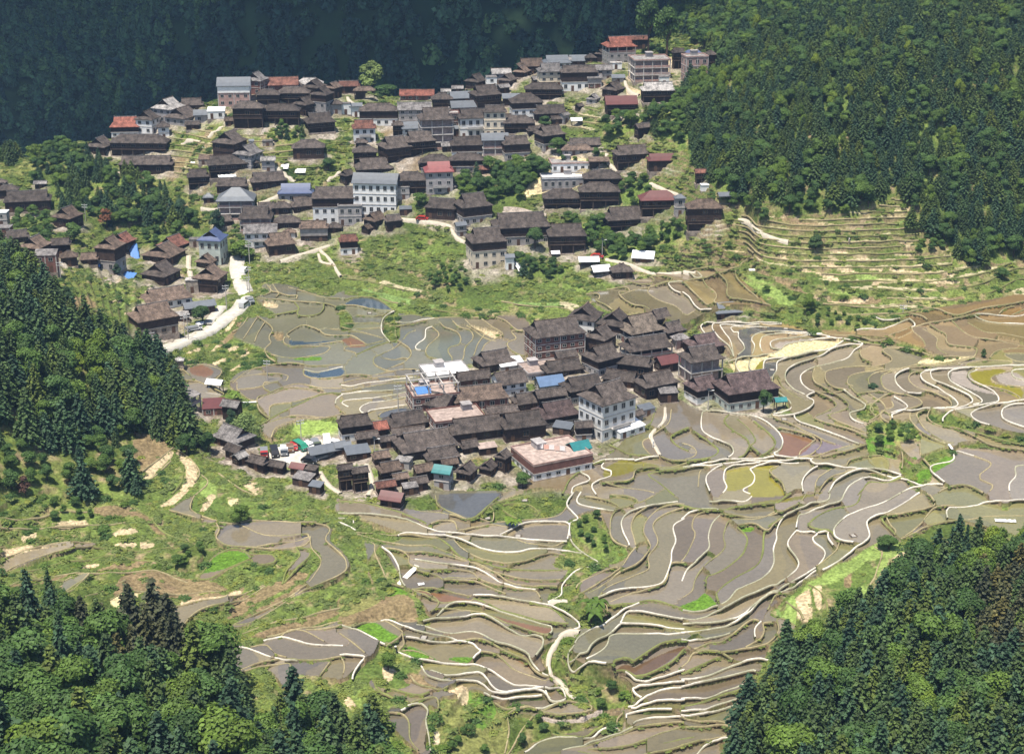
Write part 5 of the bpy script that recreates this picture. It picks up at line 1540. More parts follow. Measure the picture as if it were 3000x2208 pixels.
# ================================================================ HOUSES: builders
def matr(name, base, rough=.85, spec=.25, noise_s=2.0, amt=.25, jit=.22, bump=None, stripes=None, metal=0):
    """procedural material with a per-object brightness of its own (weathering differs from house to house)"""
    m = mat(name, base, rough, spec, noise_s, amt, bump=bump, metal=metal); t = m.node_tree; b = t.nodes['Principled BSDF']
    src = b.inputs['Base Color'].links[0].from_socket
    oi = t.nodes.new('ShaderNodeObjectInfo'); mr = t.nodes.new('ShaderNodeMapRange'); mr.inputs['To Min'].default_value = 1 - jit; mr.inputs['To Max'].default_value = 1 + jit
    t.links.new(oi.outputs['Random'], mr.inputs['Value']); sc_ = mr.outputs['Result']
    tc = t.nodes.new('ShaderNodeTexCoord')
    n = t.nodes.new('ShaderNodeTexNoise'); n.inputs['Scale'].default_value = 1.0; n.inputs['Detail'].default_value = 5; t.links.new(tc.outputs['Object'], n.inputs['Vector'])
    m2 = t.nodes.new('ShaderNodeMapRange'); m2.inputs['From Min'].default_value = .3; m2.inputs['From Max'].default_value = .7; m2.inputs['To Min'].default_value = 1 - amt; m2.inputs['To Max'].default_value = 1 + amt
    t.links.new(n.outputs['Fac'], m2.inputs['Value'])
    ml = t.nodes.new('ShaderNodeMath'); ml.operation = 'MULTIPLY'; t.links.new(sc_, ml.inputs[0]); t.links.new(m2.outputs['Result'], ml.inputs[1]); sc_ = ml.outputs[0]
    if stripes:
        w_ = t.nodes.new('ShaderNodeTexWave'); w_.bands_direction = stripes[0]; w_.inputs['Scale'].default_value = stripes[1]; w_.inputs['Distortion'].default_value = stripes[3] if len(stripes) > 3 else .6
        t.links.new(tc.outputs['Object'], w_.inputs['Vector'])
        m3 = t.nodes.new('ShaderNodeMapRange'); m3.inputs['To Min'].default_value = 1 - stripes[2]; m3.inputs['To Max'].default_value = 1 + stripes[2]; t.links.new(w_.outputs['Fac'], m3.inputs['Value'])
        m4 = t.nodes.new('ShaderNodeMath'); m4.operation = 'MULTIPLY'; t.links.new(sc_, m4.inputs[0]); t.links.new(m3.outputs['Result'], m4.inputs[1]); sc_ = m4.outputs[0]
    v = t.nodes.new('ShaderNodeVectorMath'); v.operation = 'SCALE'; t.links.new(src, v.inputs[0]); t.links.new(sc_, v.inputs['Scale']); t.links.new(v.outputs[0], b.inputs['Base Color'])
    return m
RF = {}
for k, c in dict(dark=(.064, .052, .046), brown=(.102, .074, .058), grey=(.145, .135, .132), pale=(.26, .245, .235), tan=(.155, .125, .10),
                 red=(.165, .062, .045), rust=(.13, .060, .045), plum=(.074, .052, .050)).items():
    RF[k] = matr('roof_tile_' + k, c, .85, .25, 4.2, .55, .26, (.8, .10), ('X', 2.6, .22))
for k, c in dict(slate=(.11, .122, .14), blue=(.055, .075, .15), azure=(.10, .16, .27), teal=(.02, .15, .155), crimson=(.115, .042, .040), scarlet=(.20, .06, .06), white=(.74, .75, .76)).items():
    RF[k] = matr('roof_metal_' + k, c, .45, .4, 1.5, .10, .1, None, ('X', 3.2, .07, 0))
RF['pink'] = matr('roof_slab_worn', (.31, .245, .215), .95, .15, 1.6, .28, .1)
ROOFWORD = dict(dark='dark tiled', brown='brown tiled', grey='grey', pale='pale', tan='tan tiled', red='orange red', rust='rusty brown', plum='purplish tiled', slate='slate blue metal',
                blue='deep blue', azure='bright blue metal', teal='teal metal', crimson='dark red metal', scarlet='pinkish red metal', white='white', pink='worn pinkish')
WL = {'wood': matr('wall_timber', (.043, .029, .024), .9, .15, 3.0, .3, .3, None, ('X', 4.0, .25)),
      'white': matr('wall_whitewash', (.66, .66, .65), .85, .2, 1.2, .08, .1), 'conc': matr('wall_concrete', (.30, .28, .275), .9, .15, 1.5, .18, .15),
      'brick': matr('wall_brick', (.17, .085, .070), .9, .15, 6.0, .3, .12, None, ('Z', 6.0, .15)), 'beige': matr('wall_beige', (.60, .52, .41), .85, .2, 1.0, .07, .08),
      'pink': matr('wall_pink_brick', (.36, .24, .21), .9, .15, 5.0, .2, .1), 'green': matr('wall_pale_green', (.42, .46, .42), .85, .2, 1.0, .08, .05),
      'stone': matr('wall_stone', (.30, .255, .215), .95, .15, 4.0, .35, .15, (.6, .1)), 'brown': matr('wall_brown_board', (.16, .09, .05), .9, .15, 2.0, .2, .1),
      'frame': matr('wall_raw_block', (.32, .25, .23), .9, .15, 4.0, .25, .12), 'open': matr('wall_board', (.075, .055, .045), .9, .15, 3.0, .3, .2)}
WALLWORD = dict(wood='timber', white='white', conc='grey concrete', brick='brick', beige='beige', pink='pink brick', green='pale green', stone='stone', brown='brown boarded', frame='unfinished concrete framed', open='open sided')
M_CONC = matr('concrete_trim', (.40, .375, .35), .9, .2, 2.0, .15, .1)
M_POST = matr('timber_post', (.11, .08, .06), .9, .2, 3.0, .25, .2)
M_FRAMEW = matr('window_frame_mat', (.34, .33, .31), .6, .3, 2.0, .1, .15)
M_FRAMED = matr('window_frame_timber', (.12, .085, .065), .8, .2, 2.0, .2, .2)
M_PANE = mat('pane_mat', (.016, .020, .026), .12, .5)
M_DOOR = matr('door_mat', (.10, .055, .035), .7, .3, 2.0, .2, .2)
M_FND = matr('rubble_footing', (.235, .195, .165), .95, .15, 3.0, .38, .15, (.6, .1))

class MB:
    def __init__(s): s.v = []; s.f = []
    def box(s, x0, x1, y0, y1, z0, z1):
        o = len(s.v); s.v += [(x0, y0, z0), (x1, y0, z0), (x1, y1, z0), (x0, y1, z0), (x0, y0, z1), (x1, y0, z1), (x1, y1, z1), (x0, y1, z1)]
        s.f += [(o, o + 3, o + 2, o + 1), (o + 4, o + 5, o + 6, o + 7), (o, o + 1, o + 5, o + 4), (o + 1, o + 2, o + 6, o + 5), (o + 2, o + 3, o + 7, o + 6), (o + 3, o, o + 4, o + 7)]
        return s
    def poly(s, P): o = len(s.v); s.v += [tuple(p) for p in P]; s.f.append(tuple(range(o, o + len(P)))); return s
    def tube(s, p, q, r0, r1=None, n=6):
        r1 = r0 if r1 is None else r1; p = Vector(p); q = Vector(q); d = (q - p).normalized(); a = d.orthogonal().normalized(); b = d.cross(a); o = len(s.v)
        for c, r in ((p, r0), (q, r1)):
            for k in range(n): t = 2 * math.pi * k / n; s.v.append(tuple(c + a * r * math.cos(t) + b * r * math.sin(t)))
        for k in range(n): s.f.append((o + k, o + (k + 1) % n, o + n + (k + 1) % n, o + n + k))
        s.f.append(tuple(range(o + n - 1, o - 1, -1))); s.f.append(tuple(range(o + n, o + 2 * n))); return s
    def build(s, name, m, parent=None, me_only=False):
        me = bpy.data.meshes.new(name); me.from_pydata(s.v, [], s.f)
        for x in (m if isinstance(m, (list, tuple)) else [m]): me.materials.append(x)
        if me_only: return me
        return link(bpy.data.objects.new(name, me), parent)
def inst(name, me, parent, loc, scale=(1, 1, 1), rz=0.0):
    o = bpy.data.objects.new(name, me); o.location = loc; o.scale = scale; o.rotation_euler = (0, 0, rz); return link(o, parent)

def roof_mesh(a, b, h, form, ov, curve=1.12):
    """a,b half extents of the eaves; returns faces of a tiled roof with underside"""
    m = MB(); T = lambda t: h * (t / b) ** curve - 0.0
    if form == 'h': gx = a - b; 
    elif form == 'x': gx = a - .42 * b
    else: gx = a
    if form in ('x', 'h'):
        if gx < .15 * a: gx = .15 * a
        k = a - gx; kk = min(k, b)
        ts = sorted(set([0, .35 * kk, kk] + [kk + (b - kk) * q for q in (.35, .7, 1)]))
        def ex(t): return a - t * (k / kk) if t <= kk else gx + ov
        for sgn in (-1, 1):
            rows = [((-ex(t), sgn * (b - t), T(t)), (ex(t), sgn * (b - t), T(t))) for t in ts]
            if form == 'x':                                   # step of the overhanging gable
                i = ts.index(kk); rows_hi = [((-(gx + ov), sgn * (b - kk), T(kk) + .02), ((gx + ov), sgn * (b - kk), T(kk) + .02))] + rows[i + 1:]
                segs = list(zip(rows[:i], rows[1:i + 1])) + list(zip(rows_hi[:-1], rows_hi[1:]))
                rows[i] = ((-gx, sgn * (b - kk), T(kk)), (gx, sgn * (b - kk), T(kk)))
                segs = list(zip(rows[:i], rows[1:i + 1])) + list(zip(rows_hi[:-1], rows_hi[1:]))
            else: segs = list(zip(rows[:-1], rows[1:]))
            for (p0, p1), (q0, q1) in segs: m.poly([p0, p1, q1, q0] if sgn < 0 else [p1, p0, q0, q1])
            for e in (-1, 1):
                te = [t for t in ts if t <= kk]
                if sgn < 0:
                    for t0, t1 in zip(te[:-1], te[1:]):
                        x0, x1 = e * (a - t0 * k / kk), e * (a - t1 * k / kk)
                        P = [(x0, -(b - t0), T(t0)), (x0, b - t0, T(t0)), (x1, b - t1, T(t1)), (x1, -(b - t1), T(t1))]
                        m.poly(P if e > 0 else P[::-1])
        gable = (gx, b - kk, T(kk)) if form == 'x' else None
        rl = gx + ov if form == 'x' else gx
    else:
        ts = [0, b * .4, b * .75, b]
        for sgn in (-1, 1):
            for t0, t1 in zip(ts[:-1], ts[1:]):
                P = [(-a, sgn * (b - t0), T(t0)), (a, sgn * (b - t0), T(t0)), (a, sgn * (b - t1), T(t1)), (-a, sgn * (b - t1), T(t1))]
                m.poly(P if sgn < 0 else P[::-1])
        gable = (a - ov * 1.2, b, 0); rl = a
    th = .14
    if form in ('x', 'h'):
        for P in ([(-a, -b), (a, -b)], [(a, -b), (a, b)], [(a, b), (-a, b)], [(-a, b), (-a, -b)]):
            (x0, y0), (x1, y1) = P; m.poly([(x0, y0, -th), (x1, y1, -th), (x1, y1, 0), (x0, y0, 0)])
        m.poly([(-a, b, -th), (a, b, -th), (a, -b, -th), (-a, -b, -th)])
    else:
        for e in (-1, 1):
            P = [(e * a, -b, 0), (e * a, 0, h), (e * a, 0, h - th), (e * a, -b, -th)]; m.poly(P if e < 0 else P[::-1])
            P = [(e * a, b, 0), (e * a, 0, h), (e * a, 0, h - th), (e * a, b, -th)]; m.poly(P[::-1] if e < 0 else P)
            m.poly([(-a, e * b, -th), (a, e * b, -th), (a, e * b, 0), (-a, e * b, 0)] if e < 0 else [(a, e * b, -th), (-a, e * b, -th), (-a, e * b, 0), (a, e * b, 0)])
            P = [(-a, e * b, -th), (a, e * b, -th), (a, 0, h - th), (-a, 0, h - th)]; m.poly(P[::-1] if e < 0 else P)
    return m, gable, rl
# shared unit meshes
_f = MB(); 
_f.box(-.5, .5, -.05, .03, -.5, -.42).box(-.5, .5, -.05, .03, .42, .5).box(-.5, -.42, -.05, .03, -.42, .42).box(.42, .5, -.05, .03, -.42, .42).box(-.03, .03, -.045, .03, -.42, .42)
ME_WIN_W = _f.build('window', M_FRAMEW, me_only=True); ME_WIN_D = ME_WIN_W.copy(); ME_WIN_D.materials.clear(); ME_WIN_D.materials.append(M_FRAMED)
ME_PANE = MB().box(-.42, .42, -.015, .02, -.42, .42).build('pane', M_PANE, me_only=True)
ME_DOOR = MB().box(-.5, .5, -.05, .02, 0, 1).box(-.42, -.04, -.07, -.05, .08, .92).box(.04, .42, -.07, -.05, .08, .92).build('door', M_DOOR, me_only=True)
ME_POSTD = MB().box(-.5, .5, -.5, .5, 0, 1).build('post', M_POST, me_only=True); ME_POSTC = ME_POSTD.copy(); ME_POSTC.materials.clear(); ME_POSTC.materials.append(M_CONC)

def window(root, x, y, z, w_, h_, rz, light):
    o = inst('window', ME_WIN_W if light else ME_WIN_D, root, (x, y, z), (w_, 1, h_), rz)
    inst('pane', ME_PANE, o, (0, 0, 0))

def build_house(h, rs):
    u, v = h['u'], h['v']; px, py, pz = float(sample(X0, u, v)), float(sample(Y0, u, v)), float(sample(ZZ, u, v)); S = float(sample(SCL, u, v))
    if v < vridge(u) + 4: v = vridge(u) + 4; px, py, pz = float(sample(X0, u, v)), float(sample(Y0, u, v)), float(sample(ZZ, u, v))
    dep = math.atan2(HC - pz, py); th = R(h['rot']); ct, st = math.cos(th), abs(math.sin(th)); r = h['r']
    r = min(1.0, r * 1.12); W = (1.14 if v < 700 else 1.08) * h['w'] / (S * (ct + r * st)); D = W * r; Dc = D * ct + W * st
    form = h['form']; flat = form in 'fs'; ov = .38 if not flat else .12
    if W < 3.5: ov = .25 if not flat else .1
    H = ((h['v'] - h['vt']) / S - .5 * Dc * math.sin(dep)) / math.cos(dep)
    if form == 'f': H = ((h['v'] - h['vt']) / S - .95 * Dc * math.sin(dep)) / math.cos(dep); rh = 0
    elif form == 's': H = ((h['v'] - h['vt']) / S - .9 * Dc * math.sin(dep)) / math.cos(dep); rh = .18 * D
    else: rh = .5 * D * (.70 if form in 'xh' else .62)
    n = h['n']; H *= 1.18 if v < 700 else 1.10; H = max(H, rh + 1.35 * n + .2); rh = min(rh, .5 * H); wh = H - rh
    wh = min(wh, 3.1 * n); fh = wh / n
    k = 1 + .5 * Dc / math.hypot(px, py); cx, cy = px * k, py * k
    nm = {'f': 'flat_roofed_house', 's': 'shed', 'g': 'house', 'x': 'house', 'h': 'house'}[form]
    walls = h['wall'].split('+')
    if W < 4.2 and n == 1 and form != 's': nm = 'hut'
    if walls[0] == 'open': nm = 'open_shed'
    cu, cv_ = project(cx, cy, pz); pz = min(max(pz, float(sample(ZZ, cu, cv_)) - .7), pz + 1.2)
    root = empty(nm, (cx, cy, pz), th); h['obj'] = root; h['xy'] = (cx, cy); h['W'], h['D'], h['H'], h['z'] = W, D, H, pz
    a, b = W / 2 - ov, D / 2 - ov
    lo = walls[0]; up = walls[1] if len(walls) > 1 else None
    # footing
    if lo != 'open': MB().box(-a - .12, a + .12, -b - .12, b + .12, -4.5, .12).build('footing', M_FND, root)
    side = 1 if h['rot'] < 0 else -1                                   # gable end that faces the valley
    nlo = n if not up else max(1, n - 1); zl = fh * nlo if (up is None or n > 1) else fh * .5
    if up is None: zl = wh
    wm = WL[lo]
    framed = lo in ('frame', 'open') or up == 'open'
    def storey_front(z0, z1, kind, first):
        """windows, posts and trim of one storey"""
        hh = z1 - z0; small_ = W < 4.2
        if kind == 'open': return
        light = kind in ('white', 'conc', 'beige', 'pink', 'green', 'brick', 'frame')
        for face, L_ in (('f', 2 * a), ('e', 2 * b)):
            if L_ < 1.8: continue
            nw = max(1, int(L_ / (1.75 if light else 2.1)))
            if kind == 'wood' and rs.random() < .25: nw = max(1, nw - 1)
            if small_: nw = 1
            nw = min(nw, 6); pitch_ = L_ / nw; dslot = rs.randrange(nw) if (first and face == 'f') else -1
            for q in range(nw):
                c = -L_ / 2 + pitch_ * (q + .5); ww = min(pitch_ * .5, .95 if light else 1.25); wz = hh * (.46 if light else .40)
                if q == dslot:
                    if face == 'f': inst('door', ME_DOOR, root, (c, -b - .01, z0 + .06), (.75, 1, min(1.55, hh * .78)))
                    continue
                if kind == 'wood' and rs.random() < .22: continue
                zc = z0 + hh * .54
                if face == 'f': window(root, c, -b - .01, zc, ww, wz, 0, light)
                else: window(root, side * (a + .01), c * (1), zc, ww, wz, R(90) * side, light)
    if framed:
        inset = .9 if lo != 'open' else 1.6
        if lo == 'open':
            if W > 4: MB().box(-a + .3, a * .1, b * .1, b - .2, 0, wh * .9).build('wall', wm, root)
        else:
            MB().box(-a + inset * .5, a - inset * .5, -b + inset, b - .1, 0, zl - .05).build('wall', WL['frame' if lo == 'frame' else lo], root)
            if lo != 'frame':                                        # solid lower storeys
                MB().box(-a, a, -b, b, 0, fh * nlo - .12).build('facade', wm, root)
                for q in range(nlo): storey_front(fh * q, fh * (q + 1), lo, q == 0)
        nx = max(2, min(6, int(2 * a / 2.3) + 1)); ny = max(2, min(4, int(2 * b / 2.5) + 1)); zc0 = 0 if lo in ('frame', 'open') else fh * nlo
        ps = .24 if lo != 'open' else .14
        for i in range(nx):
            for j in range(ny):
                if 0 < i < nx - 1 and 0 < j < ny - 1: continue
                inst('column' if lo != 'open' else 'post', ME_POSTC if lo != 'open' else ME_POSTD, root, (-a + ps / 2 + (2 * a - ps) * i / (nx - 1), -b + ps / 2 + (2 * b - ps) * j / (ny - 1), zc0 - (.0 if lo != 'open' else 1.2)), (ps, ps, wh - zc0 + (0 if lo != 'open' else 1.2)))
        if lo != 'open':
            for q in range(0 if lo == 'frame' else nlo, n):
                z = fh * q
                if z > .1: MB().box(-a - .06, a + .06, -b - .06, b + .06, z - .12, z + .06).build('floor_slab', M_CONC, root)
                if rs.random() < .75: MB().box(-a + .25, a - .25, -b + .02, -b + .12, z + .08, z + .08 + fh * .3).build('parapet', WL['pink' if rs.random() < .5 else 'frame'], root)
        if up == 'open': MB().box(-a + 1, a - .6, -b + 1.2, b - .1, fh * nlo + .07, wh).build('inner_wall', WL['wood'], root)
    else:
        gal = lo == 'wood' and n >= 2 and up is None
        if up is not None:
            MB().box(-a, a, -b, b, .0, zl).build('wall', wm, root)
            MB().box(-a - .08, a + .08, -b - .08, b + .08, zl, wh).build('upper_wall', WL[up], root)
            MB().box(-a - .12, a + .12, -b - .14, b + .12, zl - .09, zl + .05).build('floor_band', M_CONC if lo != 'wood' else M_POST, root)
        elif gal:
            MB().box(-a + .1, a - .1, -b + .7, b, 0, fh).box(-a, a, -b, b, fh, wh).build('wall', wm, root)
            npst = max(3, min(6, int(2 * a / 2)))
            for i in range(npst): inst('post', ME_POSTD, root, (-a + .08 + (2 * a - .16) * i / (npst - 1), -b + .08, -.8), (.15, .15, fh + .8))
            MB().box(-a - .04, a + .04, -b - .10, -b - .02, fh + .02, fh + .12).box(-a - .04, a + .04, -b - .10, -b - .02, fh + fh * .36, fh + fh * .36 + .07).build('railing', M_POST, root)
        else:
            MB().box(-a, a, -b, b, 0, wh).build('wall', wm, root)
        if lo in ('brick', 'pink', 'beige', 'conc', 'white') and n >= 2 and up is None and rs.random() < .8:
            for q in range(1, n):
                MB().box(-a - .07, a + .07, -b - .09, b + .07, fh * q - .07, fh * q + .07).build('floor_band', M_CONC if lo != 'beige' else WL['beige'], root)
        if lo in ('brick', 'pink'):
            for sx in (-1, 0, 1): MB().box(sx * a - .11 + (.0 if sx == 0 else sx * .03), sx * a + .11 + (.0 if sx == 0 else sx * .03), -b - .06, -b + .02, 0, wh - .02).build('pillar', M_CONC, root)
        for q in range(n):
            z0, z1 = fh * q, fh * (q + 1); kind = lo if z0 < zl - .05 else up
            if gal and q == 0: continue
            storey_front(z0, z1, kind or lo, q == 0)
        if n >= 2 and lo in ('conc', 'white', 'pink') and up is None and W > 6 and rs.random() < .4:     # balcony
            x0 = -a * .5; x1 = a * .6; MB().box(x0, x1, -b - .85, -b - .02, fh - .1, fh + .04).box(x0, x1, -b - .85, -b - .78, fh + .04, fh + .55).build('balcony', M_CONC, root)
    # roof
    rm = RF[h['roof']]
    if form == 'f':
        MB().box(-W / 2, W / 2, -D / 2, D / 2, wh, wh + .16).build('roof', rm, root)
        if W > 4.5:
            p_ = .12; hp = .28
            MB().box(-W / 2, W / 2, -D / 2, -D / 2 + p_, wh + .163, wh + hp + .16).box(-W / 2, W / 2, D / 2 - p_, D / 2, wh + .163, wh + hp + .16).box(-W / 2, -W / 2 + p_, -D / 2 + p_, D / 2 - p_, wh + .163, wh + hp + .16).box(W / 2 - p_, W / 2, -D / 2 + p_, D / 2 - p_, wh + .163, wh + hp + .16).build('roof_parapet', WL[lo if lo in ('brick', 'conc') else 'pink'], root)
            c = rs.uniform(-.3, .3) * W; MB().box(c - .9, c + .9, D * .15, D * .4, wh + .163, wh + 1.3).box(c - 1.0, c + 1.0, D * .12, D * .42, wh + 1.3, wh + 1.42).build('stair_hut', WL['conc'], root)
    elif form == 's':
        z0, z1 = wh - .02, wh + rh; A, B = W / 2, D / 2
        m = MB(); m.poly([(-A, -B, z0), (A, -B, z0), (A, B, z1), (-A, B, z1)]); m.poly([(-A, B, z1 - .08), (A, B, z1 - .08), (A, -B, z0 - .08), (-A, -B, z0 - .08)])
        m.poly([(-A, -B, z0 - .08), (A, -B, z0 - .08), (A, -B, z0), (-A, -B, z0)]); m.poly([(A, -B, z0 - .08), (A, B, z1 - .08), (A, B, z1), (A, -B, z0)]); m.poly([(-A, B, z1 - .08), (-A, -B, z0 - .08), (-A, -B, z0), (-A, B, z1)]); m.poly([(A, B, z1 - .08), (-A, B, z1 - .08), (-A, B, z1), (A, B, z1)])
        m.build('roof', rm, root)
        if lo != 'open': MB().poly([(-a, b, wh - .3), (a, b, wh - .3), (a, b, wh + rh * .85), (-a, b, wh + rh * .85)]).build('back_wall', wm, root)
    else:
        m, gable, rl = roof_mesh(W / 2, D / 2, rh, form, .34)
        ro = m.build('roof', rm, root); ro.location.z = wh
        tiled = h['roof'] in ('dark', 'brown', 'grey', 'pale', 'tan', 'red', 'rust', 'plum')
        if tiled:
            q = MB().box(-rl, rl, -.09, .09, rh - .03, rh + .10)
            if W > 5: q.box(-rl - .05, -rl + .35, -.07, .07, rh + .101, rh + .22).box(rl - .35, rl + .05, -.07, .07, rh + .101, rh + .22)
            q.build('ridge', RF['grey'] if rs.random() < .5 else RF['brown'], ro)
        if gable:
            gx, gy, gz = gable
            for e in (-1, 1):
                g = MB(); x = e * gx; g.poly([(x, -gy * .93, gz), (x, gy * .93, gz), (x, 0, rh * .97)] if e > 0 else [(x, gy * .93, gz), (x, -gy * .93, gz), (x, 0, rh * .97)])
                g.build('gable', WL['wood'] if (form == 'x' or lo == 'wood') else wm, ro)
    return root
for i, h in enumerate(HL_): build_house(h, random.Random(100 + i))

# labels: look of the house, then where it stands
PLACES = [
 ('by the car park', 870, 1320, 160, 110), ('below far left wood', 60, 640, 140, 110),
 ('beside the pale road', 640, 800, 90, 120), ('in hamlet left of road', 420, 860, 330, 180),
 ('at left ridge tip', 430, 400, 170, 90), ('along the top ridge', 800, 250, 260, 90), ('on right ridge shoulder', 1700, 190, 460, 110),
 ('at lower village foot', 1170, 1420, 200, 130), ('at lower village right end', 2130, 1080, 180, 150), ('in the lower village', 1600, 1150, 620, 300),
 ('near right green terraces', 2000, 560, 220, 160), ('at upper village bottom edge', 1500, 700, 420, 110),
 ('among upper village trees', 1560, 520, 280, 110), ('in upper village left part', 720, 520, 330, 190), ('in upper village heart', 1250, 380, 420, 240), ('in upper village', 1300, 400, 2000, 2000)]
ORD = ['', 'second', 'third', 'fourth', 'fifth', 'sixth', 'seventh', 'eighth', 'ninth', 'tenth', 'eleventh', 'twelfth', 'thirteenth', 'fourteenth']
SHORT = {'frame': 'raw concrete', 'slate': 'slate metal', 'crimson': 'maroon metal', 'scarlet': 'pinkish metal'}
def look(h, full):
    wp = h['wall'].split('+'); w1 = SHORT.get(wp[0], WALLWORD[wp[0]])
    size = 'small ' if h['W'] < 5 else ('long ' if h['W'] > 9.5 and h['r'] < .5 else ('large ' if h['W'] > 10.5 else ''))
    st = {1: '', 2: 'two-storey ', 3: 'three-storey ', 4: 'four-storey '}[h['n']]
    kind = {'s': 'lean-to'}.get(h['form'], 'house')
    if h['W'] < 4.2 and h['n'] == 1: kind = 'hut'; size = ''
    if wp[0] == 'open': kind = 'shed'
    return f"{size}{st}{w1} {kind}, {SHORT.get(h['roof'], ROOFWORD[h['roof']])} {'flat ' if h['form'] == 'f' else ''}roof"
for h in HL_:
    h['look'] = look(h, True)
    for p in PLACES:
        if abs(h['u'] - p[1]) < p[3] and abs(h['v'] - p[2]) < p[4]: h['place'] = p[0]; break
from collections import defaultdict
grp = defaultdict(list)
for h in HL_: grp[(h['look'], h['place'])].append(h)
for (lk, pl), L_ in grp.items():
    L_.sort(key=lambda h: h['u'])
    for i, h in enumerate(L_):
        if len(L_) == 1: lab_ = f'{lk} {pl}'
        else:
            pos_ = 'leftmost' if i == 0 else ('rightmost' if i == len(L_) - 1 else ORD[i] + ' from left')
            lab_ = f'{lk} {pl}, {pos_}'
        tag(h['obj'], lab_, {'s': 'shed'}.get(h['form'], 'hut' if (h['W'] < 4.2 and h['n'] == 1) else 'house') if h['wall'][:4] != 'open' else 'shed', 'houses of the hillside villages')
print('houses', len(HL_), 'longest label', max(len(h['obj']['label'].split()) for h in HL_), 'unique', len({h['obj']['label'] for h in HL_}), [h['obj']['label'] for h in HL_ if len(h['obj']['label'].split()) > 16][:5])
# ================================================================ TREES
def leafmat(name, base, jit=.35, hue=(.0, .0)):
    m = bpy.data.materials.new(name); m.use_nodes = True; t = m.node_tree; b = t.nodes['Principled BSDF']
    b.inputs['Roughness'].default_value = .65; b.inputs['Specular IOR Level'].default_value = .25
    a = t.nodes.new('ShaderNodeAttribute'); a.attribute_name = 'Col'; oi = t.nodes.new('ShaderNodeObjectInfo')
    cr = t.nodes.new('ShaderNodeValToRGB'); e = cr.color_ramp.elements; base = np.array(base); q_ = jit / .35
    def vv(*c): return tuple(base * (1 + (np.array(c) - 1) * q_)) + (1,)
    e[0].position = 0; e[0].color = vv(.62, .70, .78); e[1].position = 1; e[1].color = vv(1.55, 1.32, .85)
    k = e.new(.35); k.color = vv(.85, .9, 1.0); k = e.new(.72); k.color = vv(1.1, 1.08, .9)
    t.links.new(oi.outputs['Random'], cr.inputs['Fac'])
    mx = t.nodes.new('ShaderNodeVectorMath'); mx.operation = 'MULTIPLY'; t.links.new(a.outputs['Color'], mx.inputs[0]); t.links.new(cr.outputs['Color'], mx.inputs[1])
    t.links.new(mx.outputs[0], b.inputs['Base Color']); return m
LM = {'conifer': leafmat('fir_needles', (.052, .082, .022)), 'round': leafmat('leaves', (.054, .100, .021)), 'bamboo': leafmat('bamboo_leaves', (.085, .135, .018)),
      'brown': leafmat('dry_fir_needles', (.056, .060, .026)), 'red': leafmat('red_leaves', (.12, .055, .035)), 'cover': leafmat('weeds', (.118, .152, .038), .24), 'willow': leafmat('willow_leaves', (.12, .17, .055)),
      'far': leafmat('far_wood_leaves', (.022, .060, .040)), 'farlight': leafmat('far_bright_leaves', (.060, .125, .055)), 'cedar': leafmat('cedar_needles', (.036, .071, .031))}
M_BARK = matr('bark', (.075, .052, .038), .95, .1, 4.0, .3, .2)
def leaves(C, N, size, rs, shade):
    """C centres, N outward directions -> leaf quads"""
    n = len(C); j = N + rs.normal(0, .45, (n, 3)); j /= np.linalg.norm(j, axis=1)[:, None] + 1e-9
    a = np.cross(j, rs.normal(0, 1, (n, 3))); a /= np.linalg.norm(a, axis=1)[:, None] + 1e-9; b = np.cross(j, a)
    s = size * rs.uniform(.6, 1.35, (n, 1)); a = a * s; b = b * s * .7
    V = np.stack([C - a - b * .3, C + b * .9 - a * .1, C + a * 1.1, C - b], 1).reshape(-1, 3)
    F_ = np.arange(4 * n).reshape(-1, 4); return V, F_, np.repeat(shade[:, None] * np.ones(3), 4, 0)
def conifer_crown(seed, H, Rr, dens=1.0, tip=1.0):
    rs = np.random.default_rng(seed); Cs, Ns, Sh = [], [], []
    nw = int(17 * dens ** .5); 
    for i in range(nw):
        t = (i + .4) / nw; z = H * (.10 + .90 * t); r = Rr * (1 - t) ** .75 * rs.uniform(.82, 1.15) + .05; nb = max(3, int((9 * (1 - t) + 3.5) * dens ** .5)); off = rs.uniform(0, 6.28)
        for k in range(nb):
            an = off + 6.283 * k / nb + rs.normal(0, .12); L = r * rs.uniform(.72, 1.15); m = max(4, int(7 + 15 * L / 1.2))
            q = (np.arange(m) + .5) / m; tone = rs.uniform(.7, 1.3)
            x = np.cos(an) * L * q + rs.normal(0, .07, m); y = np.sin(an) * L * q + rs.normal(0, .07, m); zz = z - .32 * L * q ** 1.5 + rs.normal(0, .05, m) + .05 * H / nw
            Cs.append(np.stack([x, y, zz], 1)); Ns.append(np.stack([np.cos(an) * .5 + 0 * q, np.sin(an) * .5 + 0 * q, .85 + 0 * q], 1)); Sh.append(tone * rs.uniform(.75, 1.25, m) * (.9 + .25 * q))
    C = np.vstack(Cs); return leaves(C, np.vstack(Ns), .175 / dens ** .25, rs, np.concatenate(Sh))
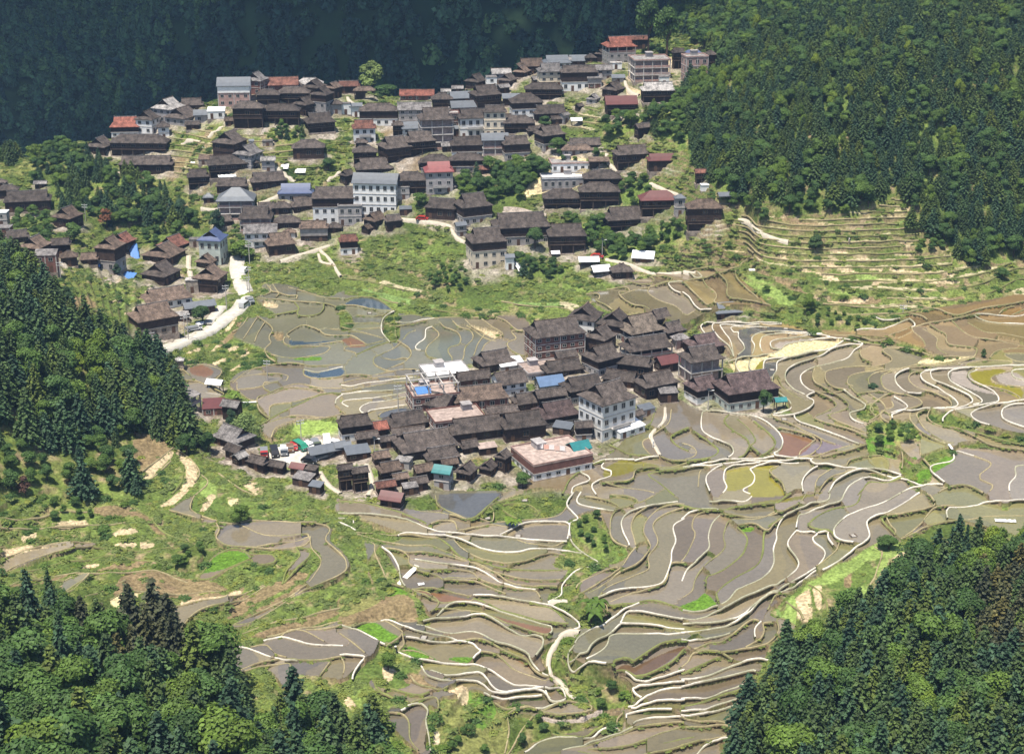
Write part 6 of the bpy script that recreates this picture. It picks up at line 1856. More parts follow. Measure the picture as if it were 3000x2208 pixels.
def round_crown(seed, H, Rr, nleaf=4200, squash=.85, z0=.22, droop=0):
    rs = np.random.default_rng(seed); nb = 15; Cs, Ns, Sh = [], [], []
    for k in range(nb):
        t = rs.random(); an = rs.uniform(0, 6.283); zc = H * (z0 + (1 - z0) * (.18 + .70 * t)); prof = math.sqrt(max(.05, 1 - (2 * t - .75) ** 2 * .75)); rr = Rr * prof * rs.uniform(.15, .72)
        c = np.array([math.cos(an) * rr, math.sin(an) * rr, zc]); br = Rr * rs.uniform(.34, .52); n = int(nleaf / nb); d = rs.normal(0, 1, (n, 3)); d[:, 2] = np.abs(d[:, 2]) * 1.0 - .25 * rs.random(n)
        d /= np.linalg.norm(d, axis=1)[:, None]; rad = br * rs.uniform(.72, 1.1, (n, 1)); P = c + d * rad * np.array([1, 1, squash]); P[:, 2] -= droop * rs.random(n) * Rr
        Cs.append(P); Ns.append(d + np.array([0, 0, .3])); Sh.append(rs.uniform(.72, 1.3) * rs.uniform(.75, 1.25, n))
    return leaves(np.vstack(Cs), np.vstack(Ns), .128, rs, np.concatenate(Sh))
def crown_mesh(name, data, m):
    o = mesh_np(name, data[0], data[1], [m], data[2]); me = o.data; bpy.data.objects.remove(o); return me
def trunk_mesh(H, r0, forks, seed):
    rs = random.Random(seed); m = MB(); m.tube((0, 0, -1.0), (0, 0, H * .5), r0, r0 * .7); m.tube((0, 0, H * .5), (rs.uniform(-.1, .1), rs.uniform(-.1, .1), H * .92), r0 * .7, r0 * .15)
    for k in range(forks):
        a = rs.uniform(0, 6.28); z = H * rs.uniform(.3, .6); m.tube((0, 0, z), (math.cos(a) * H * .2, math.sin(a) * H * .2, z + H * .22), r0 * .5, r0 * .12, 5)
    return m.build('trunk', M_BARK, me_only=True)
PROTO = defaultdict(list)
for k in range(6): PROTO['conifer'].append((crown_mesh('crown', conifer_crown(k, 6.0, 1.75), LM['conifer' if k % 2 else 'cedar']), trunk_mesh(6, .13, 0, k), 6.0, 1.55))
for k in range(5): PROTO['round'].append((crown_mesh('crown', round_crown(20 + k, 4.5, 1.9), LM['round']), trunk_mesh(4.5, .16, 4, k), 4.5, 1.9))
for k in range(2): PROTO['bamboo'].append((crown_mesh('crown', round_crown(40 + k, 5.0, 1.6, 4000, 1.3, .1), LM['bamboo']), trunk_mesh(5, .10, 3, k), 5.0, 1.6))
for k in range(2): PROTO['brown'].append((crown_mesh('crown', conifer_crown(60 + k, 6.0, 1.7), LM['brown']), trunk_mesh(6, .14, 0, k), 6.0, 1.7))
PROTO['red'].append((crown_mesh('crown', round_crown(70, 4, 1.2, 1400), LM['red']), trunk_mesh(4, .1, 3, 3), 4, 1.2))
PROTO['dense'].append((crown_mesh('crown', round_crown(71, 4, 1.7, 5000, 1.0, .02), LM['cedar']), trunk_mesh(4, .14, 3, 4), 4, 1.7))
PROTO['yellow'].append((crown_mesh('crown', round_crown(75, 6, 1.7, 5000, 1.2, .25), LM['willow']), trunk_mesh(6, .18, 5, 6), 6, 1.7))
PROTO['willow'].append((crown_mesh('crown', round_crown(72, 5, 2.2, 5500, 1.2, .15, .5), LM['willow']), trunk_mesh(5, .18, 5, 5), 5, 2.2))
def banana():
    rs = np.random.default_rng(5); V, Fq, Cc = [], [], []
    for s in range(5):
        bx, by = rs.normal(0, .7, 2); hh = rs.uniform(1.6, 2.6)
        for l in range(9):
            a = rs.uniform(0, 6.28); L = rs.uniform(1.2, 1.8); d = np.array([math.cos(a), math.sin(a)]); nrm = np.array([-d[1], d[0]]); o = len(V); m = 6
            for i in range(m):
                q = i / (m - 1); c = np.array([bx, by]) + d * L * q * .8; z = hh + L * (.9 * q - 1.15 * q * q); w = .26 * math.sin(math.pi * min(.97, q * .9 + .08))
                V += [(*(c - nrm * w), z - .05), (*(c + nrm * w), z - .05)]; Cc += [[rs.uniform(.8, 1.4)] * 3] * 2
            Fq += [(o + 2 * i, o + 2 * i + 1, o + 2 * i + 3, o + 2 * i + 2) for i in range(m - 1)]
    return np.array(V), np.array(Fq), np.array(Cc)
PROTO['banana'].append((crown_mesh('leaves', banana(), LM['bamboo']), trunk_mesh(2.6, .12, 4, 9), 3.0, 1.7))
NAMES = dict(conifer=('fir_tree', 'conifer'), brown=('fir_tree', 'conifer'), round=('broadleaf_tree', 'tree'), bamboo=('bamboo_clump', 'bamboo'), red=('broadleaf_tree', 'tree'), dense=('evergreen_tree', 'tree'), yellow=('broadleaf_tree', 'tree'), willow=('willow_tree', 'tree'), banana=('banana_plant', 'banana plant'))
def place_tree(kind, var, x, y, z, sh, sr, rz, label, group=None):
    me, tm, H0, R0 = PROTO[kind][var]; e = empty(NAMES[kind][0], (x, y, z), rz); e.scale = (sr, sr, sh)
    link(bpy.data.objects.new('crown' if kind != 'banana' else 'leaves', me), e); link(bpy.data.objects.new('trunk' if kind != 'banana' else 'stem', tm), e)
    return tag(e, label, NAMES[kind][1], group)
for ln in SINGLES.strip().splitlines():
    a, lb = ln.split('|'); k, t, x, y, w_, yt = a.split(); u, v = tp(t, float(x), float(y)); s_ = TILE[t][2]
    px, py, pz = (float(sample(G, u, v)) for G in (X0, Y0, ZZ)); S = float(sample(SCL, u, v)); hh = (float(y) - float(yt)) / s_ / S / .93; rr = float(w_) / s_ / S / 2 * 1.1
    H0, R0 = PROTO[k][0][2:]
    place_tree(k, 0 if k not in ('round', 'conifer') else random.randrange(5), px, py, pz - .1, hh / H0, rr / R0, random.uniform(0, 6), lb)
# ---- woods: scatter over plan positions inside the outlines
housemask = np.zeros((NV, NU), bool)
for h in HL_:
    d = (np.abs(UU - h['u']) < h['w'] * .55) & (VV < h['v'] + 6) & (VV > h['v'] - (h['v'] - h['vt']) * .8); housemask |= d
roadm = np.zeros((NV, NU), bool)
for wd, s in ROADS:
    t, r = s.split(' ', 1)
    for p in smooth(pts(t, r), 8):
        i, j = int((p[1] - GV[0]) / GS), int((p[0] - GU[0]) / GS); k_ = max(2, int(wd * 1.6))
        if 0 <= i < NV and 0 <= j < NU: roadm[max(0, i - k_ // 2):i + k_ // 2 + 1, max(0, j - k_):j + k_ + 1] = True
wooded = np.zeros((NV, NU), bool); TREES = []
bareP = np.zeros((NV, NU), bool)
for c, P in PT:
    if c in ('dust', 'lime', 'soil'): poly_mask(P, bareP, True)
area = np.abs(np.gradient(Y0, axis=0) * np.gradient(X0, axis=1))
AL = {  # sub-areas with their own kind
 'bamboo': [pts('D', '450,780 700,800 780,930 700,1060 560,1130 460,1060'), pts('I', '1750,480 1950,480 2000,900 1900,1020 1780,820'), pts('I', '1850,430 2100,330 2160,440 1950,520'), pts('I', '1500,1420 1600,1400 1620,1652 1560,1700'), pts('I', '1960,1330 2060,1330 2070,1560 1960,1540'),
            pts('C', '60,560 250,480 450,520 420,640 100,720 0,800'), pts('C', '560,1180 640,1130 660,1290 560,1290'), pts('C', '2100,820 2300,800 2300,900 2100,900'), pts('C', '1640,880 1800,860 1800,1000 1640,960')],
 'brown': [pts('I', '1880,640 2300,500 2300,1220 1960,1250 1850,1000'), pts('G', '420,800 900,760 1300,950 1400,1150 900,1260 500,1100')],
 'round': [pts('G', '-200,1330 500,1300 700,1350 900,1300 1100,1420 1400,1480 1700,1600 2300,1800 2300,2500 -200,2500'), pts('C', '0,0 480,0 470,330 200,500 0,400'), pts('C', '300,1100 720,1120 900,1250 1440,1220 1300,1420 560,1440 300,1320'), pts('G', '-300,700 -20,760 -20,1000 -300,1000')]}
ALM = {}
for k, Ls in AL.items():
    m = np.zeros((NV, NU), bool)
    for P in Ls: poly_mask(P, m, True)
    ALM[k] = m
for wi, ln in enumerate(WOODS.strip().splitlines()):
    nm, cf, sp, hr, t, r = ln.split(' ', 5); cf = float(cf); sp = float(sp); h0, h1 = map(float, hr.split(','))
    m = np.zeros((NV, NU), bool); poly_mask(pts(t, r), m, True); m &= ~wet & ~bareP & ~housemask & ~roadm & (VV > VR[None] - 40); wooded |= m
    p = np.where(m, area, 0).ravel(); tot = p.sum()
    if tot <= 0: continue
    ncand = int(tot / (sp * sp) * 3.2); cs = np.cumsum(p); ii = np.searchsorted(cs, rng.random(ncand) * tot); ii = np.minimum(ii, len(p) - 1)
    cell = {}
    for q in ii:
        i, j = divmod(int(q), NU); x, y = X0[i, j] + rng.uniform(-.3, .3), Y0[i, j] + rng.uniform(-.3, .3); cxy = (int(x // sp), int(y // sp)); ok = True
        for a in (-1, 0, 1):
            for b in (-1, 0, 1):
                for (xx, yy) in cell.get((cxy[0] + a, cxy[1] + b), ()):
                    if (xx - x) ** 2 + (yy - y) ** 2 < (sp * .78) ** 2: ok = False; break
        if not ok: continue
        cell.setdefault(cxy, []).append((x, y))
        k = 'conifer' if rng.random() < cf else 'round'
        for kk in ('bamboo', 'brown', 'round'):
            if ALM[kk][i, j] and rng.random() < (.85 if kk != 'round' else .4): k = kk
        if nm in ('right',) and k == 'round' and rng.random() < .2: k = 'bamboo'
        hh = rng.uniform(h0, h1) * (.72 + .6 * float(n1[i, j])) * (.85 if k in ('round', 'bamboo') else 1); TREES.append((nm, k, x, y, ZZ[i, j], hh, float(SCL[i, j]), GU[j], GV[i]))
print('trees', len(TREES))
WHERE = dict(right='on the big wooded hill at right', left='in the dark wood on the left hill', scrub='in the scrub below the left wood', lowleft='in the wood at the lower left corner', lowright='in the wood at the lower right corner',
             villagewood='in the wood left of the upper village', leftedge='at the left edge beside the far valley', grove='in a small grove')
KW = dict(conifer='dark green fir', brown='brownish fir', round='leafy broadleaf tree', bamboo='feathery yellow green bamboo')
def onscreen(T): return -40 < T[7] < 3040 and T[8] - T[5] * T[6] * .9 < 2215 and T[8] > -30
fam = lambda k: 'conifer' if k in ('conifer', 'brown') else ('bamboo' if k == 'bamboo' else 'round')
keep = set()
for f_ in ('conifer', 'round', 'bamboo'):
    c = [i for i, T in enumerate(TREES) if fam(T[1]) == f_ and onscreen(T)]
    c.sort(key=lambda i: -TREES[i][5] * TREES[i][6]); keep |= set(c[:285 if f_ == 'conifer' else (265 if f_ == 'round' else 200)])
GROVES = {}
for i in sorted(keep):
    nm, k, x, y, z, hh, S, u, v = TREES[i]; H0, R0 = PROTO[k][0][2:]; s = hh / H0
    lb = f'{KW[k]} {WHERE[nm]}'
    place_tree(k, int(rng.integers(len(PROTO[k]))), x, y, z - .15, s, s * rng.uniform(.85, 1.2) if k != 'round' else s * rng.uniform(.95, 1.2), rng.uniform(0, 6.28), lb, f'{KW[k]}s {WHERE[nm]}')
rest = [T for i, T in enumerate(TREES) if i not in keep]

# ---- one object of scattered copies for what nobody could count
def scatter(name, P, variants, rot, scl, var, label, cat, align=False):
    me = bpy.data.meshes.new(name); me.vertices.add(len(P)); me.vertices.foreach_set('co', np.asarray(P, np.float32).ravel())
    for nme, typ, dat in (('vk', 'INT', var), ('rz', 'FLOAT', rot)):
        a = me.attributes.new(nme, typ, 'POINT'); a.data.foreach_set('value', np.asarray(dat, np.int32 if typ == 'INT' else np.float32))
    a = me.attributes.new('sv', 'FLOAT_VECTOR', 'POINT'); a.data.foreach_set('vector', np.asarray(scl, np.float32).ravel())
    o = link(bpy.data.objects.new(name, me)); ng = bpy.data.node_groups.new(name + '_nodes', 'GeometryNodeTree')
    ng.interface.new_socket('Geometry', in_out='INPUT', socket_type='NodeSocketGeometry'); ng.interface.new_socket('Geometry', in_out='OUTPUT', socket_type='NodeSocketGeometry')
    N = ng.nodes; gi_, go = N.new('NodeGroupInput'), N.new('NodeGroupOutput'); jn = N.new('GeometryNodeJoinGeometry')
    def attr(nme, typ): a = N.new('GeometryNodeInputNamedAttribute'); a.data_type = typ; a.inputs['Name'].default_value = nme; return [s for s in a.outputs if s.enabled][0]
    vk, rz_, sv = attr('vk', 'INT'), attr('rz', 'FLOAT'), attr('sv', 'FLOAT_VECTOR'); cx = N.new('ShaderNodeCombineXYZ'); ng.links.new(rz_, cx.inputs['Z'])
    for k, ob in enumerate(variants):
        cmp = N.new('FunctionNodeCompare'); cmp.data_type = 'INT'; cmp.operation = 'EQUAL'
        ins = [s for s in cmp.inputs if s.enabled]; ng.links.new(vk, ins[0]); ins[1].default_value = k
        ob_ = N.new('GeometryNodeObjectInfo'); ob_.inputs['Object'].default_value = ob; ob_.transform_space = 'ORIGINAL'
        ip = N.new('GeometryNodeInstanceOnPoints'); ng.links.new(gi_.outputs[0], ip.inputs['Points']); ng.links.new(cmp.outputs[0], ip.inputs['Selection'])
        ng.links.new(ob_.outputs['Geometry'], ip.inputs['Instance']); ng.links.new(cx.outputs[0], ip.inputs['Rotation']); ng.links.new(sv, ip.inputs['Scale'])
        ng.links.new(ip.outputs[0], jn.inputs[0])
    ng.links.new(jn.outputs[0], go.inputs[0]); md = o.modifiers.new('scatter', 'NODES'); md.node_group = ng
    return tag(o, label, cat, kind='stuff')
def src(me): return bpy.data.objects.new(me.name + '_source', me)
VARS = [('conifer', i) for i in range(6)] + [('round', i) for i in range(5)] + [('bamboo', i) for i in range(2)] + [('brown', i) for i in range(2)]
VO = [src(PROTO[k][i][0]) for k, i in VARS]; VI = {k: [q for q, (a, b) in enumerate(VARS) if a == k] for k in PROTO}
if rest:
    scatter('woodland', [(T[2], T[3], T[4] - .15) for T in rest], VO, rng.uniform(0, 6.28, len(rest)),
            [(lambda s, w_: (s * w_, s * w_, s))(T[5] / PROTO[T[1]][0][2], rng.uniform(1.0, 1.45)) for T in rest], [VI[T[1]][int(rng.integers(len(VI[T[1]])))] for T in rest], 'dense dark green fir wood covering the hillside at right', 'forest')
# ---- weeds, tall grass and low bushes on every bank that is neither water, bare soil, house nor wood
def tuft(seed, n, R_, H_):
    rs = np.random.default_rng(seed); d = rs.normal(0, 1, (n, 3)); d[:, 2] = np.abs(d[:, 2]); d /= np.linalg.norm(d, axis=1)[:, None]; lump = 1 + .3 * np.sin(d[:, 0] * 5 + seed) * np.cos(d[:, 1] * 4)
    P = d * np.array([R_, R_, H_]) * rs.uniform(.7, 1.1, (n, 1)) * lump[:, None]; return leaves(P, d + np.array([0, 0, 1.2]), .15, rs, rs.uniform(.8, 1.2, n))
CO = [src(crown_mesh('weed_tuft', tuft(k, 110, .72, .20 + .09 * (k % 3)), LM['cover'])) for k in range(4)] + [src(crown_mesh('bush_tuft', tuft(9 + k, 260, .95, .8), LM['round'])) for k in range(2)]
bare = np.zeros((NV, NU), bool)
for c, P in PT:
    if c in ('dust', 'soil', 'plot', 'lime', 'cream', 'pale', 'rice', 'court'): poly_mask(P, bare, True)
yardm = YARD > .45
m = ~wet & ~housemask & ~roadm & ~wooded & (VV > VR[None] - 30) & (UU > -350) & (UU < 3350) & (VV < 2350)
w8 = area * m * np.where(bare, .03, 1) * np.where(TZ, .22, 1) * np.where(yardm, .22, 1) * np.clip(n1 * 2.6 - .45, .12, 1.4)
tot = w8.sum(); nn = 33000; cs = np.cumsum(w8.ravel()); ii = np.minimum(np.searchsorted(cs, rng.random(nn) * tot), NV * NU - 1)
gx, gy = X0.ravel()[ii] + rng.uniform(-.3, .3, nn), Y0.ravel()[ii] + rng.uniform(-.4, .4, nn); gz = ZZ.ravel()[ii] - .08
big = rng.random(nn) < np.clip((n3.ravel()[ii] - .42) * 1.2, .01, .16); vk = np.where(big, 4 + rng.integers(0, 2, nn), rng.integers(0, 4, nn)); sc_ = rng.uniform(.55, 1.25, nn)
scatter('undergrowth', np.stack([gx, gy, gz], 1), CO, rng.uniform(0, 6.28, nn), np.stack([sc_, sc_, sc_ * rng.uniform(.5, 1.0, nn)], 1), vk, 'bright green weeds and low bushes over the banks', 'undergrowth')
# grass tufts along the bunds (sparse)
bp = np.vstack([P[::2] for k, P in LN if k in 'gt']); bp = bp[rng.random(len(bp)) < .62]; nb_ = len(bp)
bx, by = sample(X0, bp[:, 0], bp[:, 1]) + rng.uniform(-.25, .25, nb_), sample(Y0, bp[:, 0], bp[:, 1]) + rng.uniform(-.35, .1, nb_); bz = zmax(bp[:, 0], bp[:, 1], 1) - .22
s_ = rng.uniform(.22, .5, nb_); scatter('bank_grass', np.stack([bx, by, bz], 1), CO[:4], rng.uniform(0, 6.28, nb_), np.stack([s_ * 1.3, s_, s_], 1), rng.integers(0, 4, nb_), 'grass tufts along the paddy banks', 'grass')
# ================================================================ FAR MOUNTAIN, in the shade of a cloud
def far_h(x, y):
    """height of the range beyond the valley"""
    base = -60 + 300 * np.clip((y - 520) / 620, 0, 1) ** .85
    rid = 75 * np.abs(np.sin((x * .8 + y * .55) / 95 + 1.3 * noise(x / 160, y / 160, 2))) ** 1.4 + 60 * (fbm(x / 210, y / 210, 4) - .5) + 16 * (fbm(x / 45, y / 45, 1) - .5)
    return base + rid * np.clip((y - 520) / 120, 0, 1)
fx, fy = np.meshgrid(np.arange(-620, 621, 6.0), np.arange(500, 1240, 6.0)); fz = far_h(fx, fy)
n_ = fx.shape; idf = np.arange(fx.size).reshape(n_); Ff = np.stack([idf[:-1, :-1], idf[:-1, 1:], idf[1:, 1:], idf[1:, :-1]], -1).reshape(-1, 4)
cf = mix(np.broadcast_to(np.array([.016, .040, .018]), (*n_, 3)), np.array([.04, .075, .028]), (fbm(fx / 60, fy / 60, 3) - .4) * 3).reshape(-1, 3)
_pu, _pv = project(fx, fy, fz); _sp = (np.abs((_pv - 30) - (_pu - 1420) * .52) < 22 + .05 * (_pu - 1420)) & (_pu > 1400) & (_pu < 1800); cf[_sp.ravel()] = (.10, .15, .055)
tag(mesh_np('mountain', np.stack([fx, fy, fz], -1).reshape(-1, 3), Ff, [mat('mountain_mat', (.03, .06, .03), .95, .1, .2, .3, attr=True)], cf, smooth_shade=True), kind='structure')

def spur(u, v): return (np.abs((v - 30) - (u - 1420) * .52) < 16 + .05 * (u - 1420)) & (u > 1420) & (u < 1800)
nf = 32000; x = rng.uniform(-600, 600, nf * 2); y = 520 + 700 * rng.random(nf * 2) ** .95; u_, v_ = project(x, y, far_h(x, y))
dn = fbm(x / 70, y / 70, 5); ok = (u_ > -150) & (u_ < 3150) & (v_ > -250) & (v_ < 620) & (dn > .18) & ~spur(u_, v_); x, y = x[ok][:nf], y[ok][:nf]; nf = len(x)
z = far_h(x, y); s = rng.uniform(.9, 1.7, nf); vk = rng.integers(0, 4, nf)
def lowcrown(seed, c):
    return src(crown_mesh('far_crown', (lambda d: d)(round_crown(seed, 4.5, 2.3, 330)), c))
def big_leaf(seed, kind):
    rs = np.random.default_rng(seed); n = 190; d = rs.normal(0, 1, (n, 3)); d[:, 2] = np.abs(d[:, 2]); d /= np.linalg.norm(d, axis=1)[:, None]
    if kind: h = rs.random(n); r = 1.9 * (1 - h) ** .8; an = rs.uniform(0, 6.28, n); P = np.stack([np.cos(an) * r, np.sin(an) * r, .6 + 5.2 * h], 1); d = np.stack([np.cos(an), np.sin(an), .6 + 0 * h], 1)
    else: P = d * np.array([2.3, 2.3, 3.0]) * rs.uniform(.8, 1.1, (n, 1)) * (1 + .25 * np.sin(d[:, :1] * 4 + seed)); P[:, 2] += .8
    return crown_mesh('far_crown', leaves(P, d, .62, rs, rs.uniform(.5, 1.5, n)), LM['far' if seed < 4 else 'farlight'])
FO = [src(big_leaf(k, k % 2)) for k in range(6)]
lt = fbm(x / 85, y / 60, 2, 3) + .25 * (rng.random(nf) - .5); vk = np.where(lt > .60, 4 + (vk % 2), vk)
scatter('far_forest', np.stack([x, y, z - .3], 1), FO, rng.uniform(0, 6.28, nf), np.stack([s, s, s * rng.uniform(.8, 1.3, nf)], 1), vk, 'dark blue green forest on the mountainside beyond the ridge', 'forest')
# pale clearing of old terraces on the mountain spur above the village
# the cloud that shades the far range (high above, out of the picture)
def cloud(cx, cy, cz, rx_, ry_, seed):
    rs = random.Random(seed); bm = bmesh.new(); bmesh.ops.create_icosphere(bm, subdivisions=4, radius=1.0)
    for v in bm.verts:
        n = v.co.normalized(); k = 1 + .22 * math.sin(5 * n.x + seed) * math.cos(4 * n.y) + .12 * math.sin(11 * n.x + 3) * math.sin(9 * n.y + seed)
        v.co = Vector((n.x * rx_ * k, n.y * ry_ * k, n.z * 45 * k))
    me = bpy.data.meshes.new('cloud'); bm.to_mesh(me); bm.free(); me.materials.append(M_CLOUD); o = link(bpy.data.objects.new('cloud', me)); o.location = (cx, cy, cz); return tag(o, kind='structure')
M_CLOUD = mat('cloud_mat', (.85, .86, .88), 1, 0)
off = to_sun * (900 / to_sun.z)
cloud(-200 + off.x, 930 + off.y, 960, 820, 450, 2)
# ================================================================ AIR
hz = MB().box(-760, 760, -40, 1300, -110, 440).build('haze', bpy.data.materials.new('haze_mat')); tag(hz, 'thin blue haze filling the valley air', 'haze', kind='stuff')
hm = hz.data.materials[0]; hm.use_nodes = True; t = hm.node_tree; t.nodes.clear(); out = t.nodes.new('ShaderNodeOutputMaterial'); pv = t.nodes.new('ShaderNodeVolumePrincipled')
pv.inputs['Color'].default_value = (.40, .64, 1.0, 1); pv.inputs['Density'].default_value = .00016; pv.inputs['Anisotropy'].default_value = .2; t.links.new(pv.outputs[0], out.inputs['Volume'])
# ================================================================ THINGS AMONG THE HOUSES AND FIELDS
def G3(t, x, y, dz=0.0):
    u, v = tp(t, x, y); return (float(sample(X0, u, v)), float(sample(Y0, u, v)), float(sample(ZZ, u, v)) + dz), float(sample(SCL, u, v))
# car park slab
P = pts('D', '1712,1400 1770,1345 1900,1318 2060,1290 2240,1262 2260,1330 2080,1400 1980,1450 1880,1462'); X_ = sample(X0, P[:, 0], P[:, 1]); Y_ = sample(Y0, P[:, 0], P[:, 1]); zc_ = float(np.median(sample(ZZ, P[:, 0], P[:, 1]))) + .35
m = MB(); n = len(P); m.poly([(X_[i], Y_[i], zc_) for i in range(n)][::-1])
for i in range(n): j = (i + 1) % n; m.poly([(X_[i], Y_[i], zc_), (X_[j], Y_[j], zc_), (X_[j], Y_[j], zc_ - 2.5), (X_[i], Y_[i], zc_ - 2.5)])
tag(m.build('car_park', MR), kind='structure')
PAINT = {k: mat('paint_' + k, c, .35, .5) for k, c in dict(white=(.75, .75, .74), silver=(.42, .43, .44), black=(.02, .02, .022), red=(.35, .03, .025), green=(.03, .22, .14), brown=(.16, .09, .05), olive=(.08, .10, .06), grey=(.18, .19, .2)).items()}
M_TYRE = mat('tyre', (.015, .015, .015), .9); M_LAMP = mat('lamp_glass', (.8, .8, .78), .2, .6); M_GLASS = mat('car_glass', (.015, .02, .025), .08, .6); M_STEEL = mat('steel', (.45, .46, .47), .45, .5)
_w = MB(); _w.tube((-.09, 0, 0), (.09, 0, 0), .27, .27, 12); ME_WHEEL = _w.build('wheel', M_TYRE, me_only=True); _h = MB(); _h.tube((-.10, 0, 0), (.10, 0, 0), .13, .13, 8); ME_HUB = _h.build('rim', M_STEEL, me_only=True)
def vehicle(kind, col, t, x, y, rz, label, cat, z=None):
    (px, py, pz), S = G3(t, x, y, .18); pz = z if z is not None else pz
    e = empty({'car': 'parked_car', 'van': 'parked_van', 'truck': 'parked_truck'}[kind], (px, py, pz), R(rz)); c = PAINT[col]; w_, L = .66, (1.55 if kind == 'car' else 1.75)
    if kind == 'car': prof = [(-L, .28), (-L, .62), (-L + .55, .70), (-L + .95, 1.10), (L - .75, 1.12), (L - .15, .74), (L, .66), (L, .28)]; gl = [(-L + .62, .72), (-L + .98, 1.05), (L - .78, 1.07), (L - .28, .74)]
    elif kind == 'van': prof = [(-L, .28), (-L, .75), (-L + .35, .85), (-L + .75, 1.38), (L - .1, 1.42), (L, .8), (L, .28)]; gl = [(-L + .45, .88), (-L + .80, 1.30), (L - .15, 1.32), (L - .10, .90)]
    else: prof = [(-L, .30), (-L, .85), (-L + .15, 1.30), (-L + .85, 1.32), (-L + .85, .50), (L, .50), (L, .30)]; gl = [(-L + .06, .88), (-L + .18, 1.24), (-L + .75, 1.25), (-L + .75, .88)]
    m = MB(); m.poly([(-w_, a, b) for a, b in prof]); m.poly([(w_, a, b) for a, b in prof][::-1])
    for (a, b), (c_, d) in zip(prof, prof[1:] + prof[:1]): m.poly([(-w_, a, b), (w_, a, b), (w_, c_, d), (-w_, c_, d)][::-1])
    m.build('body', c, e)
    g = MB(); q = w_ + .012
    g.poly([(-q, a, b) for a, b in gl]); g.poly([(q, a, b) for a, b in gl][::-1]); g.build('side_windows', M_GLASS, e)
    (a0, b0), (a1, b1) = gl[0], gl[1]; MB().poly([(-w_ + .06, a0 - .05, b0 + .03), (-w_ + .06, a1 - .05, b1), (w_ - .06, a1 - .05, b1), (w_ - .06, a0 - .05, b0 + .03)]).build('windscreen', M_GLASS, e)
    if kind == 'truck': MB().box(-w_ - .03, w_ + .03, -L + .95, L + .05, .55, 1.0).build('cargo_bed', PAINT['grey'] if col != 'grey' else PAINT['white'], e)
    for sx in (-1, 1):
        for yy in (-L + .5, L - .5): wo = inst('wheel', ME_WHEEL, e, (sx * (w_ - .06), yy, .27)); inst('rim', ME_HUB, wo, (0, 0, 0))
        MB().box(sx * .45 - .12, sx * .45 + .12, -L - .02, -L + .03, .48, .62).build('headlight', M_LAMP, e)
    return tag(e, label, cat)
zp = zc_ + .01
for a in [('truck', 'red', 'D', 1705, 1392, 10, 'red three wheeled cargo cart at the left end of the car park', 'cart'), ('van', 'black', 'D', 1772, 1392, 15, 'dark minivan second from left in the car park', 'van'),
          ('truck', 'grey', 'D', 1835, 1382, 8, 'grey box truck in the car park', 'truck'), ('car', 'brown', 'D', 1872, 1362, 12, 'brown car behind the grey truck in the car park', 'car'),
          ('car', 'red', 'D', 1898, 1350, 10, 'red car in the car park row', 'car'), ('van', 'green', 'D', 1940, 1352, 40, 'teal green covered van in the car park', 'van'),
          ('car', 'white', 'D', 1988, 1342, 50, 'white car parked beside the teal van', 'car'), ('truck', 'olive', 'D', 2040, 1332, 20, 'olive truck right of the white car', 'truck'),
          ('van', 'white', 'D', 2110, 1312, 10, 'white van at the right end of the car park', 'van'), ('car', 'white', 'D', 2160, 1322, 60, 'white car at the right end of the car park', 'car')]: vehicle(*a, z=zp)
for a in [('car', 'black', 'D', 2000, 1440, 70, 'black car under the edge of the car park canopy', 'car')]: vehicle(*a, z=zp)
for a in [('van', 'white', 'D', 1572, 205, 175, 'white van at the top of the pale road', 'van'), ('van', 'silver', 'D', 1577, 432, 165, 'silver minivan on the bend of the pale road', 'van'),
          ('car', 'grey', 'D', 1612, 395, 30, 'grey car beside the silver minivan', 'car'), ('truck', 'white', 'D', 1252, 585, 120, 'white covered truck beside the road below the dark barns', 'truck'),
          ('car', 'red', 'B', 522, 1418, 80, 'red car under the longhouses of the upper village', 'car'), ('car', 'red', 'E', 1650, 130, 80, 'red car on the path by the white sheds', 'car')]: vehicle(*a)
def pole(t, x, y, yt, label, lamp=False, arms=2, name='utility_pole'):
    (px, py, pz), S = G3(t, x, y); H = (y - yt) / TILE[t][2] / S / .93; e = empty(name, (px, py, pz), R(random.uniform(-30, 30)))
    MB().tube((0, 0, -.8), (0, 0, H), .11, .07, 8).build('pole', M_CONC, e)
    if lamp:
        MB().tube((0, 0, H - .1), (.8, 0, H + .1), .04, .03).build('arm', M_STEEL, e); MB().box(.6, 1.05, -.1, .1, H + .06, H + .14).build('lamp_head', PAINT['white'], e); MB().poly([(-.3, -.25, H + .2), (.3, -.25, H + .2), (.3, .25, H + .45), (-.3, .25, H + .45)]).build('solar_panel', M_GLASS, e)
    else:
        for k in range(arms):
            c = MB().box(-.75, .75, -.05, .05, H - .35 - .6 * k, H - .25 - .6 * k).build('crossarm', M_STEEL, e)
            for q in (-.65, 0.25, .65): MB().tube((q, 0, H - .25 - .6 * k), (q, 0, H - .07 - .6 * k), .045, .03).build('insulator', PAINT['white'], c)
    return tag(e, label, 'street lamp' if lamp else 'utility pole')
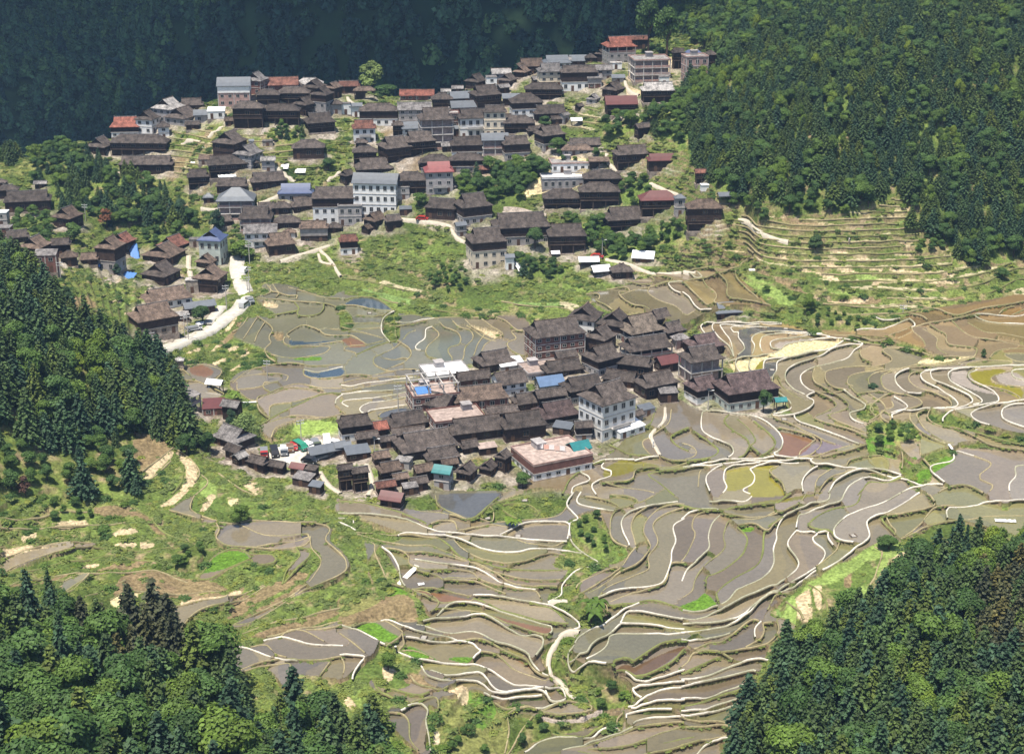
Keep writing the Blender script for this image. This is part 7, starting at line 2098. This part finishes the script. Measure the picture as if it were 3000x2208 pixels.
for a in [('D', 1612, 165, 20, 'tall concrete pole at the top of the pale road'), ('D', 1611, 352, 185, 'tall concrete pole right of the road above the minivan'), ('D', 1597, 332, 235, 'short pole just left of the tall road pole'),
          ('D', 1463, 445, 285, 'pole with double crossarms left of the road bend'), ('D', 1217, 655, 475, 'right hand pole of the twin transformer poles by the road'), ('D', 1195, 640, 480, 'left hand pole of the twin transformer poles by the road'),
          ('D', 981, 695, 585, 'pole below the large brown roofed house'), ('A', 553, 1412, 1308, 'lone pole below the village wood'), ('D', 1945, 1310, 1140, 'pole behind the car park by the bright rice field'), ('D', 1728, 915, 780, 'slim pole standing in the left paddies'),
          ('E', 368, 1110, 940, 'slim pole in the white banked paddies'), ('D', 393, 260, 150, 'pole on the left grassy slope'), ('B', 1087, 370, 262, 'slim mast on the ridge below the far mountain'), ('F', 1422, 475, 415, 'short pole among the right brown terraces')]: pole(*a)
for a in [('E', 1683, 125, 18, 'street lamp by the path near the white sheds'), ('E', 216, 1405, 1290, 'street lamp among the huts of the lower village'), ('E', 468, 930, 850, 'street lamp behind the raw frame roof'), ('F', 163, 1095, 965, 'lamp pole with a white panel before the purplish roofed house')]: pole(*a, lamp=True, name='street_lamp')
# railing behind the car park
ra = empty('railing', G3('D', 1850, 1325)[0]); a0 = Vector(G3('D', 1765, 1340)[0]); a1 = Vector(G3('D', 1995, 1290)[0]); o_ = ra.location
for k in range(9): q = a0.lerp(a1, k / 8) - o_; MB().tube((q.x, q.y, -.6), (q.x, q.y, 1.1), .05, .05).build('post', M_STEEL, ra)
for hz_ in (.4, 1.0): p_, q_ = a0 - o_, a1 - o_; MB().tube((p_.x, p_.y, hz_), (q_.x, q_.y, hz_), .04, .04).build('rail', M_STEEL, ra)
tag(ra, 'grey metal railing along the back of the car park', 'railing')
# sheets and tarpaulins
M_BLUE = mat('tarp_blue', (.07, .18, .42), .5, .4, 3, .2); M_WHT = mat('sheet_white', (.78, .78, .76), .6, .3, 3, .1); M_SHB = mat('sheet_pale', (.6, .57, .5), .8, .2, 3, .2)
def sheet(name, t, x, y, wx, wy, tilt, m, label, cat, dz=.15, rz=0):
    (px, py, pz), S = G3(t, x, y, dz); wx, wy = wx / TILE[t][2] / S, wy / TILE[t][2] / S; n = 8; V, Fq = [], []
    for i in range(n + 1):
        for j in range(n + 1):
            a, b = (i / n - .5) * wx, (j / n - .5) * wy; V.append((a + .06 * math.sin(j * 2.1), b, b * tilt + .09 * math.sin(3.1 * i + j) * math.cos(2.3 * j)))
    Fq = [(i * (n + 1) + j, (i + 1) * (n + 1) + j, (i + 1) * (n + 1) + j + 1, i * (n + 1) + j + 1) for i in range(n) for j in range(n)]
    o = mesh_np(name, V, Fq, [m]); md = o.modifiers.new('thickness', 'SOLIDIFY'); md.thickness = .03; o.location = (px, py, pz); o.rotation_euler = (0, 0, R(rz)); return tag(o, label, cat)
for a in [('tarp', 'D', 868, 95, 55, 110, .8, M_BLUE, 'blue and white tarp leaning beside the brown roofed house', 'tarp', .8, 20), ('tarp', 'D', 828, 236, 90, 70, .5, M_BLUE, 'blue tarp on the slope below the brown roofed house', 'tarp', .3, -20),
          ('tarp', 'D', 600, 165, 90, 35, .3, M_BLUE, 'blue tarp at the foot of the small barns', 'tarp', .3, 10), ('plastic_sheet', 'A', 1310, 940, 30, 25, .2, M_WHT, 'small white sheet by the path under the ridge', 'sheet'),
          ('plastic_sheet', 'A', 1245, 1046, 30, 25, .2, M_WHT, 'small white sheet on the grass left of the timber houses', 'sheet'), ('plastic_sheet', 'A', 1838, 1078, 50, 60, .3, M_WHT, 'white sheet beside the pale footpath', 'sheet', .3),
          ('plastic_sheet', 'A', 1938, 1104, 70, 50, .3, M_WHT, 'wide white sheet right of the pale footpath', 'sheet', .3), ('plastic_sheet', 'A', 1468, 1160, 115, 30, .3, M_WHT, 'long white sheet between two timber houses', 'sheet', 1.5, 15),
          ('plastic_sheet', 'H', 510, 575, 40, 22, .1, M_WHT, 'white slab at the end of the pale rubble strip', 'sheet', .2, 15), ('plastic_sheet', 'H', 425, 515, 40, 200, .25, M_SHB, 'strip of pale rubble running down the terrace bank', 'rubble', .2, -35),
                    ('plastic_sheet', 'E', 1152, 196, 40, 110, .6, M_WHT, 'white sheet hanging down the bank beside the beige house', 'sheet', .4, 25), ('plastic_sheet', 'I', 2060, 170, 130, 30, .1, M_WHT, 'long white sheet at the rim of the right paddies', 'sheet', .25, -5),
          ('plastic_sheet', 'F', 448, 192, 40, 30, .1, M_WHT, 'white sheet at the corner of the striped terraces', 'sheet'), ('plastic_sheet', 'D', 1290, 552, 50, 30, .3, M_WHT, 'white sheet beside the covered truck', 'sheet', .5)]: sheet(*a)
M_RAFT = mat('raft_board', (.30, .28, .25), .8, .2, 3, .2)
# rafts on the paddies
for t, x, y, lb in [('F', 665, 583, 'small pale raft on the dark upper right paddy'), ('F', 577, 848, 'small raft on the bluish paddy by the cream bank'), ('F', 655, 1172, 'small raft on the paddy right of the red roofed house'), ('H', 527, 918, 'small grey raft on a left centre paddy'),
                    ('H', 1127, 264, 'grey raft on the round dark pond'), ('H', 1170, 32, 'grey raft on the pond below the brick house'), ('E', 182, 482, 'small raft on the paddy below the blue pond'), ('I', 1087, 263, 'white raft on a brown right hand paddy'), ('H', 932, 128, 'tiny raft on the narrow paddy under the still pond')]:
    (px, py, pz), S = G3(t, x, y, .05); e = empty('raft', (px, py, pz), R(random.uniform(-20, 20))); MB().box(-.55, .55, -.42, .42, 0, .12).build('deck', M_RAFT, e)
    for q in (-.48, .48): MB().box(q - .06, q + .06, -.45, .45, .12, .26).build('side_board', M_POST, e)
    tag(e, lb, 'raft')
# raw frame standing on the brick house with the pink flat roof, and its blue tarp
hh_ = [h for h in HL_ if abs(h['u'] - tp('E', 590, 0)[0]) < 1 and h['form'] == 'f'][0]; W_, D_ = hh_['W'], hh_['D']; e = empty('concrete_frame', (hh_['xy'][0], hh_['xy'][1], hh_['z'] + hh_['H'] + .02), R(hh_['rot']))
for i in range(4):
    for j in range(3): inst('column', ME_POSTC, e, (-W_ / 2 + .3 + (W_ - .6) * i / 3, -D_ / 2 + .3 + (D_ - .6) * j / 2, .17), (.2, .2, 1.9))
for i in range(4): x = -W_ / 2 + .3 + (W_ - .6) * i / 3; MB().box(x - .1, x + .1, -D_ / 2, D_ / 2, 2.08, 2.28).build('beam', M_CONC, e)
for j in range(3): y = -D_ / 2 + .3 + (D_ - .6) * j / 2; MB().box(-W_ / 2, W_ / 2, y - .09, y + .09, 2.283, 2.45).build('beam', M_CONC, e)
tag(e, 'bare concrete column and beam frame standing on the flat brick house', 'frame')
o = sheet('tarp', 'E', 535, 1000, 100, 80, .3, M_BLUE, 'blue tarp spread under the bare concrete frame', 'tarp'); o.location = (hh_['xy'][0] - W_ * .18, hh_['xy'][1] - D_ * .2, hh_['z'] + hh_['H'] + .6); o.rotation_euler = (0, 0, R(20))
# washing on the roof of the flat brick house
hb = [h for h in HL_ if abs(h['u'] - tp('E', 1355, 0)[0]) < 1][0]; e = empty('washing_line', (hb['xy'][0], hb['xy'][1], hb['z'] + hb['H'] + .16), R(hb['rot'] - 40)); cl = [(.8, .78, .75), (.75, .45, .36), (.8, .78, .75), (.7, .5, .42), (.8, .8, .78)]
for k in (-2.6, 2.6): MB().tube((k, 0, 0), (k, 0, 1.2), .04, .04).build('post', M_STEEL, e)
MB().tube((-2.6, 0, 1.15), (2.6, 0, 1.15), .015, .015, 5).build('line', M_STEEL, e)
for k, c in enumerate(cl): MB().box(-2.45 + k * 1.0, -1.55 + k * 1.0, -.02, .02, .25, 1.13).build('cloth', mat('cloth_%s' % ('pale', 'peach', 'cream', 'salmon', 'plain')[k], c, .9), e)
tag(e, 'row of pale and peach cloths drying on the flat pink roof', 'washing')
# stone wall under the round terrace at the bottom
V, Fq, _ = ribbon(pts('H', '1260,1400 1340,1432 1450,1436 1560,1424 1640,1398 1668,1378'), .5, .1, 2.2); tag(mesh_np('stone_wall', V, Fq, [WL['stone']]), 'dry stone retaining wall under the rounded bottom terrace', 'wall')
V, Fq, _ = ribbon(pts('B', '1040,1352 1140,1352 1230,1385 1330,1402'), .4, .9, 2.5); tag(mesh_np('stone_wall', V, Fq, [WL['stone']]), 'pale stone retaining wall above the long grey house', 'wall')
for t, s_, lb in [('D', '1540,1058 1655,1053', 'white plank bridge between the left paddies'), ('F', '1718,1330 1738,1372', 'short plank bridge over the ditch among right paddies')]:
    P = pts(t, s_); a = Vector(G3(t, *map(float, s_.split()[0].split(',')))[0]); b = Vector(G3(t, *map(float, s_.split()[1].split(',')))[0]); z = max(a.z, b.z) + .25; d = (b - a).normalized(); nn_ = Vector((-d.y, d.x, 0)) * .2
    m = MB(); m.poly([(a + nn_)[:2] + (z,), (a - nn_)[:2] + (z,), (b - nn_)[:2] + (z,), (b + nn_)[:2] + (z,)]) if False else None
    q = [a + nn_, a - nn_, b - nn_, b + nn_]; top = [(p.x, p.y, z) for p in q]; bot = [(p.x, p.y, z - .12) for p in q]; m = MB(); m.poly(top); m.poly(bot[::-1])
    for i in range(4): m.poly([bot[i], bot[(i + 1) % 4], top[(i + 1) % 4], top[i]])
    tag(m.build('plank_bridge', M_WHT), lb, 'bridge')
# people: one skinned figure each
def person(t, x, y, rz, shirt, lean, label):
    (px, py, pz), S = G3(t, x, y, .05); k = .78
    J = [(0, 0, .92), (0, lean * .12, 1.15), (0, lean * .3, 1.40), (0, lean * .36, 1.50), (0, lean * .42, 1.66), (.10, 0, .88), (.12, .04, .48), (.12, -.02, .06), (.12, -.14, .03), (-.10, 0, .88), (-.12, .12, .50), (-.12, .05, .06), (-.12, -.08, .03),
         (.19, lean * .3, 1.38), (.26, lean * .3 - .04, 1.10), (.24, lean * .3 - .18, .88), (.24, lean * .3 - .24, .80), (-.19, lean * .3, 1.38), (-.27, lean * .3 - .02, 1.10), (-.25, lean * .3 - .12, .87), (-.25, lean * .3 - .17, .79)]
    Ed = [(0, 1), (1, 2), (2, 3), (3, 4), (0, 5), (5, 6), (6, 7), (7, 8), (0, 9), (9, 10), (10, 11), (11, 12), (2, 13), (13, 14), (14, 15), (15, 16), (2, 17), (17, 18), (18, 19), (19, 20)]
    rad = [.15, .14, .15, .055, .105, .09, .06, .045, .035, .09, .06, .045, .035, .06, .045, .035, .03, .06, .045, .035, .03]
    me = bpy.data.meshes.new('person'); me.from_pydata([tuple(c * k for c in j) for j in J], Ed, []); me.materials.append(mat('clothes_' + shirt[0], shirt[1], .9)); o = link(bpy.data.objects.new('person', me)); md = o.modifiers.new('skin', 'SKIN')
    for q, v_ in enumerate(me.skin_vertices[0].data): v_.radius = (rad[q] * k, rad[q] * k)
    me.skin_vertices[0].data[0].use_root = True; o.modifiers.new('sub', 'SUBSURF').levels = 1; o.location = (px, py, pz); o.rotation_euler = (0, 0, R(rz))
    h_ = MB(); h_.tube((0, lean * .42 * k, 1.70 * k), (0, lean * .42 * k, 1.84 * k), .26 * k, .03, 10).build('straw_hat', M_SHB, o); tag(o, label, 'person')
person('C', 1073, 1568, 20, ('pale', (.55, .45, .40)), -.2, 'person in pale clothes and straw hat standing on the dry right terraces')
person('E', 2012, 1345, 60, ('white', (.7, .7, .7)), 0, 'person in white on the bank path right of the white house')
person('H', 352, 992, -30, ('dark', (.05, .05, .06)), -.6, 'person in dark clothes bending on the bank by the bright seedlings')
